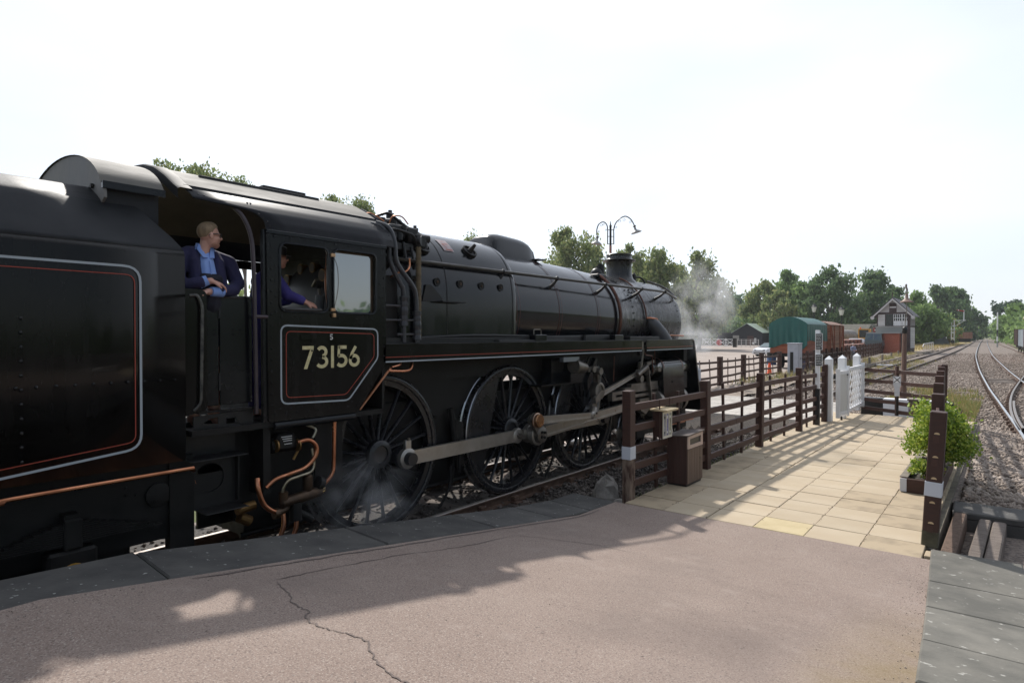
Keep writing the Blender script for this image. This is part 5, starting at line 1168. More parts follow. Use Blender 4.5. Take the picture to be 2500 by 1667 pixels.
# ================================================================ PEOPLE
def remeshed(mb, voxel, smooth=3):
    me = mb.mesh('tmp', smooth=0); o = bpy.data.objects.new('tmp', me); COL.objects.link(o)
    r = o.modifiers.new('r', 'REMESH'); r.mode = 'VOXEL'; r.voxel_size = voxel
    if smooth: s_ = o.modifiers.new('s', 'SMOOTH'); s_.iterations = smooth; s_.factor = .5
    dg = bpy.context.evaluated_depsgraph_get(); m2 = bpy.data.meshes.new_from_object(o.evaluated_get(dg))
    bpy.data.objects.remove(o); bpy.data.meshes.remove(me); m2.shade_smooth(); return m2
def pmesh(me, name, m, parent, off):
    for x in (m if isinstance(m, (list, tuple)) else [m]): me.materials.append(M[x] if isinstance(x, str) else x)
    me.transform(Matrix.Translation(-Vector(off))); me.name = name
    o = bpy.data.objects.new(name, me); COL.objects.link(o)
    if parent: o.parent = parent
    else: o.location = off
    WL[o.name] = Vector(off); return o
def limb(mb, pts, rs, n=10):
    mb.tube(pts, rs, n)
    for p, r in zip(pts, rs): mb.ball(p, r, 10, 8)
    return mb
def head(mb, c, d, k=1.0):
    """head centred at c looking along unit horizontal d; k scales a .225 m head"""
    c = Vector(c); f = Vector(d).normalized(); s = Vector((-f.y, f.x, 0)); u = Vector((0, 0, 1))
    def el(o, r, q): 
        t = MB().ball((0, 0, 0), 1, 16, 12); p0 = c + (f * o[0] + s * o[1] + u * o[2]) * k
        mb.add([p0 + (f * v[0] * r[0] + s * v[1] * r[1] + u * v[2] * r[2]) * k for v in t.v], t.f)
    el((-.012, 0, .030), (.092, .072, .085), 0)           # skull
    el((.022, 0, -.030), (.066, .058, .075), 0)           # face
    el((.052, 0, -.078), (.032, .034, .030), 0)           # chin
    el((.030, 0, -.062), (.050, .050, .038), 0)           # jaw
    el((.078, 0, .020), (.014, .045, .012), 0)            # brow
    el((.100, 0, -.018), (.018, .012, .017), 0)           # nose
    el((.086, 0, .004), (.012, .009, .024), 0)
    el((.080, 0, -.050), (.014, .022, .009), 0)           # mouth
    for q in (1, -1):
        el((-.008, q * .076, -.008), (.019, .012, .033), 0)   # ears
        el((.062, q * .036, -.022), (.020, .018, .016), 0)    # cheeks
    return f, s, u
def hand(mb, wrist, d, up, k=1.0, curl=.5, side=1):
    """open, slightly curled hand from wrist along d; up = back of the hand"""
    w = Vector(wrist); d = Vector(d).normalized(); up = Vector(up); up = (up - d * up.dot(d)).normalized(); s = d.cross(up) * side
    p = [w, w + d * .03 * k, w + d * .085 * k]
    for q in (-.026, -.009, .009, .026):
        limb(mb, [w + s * q * .7 * k, w + d * .045 * k + s * q * k, w + d * .088 * k + s * q * 1.05 * k], [.016 * k, .015 * k, .0125 * k], 8)
    for i, q in enumerate((-.031, -.011, .010, .029)):
        l = (.062, .074, .080, .072)[i] * k; b = w + d * .088 * k + s * q * k
        d1 = (d * math.cos(curl * .6) - up * math.sin(curl * .6)); d2 = (d * math.cos(curl * 1.4) - up * math.sin(curl * 1.4)); d3 = (d * math.cos(curl * 2.0) - up * math.sin(curl * 2.0))
        p1 = b + d1 * l * .45; p2 = p1 + d2 * l * .32; p3 = p2 + d3 * l * .24
        limb(mb, [b, p1, p2, p3], [.0098 * k, .0092 * k, .0085 * k, .0075 * k], 8)
    b = w + d * .028 * k + s * .026 * k; p1 = b + (d * .6 + s * .6 - up * .25).normalized() * .036 * k; p2 = p1 + (d * .85 + s * .3 - up * .3).normalized() * .03 * k
    limb(mb, [w + s * .01 * k, b, p1, p2], [.016 * k, .0135 * k, .0105 * k, .0085 * k], 8)
def hair_cap(c, d, k, m, parent, off, grow=1.06):
    """short hair: flush with the skin at the hairline, thicker and uneven on top"""
    c = Vector(c); f = Vector(d).normalized(); s = Vector((-f.y, f.x, 0)); u = Vector((0, 0, 1)); mb = MB(); n, mm = 40, 24; vs = []; fs = []; rr = random.Random(3)
    for i in range(mm + 1):
        for j in range(n):
            a = 2 * math.pi * j / n; ca = math.cos(a)                                     # ca 1 = face, -1 = nape
            low = interp([(-1, 2.25), (-.45, 2.15), (-.15, 1.75), (.10, 1.72), (.30, 1.30), (.6, 1.05), (1, .98)], ca)
            ph = low * i / mm; x = math.sin(ph) * ca; y = math.sin(ph) * math.sin(a); z = math.cos(ph)
            t = max(0.0, 1 - (i / mm) ** 2.2); fr = max(0, x) * max(0, z + .1)
            g = 1.014 + .16 * t * (.50 + .50 * max(0, z)) + .16 * fr + rr.uniform(-.014, .022) * t
            vs.append(c + (f * (-.012 + x * .092 * g) + s * (y * .0735 * g) + u * (.030 + z * .085 * g)) * k)
    for i in range(mm):
        for j in range(n): fs.append((i * n + j, (i + 1) * n + j, (i + 1) * n + (j + 1) % n, i * n + (j + 1) % n))
    mb.add(vs, fs); return mb.build('hair', m, parent, 60)
# --- driver leaning on the gangway door
DK = .95
hc = (-5.50, 2.545, 3.208); hd_ = (0.10, 1, 0)
mb = MB(); head(mb, hc, hd_, DK)
limb(mb, [(-5.545, 2.50, 3.022), (-5.53, 2.515, 3.102), (-5.52, 2.525, 3.182)], [.056, .045, .046])
limb(mb, [(-5.60, 2.51, 2.962), (-5.61, 2.53, 2.600), (-5.60, 2.53, 2.45)], [.12, .13, .12]); limb(mb, [(-5.58, 2.34, 2.992), (-5.58, 2.70, 2.992)], [.06, .06])
for q in (-.09, .09): limb(mb, [(-5.60, 2.53 + q, 2.42), (-5.58, 2.53 + q, 2.0), (-5.60, 2.53 + q, 1.58)], [.085, .065, .05]); limb(mb, [(-5.60, 2.53 + q, 1.575), (-5.48, 2.53 + q, 1.565)], [.042, .036])
RW = (-5.35, 2.485, 2.80); LW = (-5.345, 2.455, 2.705)
limb(mb, [(-5.56, 2.32, 2.992), (-5.50, 2.28, 2.803), (-5.41, 2.31, 2.746), RW], [.055, .046, .040, .028])
limb(mb, [(-5.57, 2.74, 2.992), (-5.50, 2.79, 2.790), (-5.40, 2.70, 2.725), LW], [.055, .046, .040, .028])
hand(mb, RW, (.06, 1, -.30), (.35, .3, 1), DK * 1.08, .62, 1)
hand(mb, LW, (.05, -1, -.12), (.2, -.1, 1), DK * 1.0, .5, -1)
drv = pmesh(remeshed(mb, .0062, 2), 'person', 'skin', None, (-5.55, 2.53, 1.53))
tag(drv, 'fair haired person in navy jacket and blue shirt leaning on cab doorway', 'person')
mb = MB()
limb(mb, [(-5.61, 2.50, 2.992), (-5.61, 2.52, 2.700), (-5.60, 2.53, 2.40), (-5.60, 2.53, 2.25)], [.125, .148, .14, .14])
limb(mb, [(-5.575, 2.315, 2.997), (-5.60, 2.41, 3.047), (-5.61, 2.50, 3.062), (-5.60, 2.61, 3.037), (-5.575, 2.73, 2.992)], [.072, .070, .062, .070, .074])
limb(mb, [(-5.565, 2.305, 2.992), (-5.50, 2.275, 2.816), (-5.42, 2.31, 2.759), (-5.372, 2.41, 2.784)], [.076, .064, .057, .050])
limb(mb, [(-5.575, 2.745, 2.987), (-5.50, 2.795, 2.803), (-5.405, 2.71, 2.735), (-5.36, 2.565, 2.715)], [.076, .066, .058, .048])
for sg, y0_ in ((-1, 2.41), (1, 2.625)):                       # lapels
    limb(mb, [(-5.555, y0_ - sg * .015, 3.052), (-5.50, y0_, 2.972), (-5.465, y0_ - sg * .0, 2.816), (-5.455, y0_ + sg * .0, 2.680)], [.045, .050, .055, .06])
pmesh(remeshed(mb, .0095, 2), 'jacket', 'navy', drv, wl(drv))
mb = MB(); limb(mb, [(-5.565, 2.515, 3.057), (-5.53, 2.52, 2.972), (-5.50, 2.52, 2.854)], [.066, .075, .085])
pmesh(remeshed(mb, .008, 2), 'shirt', 'shirt', drv, wl(drv))
# open collar wings, cuffs, shirt front line
cm = MB()
for sg, w_ in ((-1, 1.0), (1, .9)):
    yb = 2.520
    cm.prism([(-5.470, yb + sg * .010, 3.005), (-5.540, yb + sg * .054 * w_, 3.137), (-5.525, yb + sg * .078 * w_, 3.085), (-5.462, yb + sg * .052 * w_, 3.008)], (.009, 0, .004))
    cm.prism([(-5.535, yb + sg * .057 * w_, 3.137), (-5.60, yb + sg * .045, 3.147), (-5.60, yb + sg * .070, 3.082), (-5.520, yb + sg * .087 * w_, 3.077)], (.006, sg * .006, 0))
cm.tube([(-5.385, 2.400, 2.775), (-5.358, 2.462, 2.806)], [.049, .043], 14).tube([(-5.365, 2.59, 2.712), (-5.345, 2.485, 2.707)], [.047, .040], 14).tube(smoothpath([(-5.452, 2.522, 2.982), (-5.424, 2.52, 2.917), (-5.410, 2.518, 2.841)], 4), .004, 6)
cm.build('collar_and_cuffs', 'shirt', drv, 40)
mb = MB(); limb(mb, [(-5.50, 2.515, 2.765), (-5.50, 2.52, 2.600), (-5.51, 2.53, 2.4)], [.100, .118, .12]); limb(mb, [(-5.435, 2.465, 2.816), (-5.435, 2.575, 2.816)], [.055, .055]); limb(mb, [(-5.44, 2.52, 2.700), (-5.45, 2.52, 2.600)], [.09, .10])
pmesh(remeshed(mb, .009, 2), 'bib_overall', 'navydark', drv, wl(drv))
hair_cap(hc, hd_, DK, 'hair', drv, None, 1.04)
c = Vector(hc); f = Vector(hd_).normalized(); s_ = Vector((-f.y, f.x, 0)); u = Vector((0, 0, 1)); q = lambda a, b, e: c + (f * a + s_ * b + u * e) * DK
gm = MB()
for sg in (-1, 1):
    gm.tube([q(.088, sg * .016, .006 + .018), q(.088, sg * .052, .006 + .018), q(.086, sg * .054, -.012), q(.088, sg * .018, -.014)], .0032, 6, closed=True); gm.tube([q(.086, sg * .055, .018), q(.04, sg * .074, .014), q(-.02, sg * .079, .006), q(-.032, sg * .078, -.006)], .0042, 6)
gm.tube([q(.094, -.016, .016), q(.094, .016, .016)], .003, 6)
gl_ = gm.build('glasses', 'darkplastic', drv, 40)
mb = MB(); t = MB().ball((0, 0, 0), 1, 18, 12)
for o_, r_ in (((.054, 0, -.080), (.034, .036, .032)), ((.032, 0, -.070), (.050, .052, .034)), ((.080, 0, -.040), (.016, .026, .006))):
    mb.add([q(*o_) + (f * v[0] * r_[0] + s_ * v[1] * r_[1] + u * v[2] * r_[2]) * DK for v in t.v], t.f)
mb.build('beard', 'beard', drv, 60)
# --- second crew member at the cab window
hc = (-5.66, 3.285, 3.10); hd_ = (.25, 1, -.0)
mb = MB(); head(mb, hc, hd_, DK); limb(mb, [(-5.70, 3.21, 2.86), (-5.68, 3.25, 3.02)], [.06, .055])
limb(mb, [(-5.72, 3.19, 2.80), (-5.74, 3.18, 2.4)], [.12, .13])
for qq in (-.09, .09): limb(mb, [(-5.74 + qq, 3.18, 2.4), (-5.74 + qq, 3.16, 1.98), (-5.74 + qq, 3.14, 1.58)], [.085, .065, .05]); limb(mb, [(-5.74 + qq, 3.14, 1.575), (-5.74 + qq, 3.26, 1.565)], [.042, .036])
limb(mb, [(-5.56, 3.20, 2.86), (-5.43, 3.26, 2.72), (-5.36, 3.40, 2.655)], [.05, .045, .03])
hand(mb, (-5.355, 3.40, 2.655), (.35, 1, -.42), (.6, .2, .8), DK * 1.05, .55, 1)
limb(mb, [(-5.90, 3.22, 2.85), (-5.95, 3.4, 2.65), (-5.9, 3.6, 2.7)], [.05, .045, .03]); hand(mb, (-5.9, 3.6, 2.7), (0, 1, .1), (0, 0, 1), DK, .6, 1)
fm_ = pmesh(remeshed(mb, .0068, 2), 'person', 'skin_d', None, (-5.74, 3.16, 1.53))
tag(fm_, 'person in navy overalls and cap seen through open cab window, hand on sill', 'person')
mb = MB(); limb(mb, [(-5.72, 3.19, 2.84), (-5.74, 3.18, 2.6), (-5.74, 3.18, 2.3)], [.13, .15, .15]); limb(mb, [(-5.55, 3.20, 2.87), (-5.90, 3.21, 2.87)], [.072, .072])
limb(mb, [(-5.555, 3.20, 2.87), (-5.435, 3.265, 2.715), (-5.375, 3.37, 2.67)], [.072, .06, .048]); limb(mb, [(-5.9, 3.22, 2.86), (-5.95, 3.4, 2.66), (-5.91, 3.55, 2.69)], [.07, .058, .045])
for qq in (-.09, .09): limb(mb, [(-5.74 + qq, 3.18, 2.35), (-5.74 + qq, 3.16, 1.98), (-5.74 + qq, 3.14, 1.66)], [.105, .085, .07])
pmesh(remeshed(mb, .012, 3), 'overalls', mat('indigo overalls', (.035,.026,.16), .85, c2=(.045,.035,.19), scale=5, bump=.4, bscale=14, bdist=.02), fm_, wl(fm_))
c = Vector(hc); f = Vector(hd_).normalized(); s_ = Vector((-f.y, f.x, 0)); q = lambda a, b, e: c + (f * a + s_ * b + u * e) * DK
cp = MB().lathe(q(-.01, 0, .035), (0, 0, 1), [(.092, -.015), (.098, .03), (.10, .065), (.08, .082), (0, .088)], 22).prism([q(.06, -.06, .035), q(.14, -.03, .02), q(.14, .03, .02), q(.06, .06, .035)], (0, 0, .008))
cp.build('cap', 'darkplastic', fm_, 40)
gm = MB()
for sg in (-1, 1): gm.tube([q(.09, sg * .016, .012), q(.088, sg * .052, .012), q(.086, sg * .054, -.014), q(.09, sg * .018, -.016)], .004, 6, closed=True).tube([q(.086, sg * .055, .012), q(.04, sg * .074, .010), q(-.02, sg * .079, .002)], .004, 6)
gm.build('glasses', 'darkplastic', fm_, 40)
# ================================================================ FENCES, GATE AND PLATFORM FURNITURE
POST = MB().box((0, 0, .73), (.125, .145, 1.46), None, .008).mesh('post', smooth=0); POST.materials.append(M['brownwood'])
UPR = MB().box((0, 0, .66), (.035, .06, 1.32), None, .004).mesh('upright', smooth=0); UPR.materials.append(M['brownwood'])
def fence(name, label, pts, heights, base, ptop, n_up, rail_h=.095, rail_t=.05, xo=.0, first=None, post_s=1.0, jitter=.012, upr_off=.045, group=None, skip_posts=(), upr_lean=.0):
    c = Vector((pts[0][0], pts[0][1], base)); root = thing(name, label, 'fence', c, group)
    for i, (x, y) in enumerate(pts):
        if i in skip_posts: continue
        inst(POST, 'post', root, (x - c.x, y - c.y, 0), (random.uniform(-.012, .012), random.uniform(-.012, .012), random.uniform(-.04, .04)), (post_s, post_s, ptop / 1.46))
    for (x0, y0), (x1, y1) in zip(pts, pts[1:]):
        d = Vector((x1 - x0, y1 - y0)); a = math.atan2(d.y, d.x); nrm = Vector((-d.y, d.x)).normalized()
        for h in heights:
            j0, j1 = random.uniform(-jitter, jitter), random.uniform(-jitter, jitter)
            mid = random.uniform(-jitter, 0)
            A = (x0, y0, base + h + j0); B = (x1, y1, base + h + j1); Mx = ((x0 + x1) / 2, (y0 + y1) / 2, base + h + (j0 + j1) / 2 + mid)
            o = MB().beam(A, Mx, rail_t, rail_h, bev=.005).beam(Mx, B, rail_t, rail_h, bev=.005).build('fence_rail', 'brownrail', root, smooth=0)
        for k in range(n_up):
            t = (k + 1) / (n_up + 1) + random.uniform(-.03, .03)
            px, py = x0 + d.x * t + nrm.x * upr_off, y0 + d.y * t + nrm.y * upr_off
            inst(UPR, 'upright', root, (px - c.x, py - c.y, random.uniform(-.03, .02)), (random.uniform(-.02, .02) + upr_lean, random.uniform(-.03, .03) + upr_lean, a + math.pi / 2), (1, 1, (ptop - .1) / 1.32))
    return root
RH = (.205, .435, .67, .945, 1.235)
nf = fence('post_and_rail_fence', 'dark brown post and rail fence between slab footpath and locomotive', [(-3.95, 7.36), (-3.86, 9.82), (-3.80, 12.40), (-3.71, 14.97), (-3.62, 17.0)], RH, .12, 1.46, 2, skip_posts=(0,))
# its first post: white band, weathered foot
P1 = MB().box((-3.95, 7.36, .12 + .73 + .35), (.125, .145, .78), None, .008).build('end_post', 'brownwood', nf, smooth=0)
MB().box((-3.95, 7.36, .12 + .22), (.126, .146, .94), None, .010).build('post_foot', mat('flaking post', (.05,.022,.015), .8, c2=(.21,.155,.115), scale=5, stretch=(3,3,.8), bump=.6, bscale=30, bdist=.01, lo=.40, hi=.60), P1, smooth=0)
MB().box((-3.95, 7.36, .12 + .64), (.132, .152, .17), None, .003).build('white_band', 'whitetape', P1, smooth=0)
MB().box((-3.885, 7.385, .12 + .30), (.02, .03, .06), None, .005).build('bolt_block', 'rotwood', P1, smooth=0)
# right-hand fence seen end on
rf = thing('post_and_rail_fence', 'dark brown leaning fence posts in line along right edge of footpath', 'fence', (-.65, 7.8, .12))
rp_ = [(-.635, 7.76, 1.42, .05), (-.76, 10.05, 1.42, .015), (-.91, 12.24, 1.42, .01), (-1.04, 14.4, 1.42, .0), (-1.17, 16.4, 1.42, .0), (-1.29, 18.35, 1.42, .0)]
M['tenon'] = mat('rail end grain', (.62,.47,.28), .8, c2=(.50,.36,.2), scale=20)
for i, (x, y, h, ln) in enumerate(rp_):
    po = inst(POST, 'post', rf, (x + .65, y - 7.8, 0), (0, ln, 0), (1.15, 1.0, h / 1.46))
    for k, z in enumerate((.26, .48, .74, .97, 1.22)):
        if i == 0 or k > 2:
            me = MB().prism([(.022 * math.cos(R(a)), -.076, z + .022 * math.sin(R(a))) for a in range(0, 181, 20)], (0, .004, 0)); o = me.build('tenon_end', 'tenon', None, 0); o.parent = po
            if i == 0 and k in (0, 3, 4): o = MB().box((-.005, -.0745, z - .055), (.045, .004, .075)).build('mortise', 'brownrail', None, 0); o.parent = po
            if i == 0 and k == 1: pass
    if i == 0: o = MB().box((0, 0, .63), (.132, .152, .155), None, .003).build('white_band', 'whitetape', None, 0); o.parent = po; o = MB().box((0, 0, .09), (.129, .149, .18), None, .008).build('post_foot', mat('mossy post foot', (.05,.045,.03), .9, c2=(.12,.11,.07), scale=6), None, 0); o.parent = po
for (a, b) in zip(rp_, rp_[1:]):
    for h in (.22, .45, .69, .94, 1.2):
        MB().beam((a[0] + math.sin(a[3]) * h, a[1] + .05, .12 + h), (b[0] + math.sin(b[3]) * h, b[1] - .05, .12 + h), .035, .085, bev=.005).build('fence_rail', 'brownrail', rf, smooth=0)
ef = fence('post_and_rail_fence', 'dark brown rail fence closing the far end of the footpath', [(-3.30, 20.3), (-2.38, 19.62), (-1.30, 18.80)], (.10, .345, .60, .90, 1.20), .12, 1.35, 0, rail_h=.10, skip_posts=(0, 1, 2))
inst(POST, 'post', ef, (.92, -.68, 0), (0, 0, .6), (.55, .55, .93)); inst(POST, 'post', ef, (1.98, -1.5, 0), (0, .02, .6), (1.25, 1.1, 1.0))
# small marker with a cross
mk = thing('marker_sign', 'small white marker sign with black diagonal cross on end fence', 'sign', (-2.36, 19.5, .14))
MB().box((-2.36, 19.53, .50), (.045, .02, .72), .6, .004).build('stake', 'darkplastic', mk, smooth=0)
face = Vector((-math.sin(.12), -math.cos(.12), 0)) 
MB().prism([(-2.45, 19.50, 1.20), (-2.27, 19.505, 1.20), (-2.27, 19.505, .98), (-2.30, 19.505, .88), (-2.30, 19.505, .66), (-2.42, 19.50, .66), (-2.42, 19.50, .88), (-2.45, 19.50, .98)], (0, .012, 0)).build('plate', mat('marker grey white', (.55,.57,.60), .45, c2=(.48,.5,.53), scale=9), mk, smooth=0)
MB().add([(-2.437, 19.496, 1.18), (-2.283, 19.5, 1.18), (-2.283, 19.5, 1.03), (-2.437, 19.496, 1.03)], [(0, 1, 2, 3)]).build('white_panel', 'white', mk, smooth=0)
MB().ribbon([(-2.437, 1.18), (-2.283, 1.03)], .018, lambda x, z: (x, 19.493, z), False).ribbon([(-2.437, 1.03), (-2.283, 1.18)], .018, lambda x, z: (x, 19.4915, z), False).build('black_cross', 'darkplastic', mk, smooth=0)
# ---- white wicket gate
gate = thing('wicket_gate', 'white painted lattice wicket gate with pointed posts beside the sign post', 'gate', (-3.45, 18.2, .14))
for (x, y, h, w) in ((-3.55, 17.15, 1.66, .20), (-3.42, 18.05, 1.66, .215), (-3.45, 20.2, 1.66, .21)):
    w2 = w / 2
    MB().box((x, y, .14 + (h - .09) / 2), (w * .8, w, h - .09), None, .008).add([(x - w2 * .82, y - w2 * 1.02, .14 + h - .09), (x + w2 * .82, y - w2 * 1.02, .14 + h - .09), (x + w2 * .82, y + w2 * 1.02, .14 + h - .09), (x - w2 * .82, y + w2 * 1.02, .14 + h - .09), (x, y, .14 + h)], [(0, 1, 4), (1, 2, 4), (2, 3, 4), (3, 0, 4)]).build('gate_post', 'white', gate, smooth=0)
def leaf(A, B, z0, z1, nlat, wst, name, panel):
    A = Vector((*A, 0)); B = Vector((*B, 0)); d = (B - A); Ln = d.length; d.normalize(); pt = lambda t, z: (A.x + d.x * t, A.y + d.y * t, z)
    lf = MB().beam(pt(0, z0), pt(0, z1 + .10), wst, .05, up=tuple(d)).beam(pt(Ln, z0), pt(Ln, z1 + .10), wst, .05, up=tuple(d)).beam(pt(0, z0 + .1), pt(Ln, z0 + .1), .05, .09).beam(pt(0, z1), pt(Ln, z1), .05, .09).build(name, 'white', gate, smooth=0)
    if panel:
        MB().beam(pt(.02, (z0 + z1) / 2 + .05), pt(Ln - .02, (z0 + z1) / 2 + .05), .03, 1.05 * (z1 - z0) - .1).build('wire_panel', mat('white mesh panel', (.66,.66,.63), .6, c2=(.58,.58,.55), scale=3, stretch=(6,6,.6), bump=.4, bscale=30), lf, smooth=0)
    else:
        H = z1 - z0 - .2; n = nlat
        for k in range(-int(H / .30) - 3, int(Ln / .30) + 2):
            for sg in (1, -1):
                pts = []
                for zz in (0, H):
                    t = k * .30 + (zz if sg > 0 else H - zz) * .85
                    pts.append((t, zz))
                (t0, za), (t1, zb) = pts
                if t1 == t0: continue
                def clip(t): return min(max(t, 0.02), Ln - .02)
                ta, tb = clip(t0), clip(t1)
                if abs(ta - tb) < .03: continue
                f0 = (ta - t0) / (t1 - t0); f1 = (tb - t0) / (t1 - t0)
                MB().beam(pt(ta, z0 + .14 + za + (zb - za) * f0), pt(tb, z0 + .14 + za + (zb - za) * f1), .012, .040).build('lattice_bar', 'white', lf, smooth=0)
    return lf
leaf((-3.36, 17.25), (-3.28, 17.92), .22, 1.36, 0, .09, 'gate_leaf', True)
leaf((-3.28, 17.98), (-3.30, 20.25), .24, 1.42, 8, .09, 'gate_leaf', False)
MB().b2((-3.31, 17.85, 1.28), (-3.24, 18.05, 1.31)).b2((-3.5, 17.28, 1.2), (-3.42, 17.33, 1.3)).b2((-3.36, 17.55, .14), (-3.32, 17.60, .24)).build('latch', 'darkplastic', gate, smooth=0)
# ---- sign post
sp = thing('notice_post', 'white and black post carrying two black notices beside the white gate', 'sign', (-3.62, 16.3, .14))
MB().b2((-3.67, 16.25, 1.02), (-3.575, 16.345, 2.44), .006).build('post_upper', 'white', sp, smooth=0)
MB().b2((-3.671, 16.249, .12), (-3.574, 16.346, 1.02), .006).build('post_lower', mat('black post paint', (.018,.018,.02), .4, c2=(.03,.03,.033), scale=6), sp, smooth=0)
for (za, zb, rows) in ((1.965, 2.365, (2, 1, 2, 1, 3, 2, 3, 2, 3, 1)), (1.57, 1.86, (1, 2, 2, 1, 3, 2))):
    pl = MB().b2((-3.660, 16.215, za), (-3.505, 16.24, zb), .003).build('notice_plate', 'white', sp, smooth=0)
    MB().add([(-3.650, 16.2125, za + .012), (-3.515, 16.2125, za + .012), (-3.515, 16.2125, zb - .012), (-3.650, 16.2125, zb - .012)], [(0, 1, 2, 3)]).build('black_field', 'darkplastic', pl, smooth=0)
    mb = MB(); n = len(rows); st = (zb - za - .05) / n
    for r_, words in enumerate(rows):
        z = zb - .035 - st * r_ - st * .35; x = -3.643 + random.uniform(0, .008); wtot = random.uniform(.095, .12)
        for k in range(words):
            for q in range(3):
                w = wtot / words / 3 * .8; mb.add([(x, 16.2105, z), (x + w, 16.2105, z), (x + w, 16.2105, z + st * .45), (x, 16.2105, z + st * .45)], [(0, 1, 2, 3)]); x += w * 1.18
            x += .006
    mb.build('lettering', 'whiteletter', pl, smooth=0)
# ---- litter bin with slatted front and pale slot frame
bn = thing('litter_bin', 'brown slatted litter bin with pale slot frame against the fence', 'bin', (-3.74, 8.72, .14))
X0, X1, Ya, Yb = -3.905, -3.60, 8.45, 9.0
mb = MB().add([(X0, Ya, .17), (X1, Ya, .17), (X1, Yb, .17), (X0, Yb, .17), (X0, Ya, .84), (X1, Ya, .865), (X1, Yb, .885), (X0, Yb, .86)], [(0, 1, 2, 3), (0, 4, 5, 1), (2, 6, 7, 3), (3, 7, 4, 0), (1, 5, 6, 2), (4, 7, 6, 5)])
mb.build('bin_body', mat('brown recycled board', (.046,.021,.017), .6, c2=(.062,.03,.024), scale=4, stretch=(3,3,.5), bump=.15, bscale=40), bn, smooth=0)
M['binlat'] = mat('light brown slat', (.13,.085,.06), .6, c2=(.165,.11,.08), scale=4, stretch=(3,3,.4), objvar=.12)
M['binlat2'] = mat('dark brown slat', (.052,.024,.019), .6, c2=(.07,.034,.027), scale=4, stretch=(3,3,.4), objvar=.12)
n = 9; w = (Yb - Ya) / n
for k in range(n): MB().b2((X1, Ya + w * k + .004, .18), (X1 + .014, Ya + w * (k + 1) - .004, .675), .003).build('slat', 'binlat', bn, smooth=0)
n = 6; w = (X1 - X0) / n
for k in range(n): MB().b2((X0 + w * k + .003, Ya - .012, .17), (X0 + w * (k + 1) - .003, Ya, .835 + .004 * k), .003).build('slat', 'binlat2', bn, smooth=0)
MB().plate([[(Ya + .005, .685), (Yb - .005, .685), (Yb - .005, .885), (Ya + .005, .865)], [(Ya + .07, .735), (Yb - .07, .735), (Yb - .07, .835), (Ya + .07, .825)][::-1]], lambda y, z: (X1, y, z), (.018, 0, 0)).build('slot_frame', mat('pale pink frame', (.56,.42,.35), .6, c2=(.50,.37,.3), scale=6), bn, smooth=0)
MB().add([(X1 + .002, Ya + .06, .725), (X1 + .002, Yb - .06, .725), (X1 + .002, Yb - .06, .845), (X1 + .002, Ya + .06, .845)], [(0, 1, 2, 3)]).build('slot', 'darkplastic', bn, smooth=0)
MB().add([(X0 - .02, Ya - .03, .842), (X1 + .035, Ya - .03, .872), (X1 + .035, Yb + .02, .892), (X0 - .02, Yb + .02, .862), (X0 - .02, Ya - .03, .858), (X1 + .035, Ya - .03, .888), (X1 + .035, Yb + .02, .908), (X0 - .02, Yb + .02, .878)], [(3, 2, 1, 0), (4, 5, 6, 7), (0, 1, 5, 4), (1, 2, 6, 5), (2, 3, 7, 6), (3, 0, 4, 7)]).build('lid', mat('bin lid', (.075,.055,.05), .5, c2=(.1,.08,.07), scale=6), bn, smooth=0)
MB().b2((X0 + .01, Ya + .01, .14), (X1 - .01, Yb - .01, .18)).build('plinth', 'darkplastic', bn, smooth=0)
MB().cyl((X1 + .012, 8.90, .50), (X1 + .017, 8.90, .50), .016, 12).build('lock', 'darkplastic', bn)
# ---- leaflet holder on the fence
lh = thing('leaflet_holder', 'brown leaflet holder with pale wooden roof hanging on the fence', 'leaflet box', (-3.86, 8.25, .85))
MB().prism([(-3.92, 8.06, .90), (-3.80, 8.06, .86), (-3.80, 8.06, 1.245), (-3.92, 8.06, 1.26)], (0, .30, 0)).build('holder_body', 'brownwood', lh, smooth=0)
MB().box((-3.84, 8.21, 1.268), (.27, .37, .028), None, .004).build('holder_roof', mat('bare pine', (.56,.43,.25), .6, c2=(.62,.50,.31), scale=4, stretch=(8,1,8)), lh, smooth=0)
MB().plate([[(8.065, .865), (8.355, .865), (8.355, 1.24), (8.065, 1.24)]] + [[(8.08 + .09 * k, .90), (8.155 + .09 * k, .90), (8.155 + .09 * k, 1.21), (8.08 + .09 * k, 1.21)][::-1] for k in range(3)], lambda y, z: (-3.797, y, z), (.012, 0, 0)).build('holder_frame', mat('cream frame', (.62,.58,.48), .5), lh, smooth=0)
for k, c_ in enumerate(((.35,.36,.40), (.26,.24,.42), (.34,.33,.24))):
    lf = MB().b2((-3.796, 8.082 + .09 * k, .90), (-3.790, 8.153 + .09 * k, 1.205)).build('leaflet', mat('leaflet %d' % k, c_, .4, c2=tuple(v * .45 for v in c_), scale=26, detail=3), lh, smooth=0)
    MB().b2((-3.7895, 8.095 + .09 * k, 1.14), (-3.7885, 8.14 + .09 * k, 1.18)).b2((-3.7895, 8.10 + .09 * k, .93), (-3.7885, 8.135 + .09 * k, .96)).build('leaflet_print', 'whiteletter' if k else 'darkplastic', lf, smooth=0)
MB().tube([(-3.83, 8.04, 1.42), (-3.83, 8.04, .82)], .01, 6).tube([(-3.83, 8.37, 1.42), (-3.83, 8.37, 1.3)], .01, 6).build('hanging_strap', 'brownwood', lh)
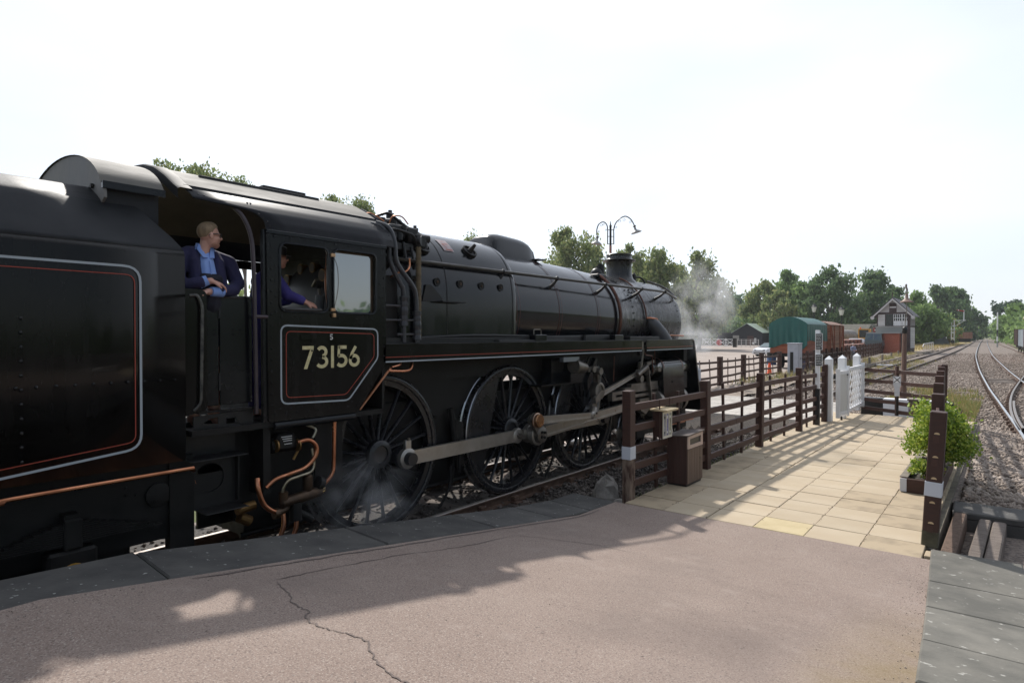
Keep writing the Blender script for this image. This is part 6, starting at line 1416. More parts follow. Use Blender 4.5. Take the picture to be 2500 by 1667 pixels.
# ---- boulder at the foot of the ramp
mb = MB().ball((0, 0, 0), 1, 10, 7); rr = random.Random(5)
mb.v = [(v[0] * .22 * (1 + rr.uniform(-.25, .2)), v[1] * .17 * (1 + rr.uniform(-.25, .2)), max(-.1, v[2]) * .30 * (1 + rr.uniform(-.2, .15)) * (1.15 if v[2] > .5 else 1)) for v in mb.v]
mb.v = [(v[0] - 4.52, v[1] + 7.75, v[2] - .05) for v in mb.v]
tag(mb.build('boulder', mat('grey boulder', (.16,.145,.13), .9, c2=(.30,.28,.25), scale=6, bump=.6, bscale=20, bdist=.02), None, 0, (-4.52, 7.75, -.08)), 'rough grey boulder lying beside the white banded fence post', 'rock')
tag(MB().ball((-4.2, 7.62, -.04), .12, 8, 6, (1.2, .8, .7)).build('stone', MATS['grey boulder'], None, 0, (-4.2, 7.62, -.1)), 'smaller grey stone between boulder and white banded fence post', 'rock')
# ---- planters and shrub
pl = thing('planter', 'low dark wooden planter holding the bright green shrub', 'planter', (-.95, 11.5, .14))
for a, b in (((-1.17, 10.10, .14), (-1.12, 12.4, .33)), ((-1.12, 10.10, .14), (-.70, 10.15, .33)), ((-.75, 10.15, .14), (-.70, 12.4, .33))): MB().b2(a, b, .004).build('planter_board', 'brownwood', pl, smooth=0)
MB().b2((-1.19, 10.15, .33), (-1.09, 12.4, .345), .004).build('planter_cap', 'greytimber', pl, smooth=0); MB().b2((-1.178, 10.085, .15), (-1.10, 10.10, .33)).build('white_corner', 'whitetape', pl, smooth=0)
MB().b2((-1.12, 10.15, .14), (-.75, 12.4, .28)).build('soil', 'darkearth', pl, smooth=0)
def leaves(n, sampler, size, mats, name, parent, droop=0.0, aspect=1.7, bend=True):
    Pn = sampler(n); nrm = RNG.normal(0, 1, (n, 3)); nrm[:, 2] = np.abs(nrm[:, 2]) * (.8 if droop < .3 else .3); nrm /= np.linalg.norm(nrm, axis=1)[:, None]
    t = RNG.normal(0, 1, (n, 3)); t[:, 2] -= droop * 2.2; t -= nrm * (t * nrm).sum(1)[:, None]; t /= np.linalg.norm(t, axis=1)[:, None] + 1e-9
    b = np.cross(nrm, t); sz = (size * RNG.uniform(.6, 1.35, n))[:, None]
    A = Pn - t * sz * .5 * aspect; C = Pn + t * sz * .5 * aspect; B = Pn + b * sz * .5 + nrm * sz * .08; D = Pn - b * sz * .5 + nrm * sz * .08
    V = np.stack([A, B, C, D], 1).reshape(-1, 3); F = np.arange(4 * n).reshape(-1, 4)
    mi = RNG.integers(0, len(mats), n)
    return numpy_mesh(name, V, F, mats, parent, mi=mi)
LG = [mat('lime leaf a', (.26,.36,.04), .5, trans=.4), mat('lime leaf b', (.40,.47,.08), .5, trans=.4), mat('lime leaf c', (.13,.22,.025), .5, trans=.4)]
def shrub(name, label, c, dims, n, size, mats, cat='shrub', stems=7):
    root = thing(name, label, cat, c)
    def smp(n):
        k = RNG.integers(0, 40, n); cc = np.random.default_rng(11).normal(0, .46, (40, 3)); cc /= np.maximum(1, np.linalg.norm(cc, axis=1))[:, None]; cc *= np.array([.9, .9, .9])
        p = cc[k] + RNG.normal(0, .15, (n, 3)); return p * np.array([dims[0] / 2, dims[1] / 2, dims[2] / 2]) + np.array([0, 0, dims[2] / 2])
    leaves(n, smp, size, mats, 'foliage', root, aspect=1.6)
    mb = MB()
    for k in range(stems):
        a = k * 2.4; mb.tube(smoothpath([(c[0] + .03 * math.cos(a), c[1] + .03 * math.sin(a), c[2]), (c[0] + dims[0] * .12 * math.cos(a), c[1] + dims[1] * .12 * math.sin(a), c[2] + dims[2] * .4), (c[0] + dims[0] * .3 * math.cos(a), c[1] + dims[1] * .3 * math.sin(a), c[2] + dims[2] * .85)], 4), .008, 5)
    mb.build('stem', 'sleeper', root)
    return root
shrub('shrub', 'tall bright lime green shrub growing around the fence post line', (-.80, 11.4, .22), (.86, 1.7, 1.16), 15000, .031, LG)
shrub('shrub', 'small green plant in the near corner of the low planter', (-.92, 10.5, .26), (.42, .5, .32), 1300, .026, LG[1:], stems=4)
wp = thing('planter', 'square brown tub with a white letter W at the end fence', 'planter', (-1.85, 19.85, .14))
MB().b2((-2.10, 19.55, .14), (-1.68, 19.95, .56), .008).build('tub', 'brownwood', wp, smooth=0)
MB().b2((-2.13, 19.52, .56), (-1.65, 19.98, .60), .006).build('tub_rim', 'greytimber', wp, smooth=0)
MB().add([(-2.098, 19.546, .15), (-1.92, 19.546, .15), (-1.92, 19.546, .555), (-2.098, 19.546, .555)], [(0, 1, 2, 3)]).build('weathered_face', mat('faded board', (.15,.11,.09), .8, c2=(.22,.18,.16), scale=5), wp, smooth=0)
MB().ribbon([(-2.085, .42), (-2.055, .30), (-2.015, .45), (-1.97, .30), (-1.935, .42)], .022, lambda x, z: (x, 19.542, z), False).build('letter', 'white', wp, smooth=0)
# white painted edge wall with black end
we = thing('edge_wall', 'low white painted wall with a black end behind the end fence', 'wall', (-2.5, 21.3, -.15))
MB().b2((-2.92, 21.2, -.2), (-1.35, 21.5, .43), .01).build('white_section', 'white', we, smooth=0)
MB().b2((-3.5, 21.2, -.2), (-2.925, 21.5, .43), .01).build('black_section', 'darkplastic', we, smooth=0)
# ---- brown swan-neck lamp post
lp = thing('lamp_post', 'brown timber lamp post with rusty conical shade behind the end fence', 'lamp post', (-2.72, 24.0, -.17))
MB().tube([(-2.74, 24.0, -.2), (-2.73, 24.0, .55), (-2.725, 24.0, .6), (-2.70, 24.0, 2.32), (-2.70, 24.0, 2.37)], [.105, .10, .08, .07, .05], 8).build('post', mat('brown lamp paint', (.11,.055,.035), .55, c2=(.14,.075,.05), scale=5, bump=.1, bscale=30), lp, smooth=30)
MB().tube([(-2.70, 24.0, 2.36), (-2.70, 24.0, 2.40), (-2.69, 24.0, 2.55), (-2.68, 24.0, 2.6)], [.05, .075, .075, .03], 12).build('collar', 'darkplastic', lp, smooth=40)
MB().tube(smoothpath([(-2.69, 24.0, 2.55), (-2.685, 24.0, 2.80), (-2.655, 24.0, 3.0), (-2.65, 24.0, 3.3), (-2.65, 24.0, 3.72)], 5), .014, 8).tube(smoothpath([(-2.65, 24.0, 3.70), (-2.645, 24.0, 3.82), (-2.67, 24.0, 3.90), (-2.665, 24.0, 4.0)], 4), [.03] * 12 + [.012], 8).build('bracket', mat('lamp bracket grey', (.28,.27,.24), .5, c2=(.12,.09,.07), scale=8), lp)
MB().lathe((-2.65, 24.0, 3.42), (0, 0, 1), [(.19, -.03), (.195, -.025), (.19, 0), (.13, .03), (.075, .09), (.05, .12), (.045, .22), (.035, .26), (.0, .27)], 24).build('lamp_shade', mat('rusty enamel', (.20,.13,.10), .5, c2=(.28,.19,.15), scale=6), lp, smooth=40)
# ================================================================ YARD AND BACKGROUND
S_, C_ = math.sin(R(39)), math.cos(R(39))
def G(px, depth):
    lat = (px - 1250) / 1500 * depth
    return (-S_ * depth + C_ * lat, C_ * depth + S_ * lat)
def hgt(py, depth): return 2.34 + (816 - py) / 1500 * depth
GZ = -.13
# ---- double swan-neck lamp behind the chimney
lx_, ly_ = G(1490, 34)
dl = thing('lamp_post', 'tall dark double armed lamp post with scrolled swan necks behind chimney', 'lamp post', (lx_, ly_, GZ))
zt = hgt(541, 34)
MB().tube([(lx_, ly_, GZ), (lx_, ly_, 1.2), (lx_, ly_, 1.25), (lx_, ly_, hgt(600, 34))], [.12, .11, .08, .07], 12).build('post', mat('red oxide post', (.24,.10,.08), .6, c2=(.32,.15,.12), scale=4), dl, smooth=40)
MB().tube([(lx_, ly_, hgt(600, 34)), (lx_, ly_, hgt(556, 34)), (lx_, ly_, hgt(552, 34)), (lx_, ly_, hgt(550, 34)), (lx_, ly_, zt)], [.062, .06, .075, .04, .01], 12).build('post_head', 'darkplastic', dl, smooth=40)
LP = {1: [(8, 597), (8, 575), (8, 561), (12, 547), (22, 535), (36, 529), (48, 535), (55, 545), (58, 552)], -1: [(-7, 597), (-7, 575), (-7, 561), (-9, 550), (-15, 543.5), (-22, 543.5), (-29, 549), (-33, 560), (-33.5, 570), (-32, 579)]}
for sg in (1, -1):
    k = lambda off, py: (lx_ + C_ * off * 34 / 1500, ly_ + S_ * off * 34 / 1500, hgt(py, 34))
    pts = [k(*q_) for q_ in LP[sg]]
    am = MB().tube(smoothpath(pts, 6), .030, 8).build('swan_neck', 'darkplastic', dl)
    for py in (562, 578, 596): MB().beam(k(0, py), k(LP[sg][0][0], py), .03, .03).build('arm_stay', 'darkplastic', am, smooth=0)
    e = pts[-1]; tilt = .30 if sg > 0 else -.12; dn = Vector((C_ * tilt, S_ * tilt, -1)).normalized()
    for off, py, r_ in (((22, 541, .08), (33, 538, .08), (48, 543, .07), (13, 556, .07)) if sg > 0 else ((-22, 551, .07), (-17, 549, .06), (-29, 566, .05), (-11, 562, .05))):
        cc = Vector(k(off, py)); MB().tube([cc + Vector((C_ * math.cos(a) * r_ * (1 - a / 14), S_ * math.cos(a) * r_ * (1 - a / 14), math.sin(a) * r_ * (1 - a / 14))) for a in np.linspace(0, 7, 16)], .009, 5).build('scroll', 'darkplastic', am)
    MB().lathe(e, dn, [(.05, -.03), (.085, .0), (.085, .05), (.05, .06)], 14).build('lamp_cap', 'darkplastic', am, smooth=40)
    MB().lathe(e, dn, [(.05, .06), (.06, .20), (.10, .25), (.20, .30), (.30, .39), (.305, .405), (.28, .405), (.10, .28), (0, .28)], 26).build('lamp_shade', mat('grey enamel shade', (.30,.30,.30), .45, c2=(.22,.21,.20), scale=5), am, smooth=40)
# ---- yard fences
yf = fence('post_and_rail_fence', 'brown yard fence with crooked uprights beyond the locomotive front', [(-10.45, 19.0), (-10.5, 22.0), (-10.55, 25.2), (-10.6, 28.7), (-10.75, 32.4), (-10.9, 35.9), (-10.95, 39.6)], (.18, .52, .90, 1.22), GZ - .04, 1.46, 2, rail_h=.10, post_s=1.7, jitter=.03, upr_lean=.04)
pts = [(-10.05, 40.4 + 2.45 * i - .0) for i in range(23)]
pts = [(-10.0 - .055 * (y - 40) , y) for _, y in pts]
lf_ = fence('post_and_rail_fence', 'long dark brown paling fence running towards the signal box', pts, (.2, .62, 1.05), GZ - .04, 1.45, 5, rail_h=.10, post_s=1.2, jitter=.02, upr_off=.04)
# ---- relay cabinet, barrels, cone
cab_ = thing('relay_cabinet', 'tall pale grey metal relay cabinet beside the yard fence', 'cabinet', (-9.75, 38.6, GZ))
MB().b2((-10.15, 38.3, GZ), (-9.55, 39.1, 1.78), .01).build('housing', mat('pale grey metal', (.46,.47,.52), .45, c2=(.40,.41,.45), scale=3), cab_, smooth=0)
MB().b2((-10.18, 38.27, 1.78), (-9.52, 39.13, 1.83), .01).build('lid', MATS['pale grey metal'], cab_, smooth=0)
for a in (38.36, 38.73): 
    d_ = MB().b2((-9.55, a, .0), (-9.535, a + .34, 1.72), .004).build('door', MATS['pale grey metal'], cab_, smooth=0); MB().b2((-9.535, a + .28, .85), (-9.52, a + .31, .98)).build('handle', 'darkplastic', d_, smooth=0)
MB().b2((-10.0, 38.285, .1), (-9.83, 38.298, 1.3)).build('dark_panel', 'darkplastic', cab_, smooth=0)
BLUE = mat('blue drum', (.03,.085,.21), .45, c2=(.02,.05,.13), scale=4)
for (px, d, lab) in ((1884, 50, 'blue drum standing behind the yard fence near the covered wagon'), (1963, 42, 'blue drum behind the paling fence below the notice post')):
    x, y = G(px, d); b_ = thing('oil_drum', lab, 'drum', (x, y, GZ), 'blue drums')
    MB().lathe((x, y, GZ), (0, 0, 1), [(0, 0), (.36, 0), (.375, .02), (.36, .04), (.36, .36), (.375, .38), (.36, .40), (.36, .66)], 24).build('drum_body', BLUE, b_, smooth=40)
    MB().lathe((x, y, GZ), (0, 0, 1), [(.36, .66), (.375, .68), (.36, .70), (.36, .98), (.375, 1.0), (.34, 1.0), (0, .98)], 24).build('drum_top', 'darkplastic', b_, smooth=40)
x, y = G(1879, 38.5); cn = thing('traffic_cone', 'orange traffic cone standing by the yard fence', 'cone', (x, y, GZ))
MB().lathe((x, y, GZ), (0, 0, 1), [(.17, .03), (.14, .04), (.06, .72), (.045, .76), (0, .76)], 18).build('cone_body', mat('cone orange', (.75,.10,.02), .5), cn, smooth=40)
MB().b2((x - .2, y - .2, GZ), (x + .2, y + .2, GZ + .035), .01).build('cone_base', MATS['cone orange'], cn, smooth=0)
# ---- covered wagon and van
REDW = mat('weathered red board', (.23,.065,.035), .75, c2=(.33,.115,.06), scale=3, stretch=(.6,.6,5), objvar=.15, bump=.2, bscale=20)
BRNW = mat('bleached brown board', (.20,.095,.055), .8, c2=(.30,.165,.10), scale=3, stretch=(.6,.6,5), objvar=.2, bump=.2, bscale=20)
TARP = mat('green tarpaulin', (.012,.085,.075), .5, c2=(.02,.12,.105), scale=1.6, bump=.35, bscale=3, bdist=.1, stretch=(1,1,.35))
def boards_side(parent, xa, ya, xb, yb, z0, z1, m, hb=.17, th=.03):
    n = int((z1 - z0) / hb)
    for k in range(n):
        z = z0 + hb * (k + .5); MB().beam((xa, ya, z), (xb, yb, z), th, hb - .015).build('board', m, parent, smooth=0)
wx0, wx1, wy0, wy1 = -13.55, -11.05, 46.6, 52.4
wg = thing('covered_wagon', 'red boarded wagon under a draped green tarpaulin', 'wagon', ((wx0 + wx1) / 2, wy0, GZ))
MB().b2((wx0 + .03, wy0 + .03, .95), (wx1 - .03, wy1 - .03, 2.9)).build('body', REDW, wg, smooth=0)
boards_side(wg, wx0, wy0, wx1, wy0, 1.0, 2.8, REDW); boards_side(wg, wx1, wy0, wx1, wy1, 1.0, 2.8, REDW)
MB().b2((wx0, wy0 - .05, .75), (wx1, wy1, .97)).build('sole_bar', 'underframe', wg, smooth=0)
for y in (wy0 + 1.3, wy1 - 1.3): MB().lathe(((wx0 + wx1) / 2, y, .36), (1, 0, 0), [(.1, -.85), (.48, -.82), (.48, -.7), (.1, -.7), (.1, .7), (.48, .7), (.48, .82), (0, .85)], 24).build('wheel', 'underframe', wg, smooth=40)
for x in (wx0 + .55, wx1 - .55): MB().lathe((x, wy0 - .05, .88), (0, -1, 0), [(.1, 0), (.09, .3), (.2, .32), (.2, .36), (0, .37)], 16).build('buffer', 'underframe', wg, smooth=40)
# tarpaulin: arched roof, end curtain with folds, side curtain
nx = 40; arch_ = lambda t: 3.05 + .55 * math.sin(math.pi * t) ** .8
end_bottom = [1.36, 1.37, 1.42, 1.52, 1.62, 1.66, 1.64, 1.56, 1.22, 1.16, 1.20, 1.36, 1.60]
rows = []
for v in range(9):
    row = []
    for i in range(nx + 1):
        t = i / nx; zt_ = arch_(t); zb = interp([(k / 12, z) for k, z in enumerate(end_bottom)], t); z = zt_ + (zb - zt_) * v / 8
        fold = .05 * math.sin(t * 40) * (v / 8) + .04 * math.sin(t * 17 + 1) * (v / 8); row.append((wx0 - .04 + (wx1 - wx0 + .08) * t, wy0 - .08 - fold - .03 * v / 8, z))
    rows.append(row)
tp = MB().sheet(rows)
tp.sheet([[(wx0 - .04 + (wx1 - wx0 + .08) * i / nx, wy0 - .08 + (wy1 - wy0 + .1) * j / 8, arch_(i / nx) + .0) for i in range(nx + 1)] for j in range(9)])
rows = []
for v in range(6):
    rows.append([(wx1 + .05 + .05 * math.sin(j * 1.7) * v / 5, wy0 - .08 + (wy1 - wy0 + .1) * j / 30, 3.05 + (1.85 - 3.05 + .05 * math.sin(j * .4)) * v / 5) for j in range(31)])
tp.sheet(rows); tp.sheet([[(wx0 - .05, p[1], p[2]) for p in r_] for r_ in rows])
tpo = tp.build('tarpaulin', TARP, None, 50, (-12.3, wy0, 1.5)); tag(tpo, 'green tarpaulin draped over the red boarded wagon', 'tarpaulin')
vy0, vy1 = 53.6, 58.6
vn = thing('goods_van', 'bleached brown planked goods van behind the covered wagon', 'wagon', (-12.3, vy0, GZ))
MB().b2((wx0 + .03, vy0 + .03, .85), (wx1 - .03, vy1 - .03, 3.1)).build('body', BRNW, vn, smooth=0)
boards_side(vn, wx1, vy0, wx1, vy1, .95, 3.05, BRNW); boards_side(vn, wx0, vy0, wx1, vy0, .95, 3.05, BRNW)
for (a, b) in ((vy0 + .05, vy0 + .05), (vy0 + 1.5, vy0 + 1.5), (vy1 - 1.5, vy1 - 1.5), (vy1 - .05, vy1 - .05), (vy0 + .2, vy0 + 1.4), (vy1 - .2, vy1 - 1.4)):
    MB().beam((wx1 + .03, a, 3.05 if a != b else 3.05), (wx1 + .03, b, .9), .05, .1, (1, 0, 0)).build('strap', REDW, vn, smooth=0)
MB().sheet([[(wx0 - .06 + 2.62 * t, y, 3.1 + .34 * math.sin(math.pi * t)) for t in np.linspace(0, 1, 12)] for y in (vy0 - .08, vy1 + .08)]).build('roof', mat('rusty van roof', (.17,.085,.055), .7, c2=(.24,.14,.10), scale=2), vn, smooth=50)
MB().b2((wx0, vy0, .65), (wx1, vy1, .86)).build('sole_bar', 'underframe', vn, smooth=0)
for y in (vy0 + 1.2, vy1 - 1.2): MB().lathe((-12.3, y, .36), (1, 0, 0), [(.1, -.85), (.48, -.82), (.48, -.7), (.1, -.7), (.1, .7), (.48, .7), (.48, .82), (0, .85)], 24).build('wheel', 'underframe', vn, smooth=40)
# ---- low flat wagons, tank, hut, digger, pick-up truck, red engine under blue sheet
RUST = mat('rusty steel', (.20,.085,.055), .75, c2=(.30,.16,.12), scale=2, stretch=(1,.3,1))
for (px, d, ln, z0, z1, lab) in ((2065, 72, 17, .75, 1.12, 'long rusty flat wagon standing behind the paling fence'), (2062, 78, 19, 1.15, 1.62, 'second rusty flat wagon beyond the first one')):
    x, y = G(px, d); fw = thing('flat_wagon', lab, 'wagon', (x, y, GZ))
    MB().b2((x - 2.3, y - 1, z0), (x + .2, y + ln, z1), .02).build('deck', RUST, fw, smooth=0); MB().b2((x - 1.9, y, GZ), (x - .2, y + ln - 1, z0)).build('underframe', 'underframe', fw, smooth=0)
    for k in range(7): MB().b2((x + .2, y - .5 + k * 2.6, z0 - .1), (x + .27, y - .38 + k * 2.6, z1)).build('stanchion_pocket', 'underframe', fw, smooth=0)
x, y = G(2060, 95); tk = thing('tank_barrel', 'grey rusty cylindrical tank lying behind the brown van', 'tank', (x, y, GZ))
MB().lathe((x - .9, y, 1.9), (.3, 1, 0), [(0, -.5), (.8, -.4), (1.15, -.1), (1.15, 4), (.8, 4.3), (0, 4.4)], 28).build('barrel', mat('weathered tank', (.13,.12,.11), .6, c2=(.25,.22,.19), scale=2), tk, smooth=40)
MB().b2((x - 1.6, y, GZ), (x - .2, y + 3.5, .9)).build('cradle', 'underframe', tk, smooth=0)
def gable(root, x0, x1, y0, y1, z0, ze, zr_, wall, roof, over=.25, ridge='y'):
    mb = MB()
    if ridge == 'y':
        xm = (x0 + x1) / 2
        mb.prism([(x0, y0, z0), (x1, y0, z0), (x1, y0, ze), (xm, y0, zr_), (x0, y0, ze)], (0, y1 - y0, 0)); mb.build('wall', wall, root, smooth=0)
        for sg, xe in ((-1, x0), (1, x1)):
            sl = (zr_ - ze) / (xm - x0); xo = xe + sg * over; MB().prism([(xm, y0 - over, zr_ + .02), (xo, y0 - over, ze - sl * over + .02), (xo, y0 - over, ze - sl * over + .1), (xm, y0 - over, zr_ + .12)], (0, y1 - y0 + 2 * over, 0)).build('roof', roof, root, smooth=0)
    else:
        ym = (y0 + y1) / 2
        mb.prism([(x0, y0, z0), (x0, y1, z0), (x0, y1, ze), (x0, ym, zr_), (x0, y0, ze)], (x1 - x0, 0, 0)); mb.build('wall', wall, root, smooth=0)
        for sg, ye in ((-1, y0), (1, y1)):
            sl = (zr_ - ze) / (ym - y0); yo = ye + sg * over; MB().prism([(x0 - over, ym, zr_ + .02), (x0 - over, yo, ze - sl * over + .02), (x0 - over, yo, ze - sl * over + .1), (x0 - over, ym, zr_ + .12)], (x1 - x0 + 2 * over, 0, 0)).build('roof', roof, root, smooth=0)
x, y = G(2090, 112); hut = thing('yard_shed', 'low dark green shed with mossy tiled roof behind the yard vehicles', 'building', (x, y, GZ))
gable(hut, x - 5, x + 2.8, y, y + 5, GZ, 2.4, 4.1, mat('dark green boards', (.02,.05,.04), .7), mat('mossy tiles', (.10,.095,.075), .85, c2=(.16,.15,.12), scale=3), ridge='x')
x2, y2 = G(2127, 108); g2 = thing('gabled_hut', 'small hut with pale bargeboards on its gable', 'building', (x2, y2, GZ))
gable(g2, x2 - 1.0, x2 + 1.0, y2, y2 + 4, GZ, 2.0, 4.0, mat('grey green gable', (.16,.19,.18), .7), MATS['mossy tiles'], .1)
for sg in (-1, 1): MB().beam((x2, y2 - .13, 4.08), (x2 + sg * 1.15, y2 - .13, 1.75), .04, .16, (0, 1, 0)).build('bargeboard', mat('pale green trim', (.36,.40,.38), .6), g2, smooth=0)
x, y = G(2108, 92); dg_ = thing('digger', 'yellow digger cab standing behind the dark pick-up', 'digger', (x, y, GZ))
YEL = mat('digger yellow', (.60,.33,.04), .5, c2=(.5,.26,.03), scale=4)
MB().b2((x - 1.6, y, .6), (x + .9, y + 2.6, 1.7), .1).build('body', YEL, dg_, smooth=0)
MB().plate([rrect(x - .75, 1.7, x + .75, 3.15, .08), rrect(x - .62, 1.85, x + .62, 3.0, .06)[::-1]], lambda a, z: (a, y + .3, z), (0, 1.4, 0)).build('cab_frame', YEL, dg_, smooth=0)
MB().b2((x - .65, y + .4, 1.8), (x + .65, y + .42, 3.0)).build('windscreen', 'darkglass', dg_, smooth=0); MB().cyl((x - .5, y + .6, 3.15), (x - .5, y + .6, 3.4), .1, 10).build('beacon', MATS['cone orange'], dg_)
for sx in (-1.5, .6): MB().lathe((x + sx, y + .8, .4), (1, 0, 0), [(0, 0), (.5, 0), (.55, .1), (.55, .3), (.5, .4), (0, .4)], 18).build('tyre', 'darkplastic', dg_, smooth=40)
x, y = G(2132, 80); pk = thing('pickup_truck', 'dark blue grey double windowed truck cab behind the flat wagons', 'truck', (x, y, GZ))
DB = mat('blue grey truck', (.09,.12,.13), .4, c2=(.13,.16,.16), scale=3)
MB().add([(x - 1.05, y, .9), (x + 1.05, y, .9), (x + 1.0, y, 1.55), (x - 1.0, y, 1.55), (x - .85, y + .25, 2.45), (x + .85, y + .25, 2.45), (x - 1.05, y + 2.6, .9), (x + 1.05, y + 2.6, .9), (x + .85, y + 2.2, 2.45), (x - .85, y + 2.2, 2.45)], [(0, 1, 2, 3), (3, 2, 5, 4), (4, 5, 8, 9), (1, 7, 8, 5, 2), (0, 3, 4, 9, 6), (6, 9, 8, 7), (0, 6, 7, 1)]).build('cab', DB, pk, smooth=0)
for a, b in ((-.88, -.06), (.06, .88)): MB().add([(x + a, y - .005, 1.58), (x + b, y - .005, 1.58), (x + b * .88, y + .225, 2.38), (x + a * .88, y + .225, 2.38)], [(0, 1, 2, 3)]).build('windscreen', mat('tinted glass', (.05,.075,.12), .08, c2=(.08,.13,.13), scale=2), pk, smooth=0)
MB().add([(x + 1.04, y + .3, 1.6), (x + 1.05, y + 1.9, 1.6), (x + .90, y + 1.8, 2.35), (x + .91, y + .45, 2.35)], [(0, 1, 2, 3)]).build('side_window', 'darkglass', pk, smooth=0)
for sx in (-1.0, .75): MB().lathe((x + sx, y + .6, .25), (1, 0, 0), [(0, 0), (.35, 0), (.38, .05), (.38, .2), (.35, .25), (0, .25)], 16).build('wheel', 'darkplastic', pk, smooth=40)
MB().b2((x - 1.0, y + .05, .45), (x + 1.0, y + 2.5, .92)).build('chassis', 'darkplastic', pk, smooth=0)
x, y = G(2090, 86); wc = thing('white_van', 'white vehicle roof visible behind the standing person', 'van', (x, y, GZ))
MB().add([(x - 1.2, y, .4), (x + 1.1, y, .4), (x + 1.1, y, 1.2), (x - 1.2, y, 1.2), (x - .9, y + .3, 1.78), (x + .6, y + .3, 1.75), (x + .6, y + 1.5, 1.75), (x - .9, y + 1.5, 1.78), (x - 1.2, y + 1.8, .4), (x + 1.1, y + 1.8, .4), (x + 1.1, y + 1.8, 1.2), (x - 1.2, y + 1.8, 1.2)], [(0, 1, 2, 3), (3, 2, 5, 4), (4, 5, 6, 7), (7, 6, 10, 11), (8, 11, 10, 9), (1, 9, 10, 2), (0, 3, 11, 8), (2, 10, 6, 5), (3, 4, 7, 11)]).build('body', 'white', wc, smooth=0)
for sx in (-.9, .6): MB().lathe((x + sx, y - .02, .2), (0, 1, 0), [(0, 0), (.3, 0), (.33, .1), (.33, .2), (0, .25)], 16).build('wheel', 'darkplastic', wc, smooth=40)
x, y = G(2152, 101); re = thing('red_engine', 'red engine half hidden under a blue sheet left of the signal box', 'engine', (x, y, GZ))
RD = mat('engine red', (.34,.03,.03), .45, c2=(.26,.025,.03), scale=3)
MB().b2((x - 1.2, y, .8), (x + 1.2, y + 5, 2.4), .05).build('body', RD, re, smooth=0); MB().b2((x - 1.2, y + .02, 2.4), (x - .9, y + .3, 3.4)).b2((x - .15, y + .02, 2.4), (x + .1, y + .3, 3.4)).b2((x - 1.2, y + .02, 2.4), (x + .1, y + .3, 2.75)).build('cab_frame', RD, re, smooth=0)
MB().b2((x - 1.0, y + .4, 2.4), (x + 1.0, y + 4.5, 3.4)).build('cab_back', 'darkplastic', re, smooth=0); MB().b2((x - 1.0, y + .3, GZ), (x + 1.0, y + 4.8, .8)).build('underframe', 'underframe', re, smooth=0)
MB().b2((x - 1.0, y - .01, 2.95), (x - .85, y + .01, 3.15)).build('marker_lamp', 'white', re, smooth=0)
tag(MB().sheet([[(x - 1.35 + 2.7 * t, y - .1 + 5 * u_, 3.35 + .75 * math.sin(math.pi * (.1 + .8 * t)) - .08 * math.sin(t * 9 + u_ * 7)) for t in np.linspace(0, 1, 14)] for u_ in np.linspace(0, 1, 8)]).build('blue_sheet', mat('blue sheet', (.01,.05,.14), .5, c2=(.015,.075,.18), scale=3), None, 60, (x, y, 3.3)), 'dark blue sheet arched over the red engine', 'sheet')
# ---- person standing beside the yard
x, y = G(2083, 55); z = GZ; mb = MB(); H = 1.66; k = H / 1.75
head(mb, (x, y, z + H - .115), (.75, -.66, 0), k)
limb(mb, [(x, y, z + 1.42 * k), (x, y, z + 1.53 * k)], [.06 * k, .055 * k]); limb(mb, [(x, y, z + 1.32 * k), (x, y, z + .98 * k)], [.14 * k, .15 * k])
for sg in (-1, 1):
    sx, sy = sg * .66, sg * .75
    limb(mb, [(x + sx * .19, y + sy * .19, z + 1.37 * k), (x + sx * .24 + .05, y + sy * .24 - .05, z + 1.12 * k), (x + sx * .08 + .22, y + sy * .08 - .2, z + 1.08 * k)], [.055 * k, .045 * k, .035 * k]); hand(mb, (x + sx * .08 + .22, y + sy * .08 - .2, z + 1.08 * k), (.4 - sx * .3, -.4 - sy * .3, .1), (0, 0, 1), k, .8, sg)
    limb(mb, [(x + sx * .09, y + sy * .09, z + .95 * k), (x + sx * .10, y + sy * .10, z + .5 * k), (x + sx * .10, y + sy * .10, z + .08 * k)], [.085 * k, .065 * k, .05 * k]); limb(mb, [(x + sx * .10, y + sy * .10, z + .05 * k), (x + sx * .10 + .1, y + sy * .10 - .09, z + .04 * k)], [.05 * k, .045 * k])
yp = pmesh(remeshed(mb, .013, 2), 'person', 'skin', None, (x, y, z)); tag(yp, 'grey haired person in blue shirt and grey trousers standing by the paling fence', 'person')
mb = MB(); limb(mb, [(x, y, z + 1.36 * k), (x, y, z + .95 * k)], [.155 * k, .165 * k])
for sg in (-1, 1): sx, sy = sg * .66, sg * .75; limb(mb, [(x + sx * .19, y + sy * .19, z + 1.37 * k), (x + sx * .24 + .05, y + sy * .24 - .05, z + 1.12 * k), (x + sx * .16 + .13, y + sy * .16 - .12, z + 1.09 * k)], [.075 * k, .065 * k, .055 * k])
pmesh(remeshed(mb, .02, 2), 'shirt', mat('blue check shirt', (.17,.20,.32), .8, c2=(.30,.33,.44), scale=25), yp, wl(yp))
mb = MB()
for sg in (-1, 1): sx, sy = sg * .66, sg * .75; limb(mb, [(x + sx * .085, y + sy * .085, z + .98 * k), (x + sx * .10, y + sy * .10, z + .5 * k), (x + sx * .10, y + sy * .10, z + .10 * k)], [.11 * k, .085 * k, .075 * k])
pmesh(remeshed(mb, .02, 2), 'trousers', mat('grey trousers', (.10,.10,.11), .8, c2=(.14,.14,.15), scale=10), yp, wl(yp))
hair_cap((x, y, z + H - .115), (.75, -.66, 0), k, mat('grey hair', (.55,.52,.48), .7), yp, None)
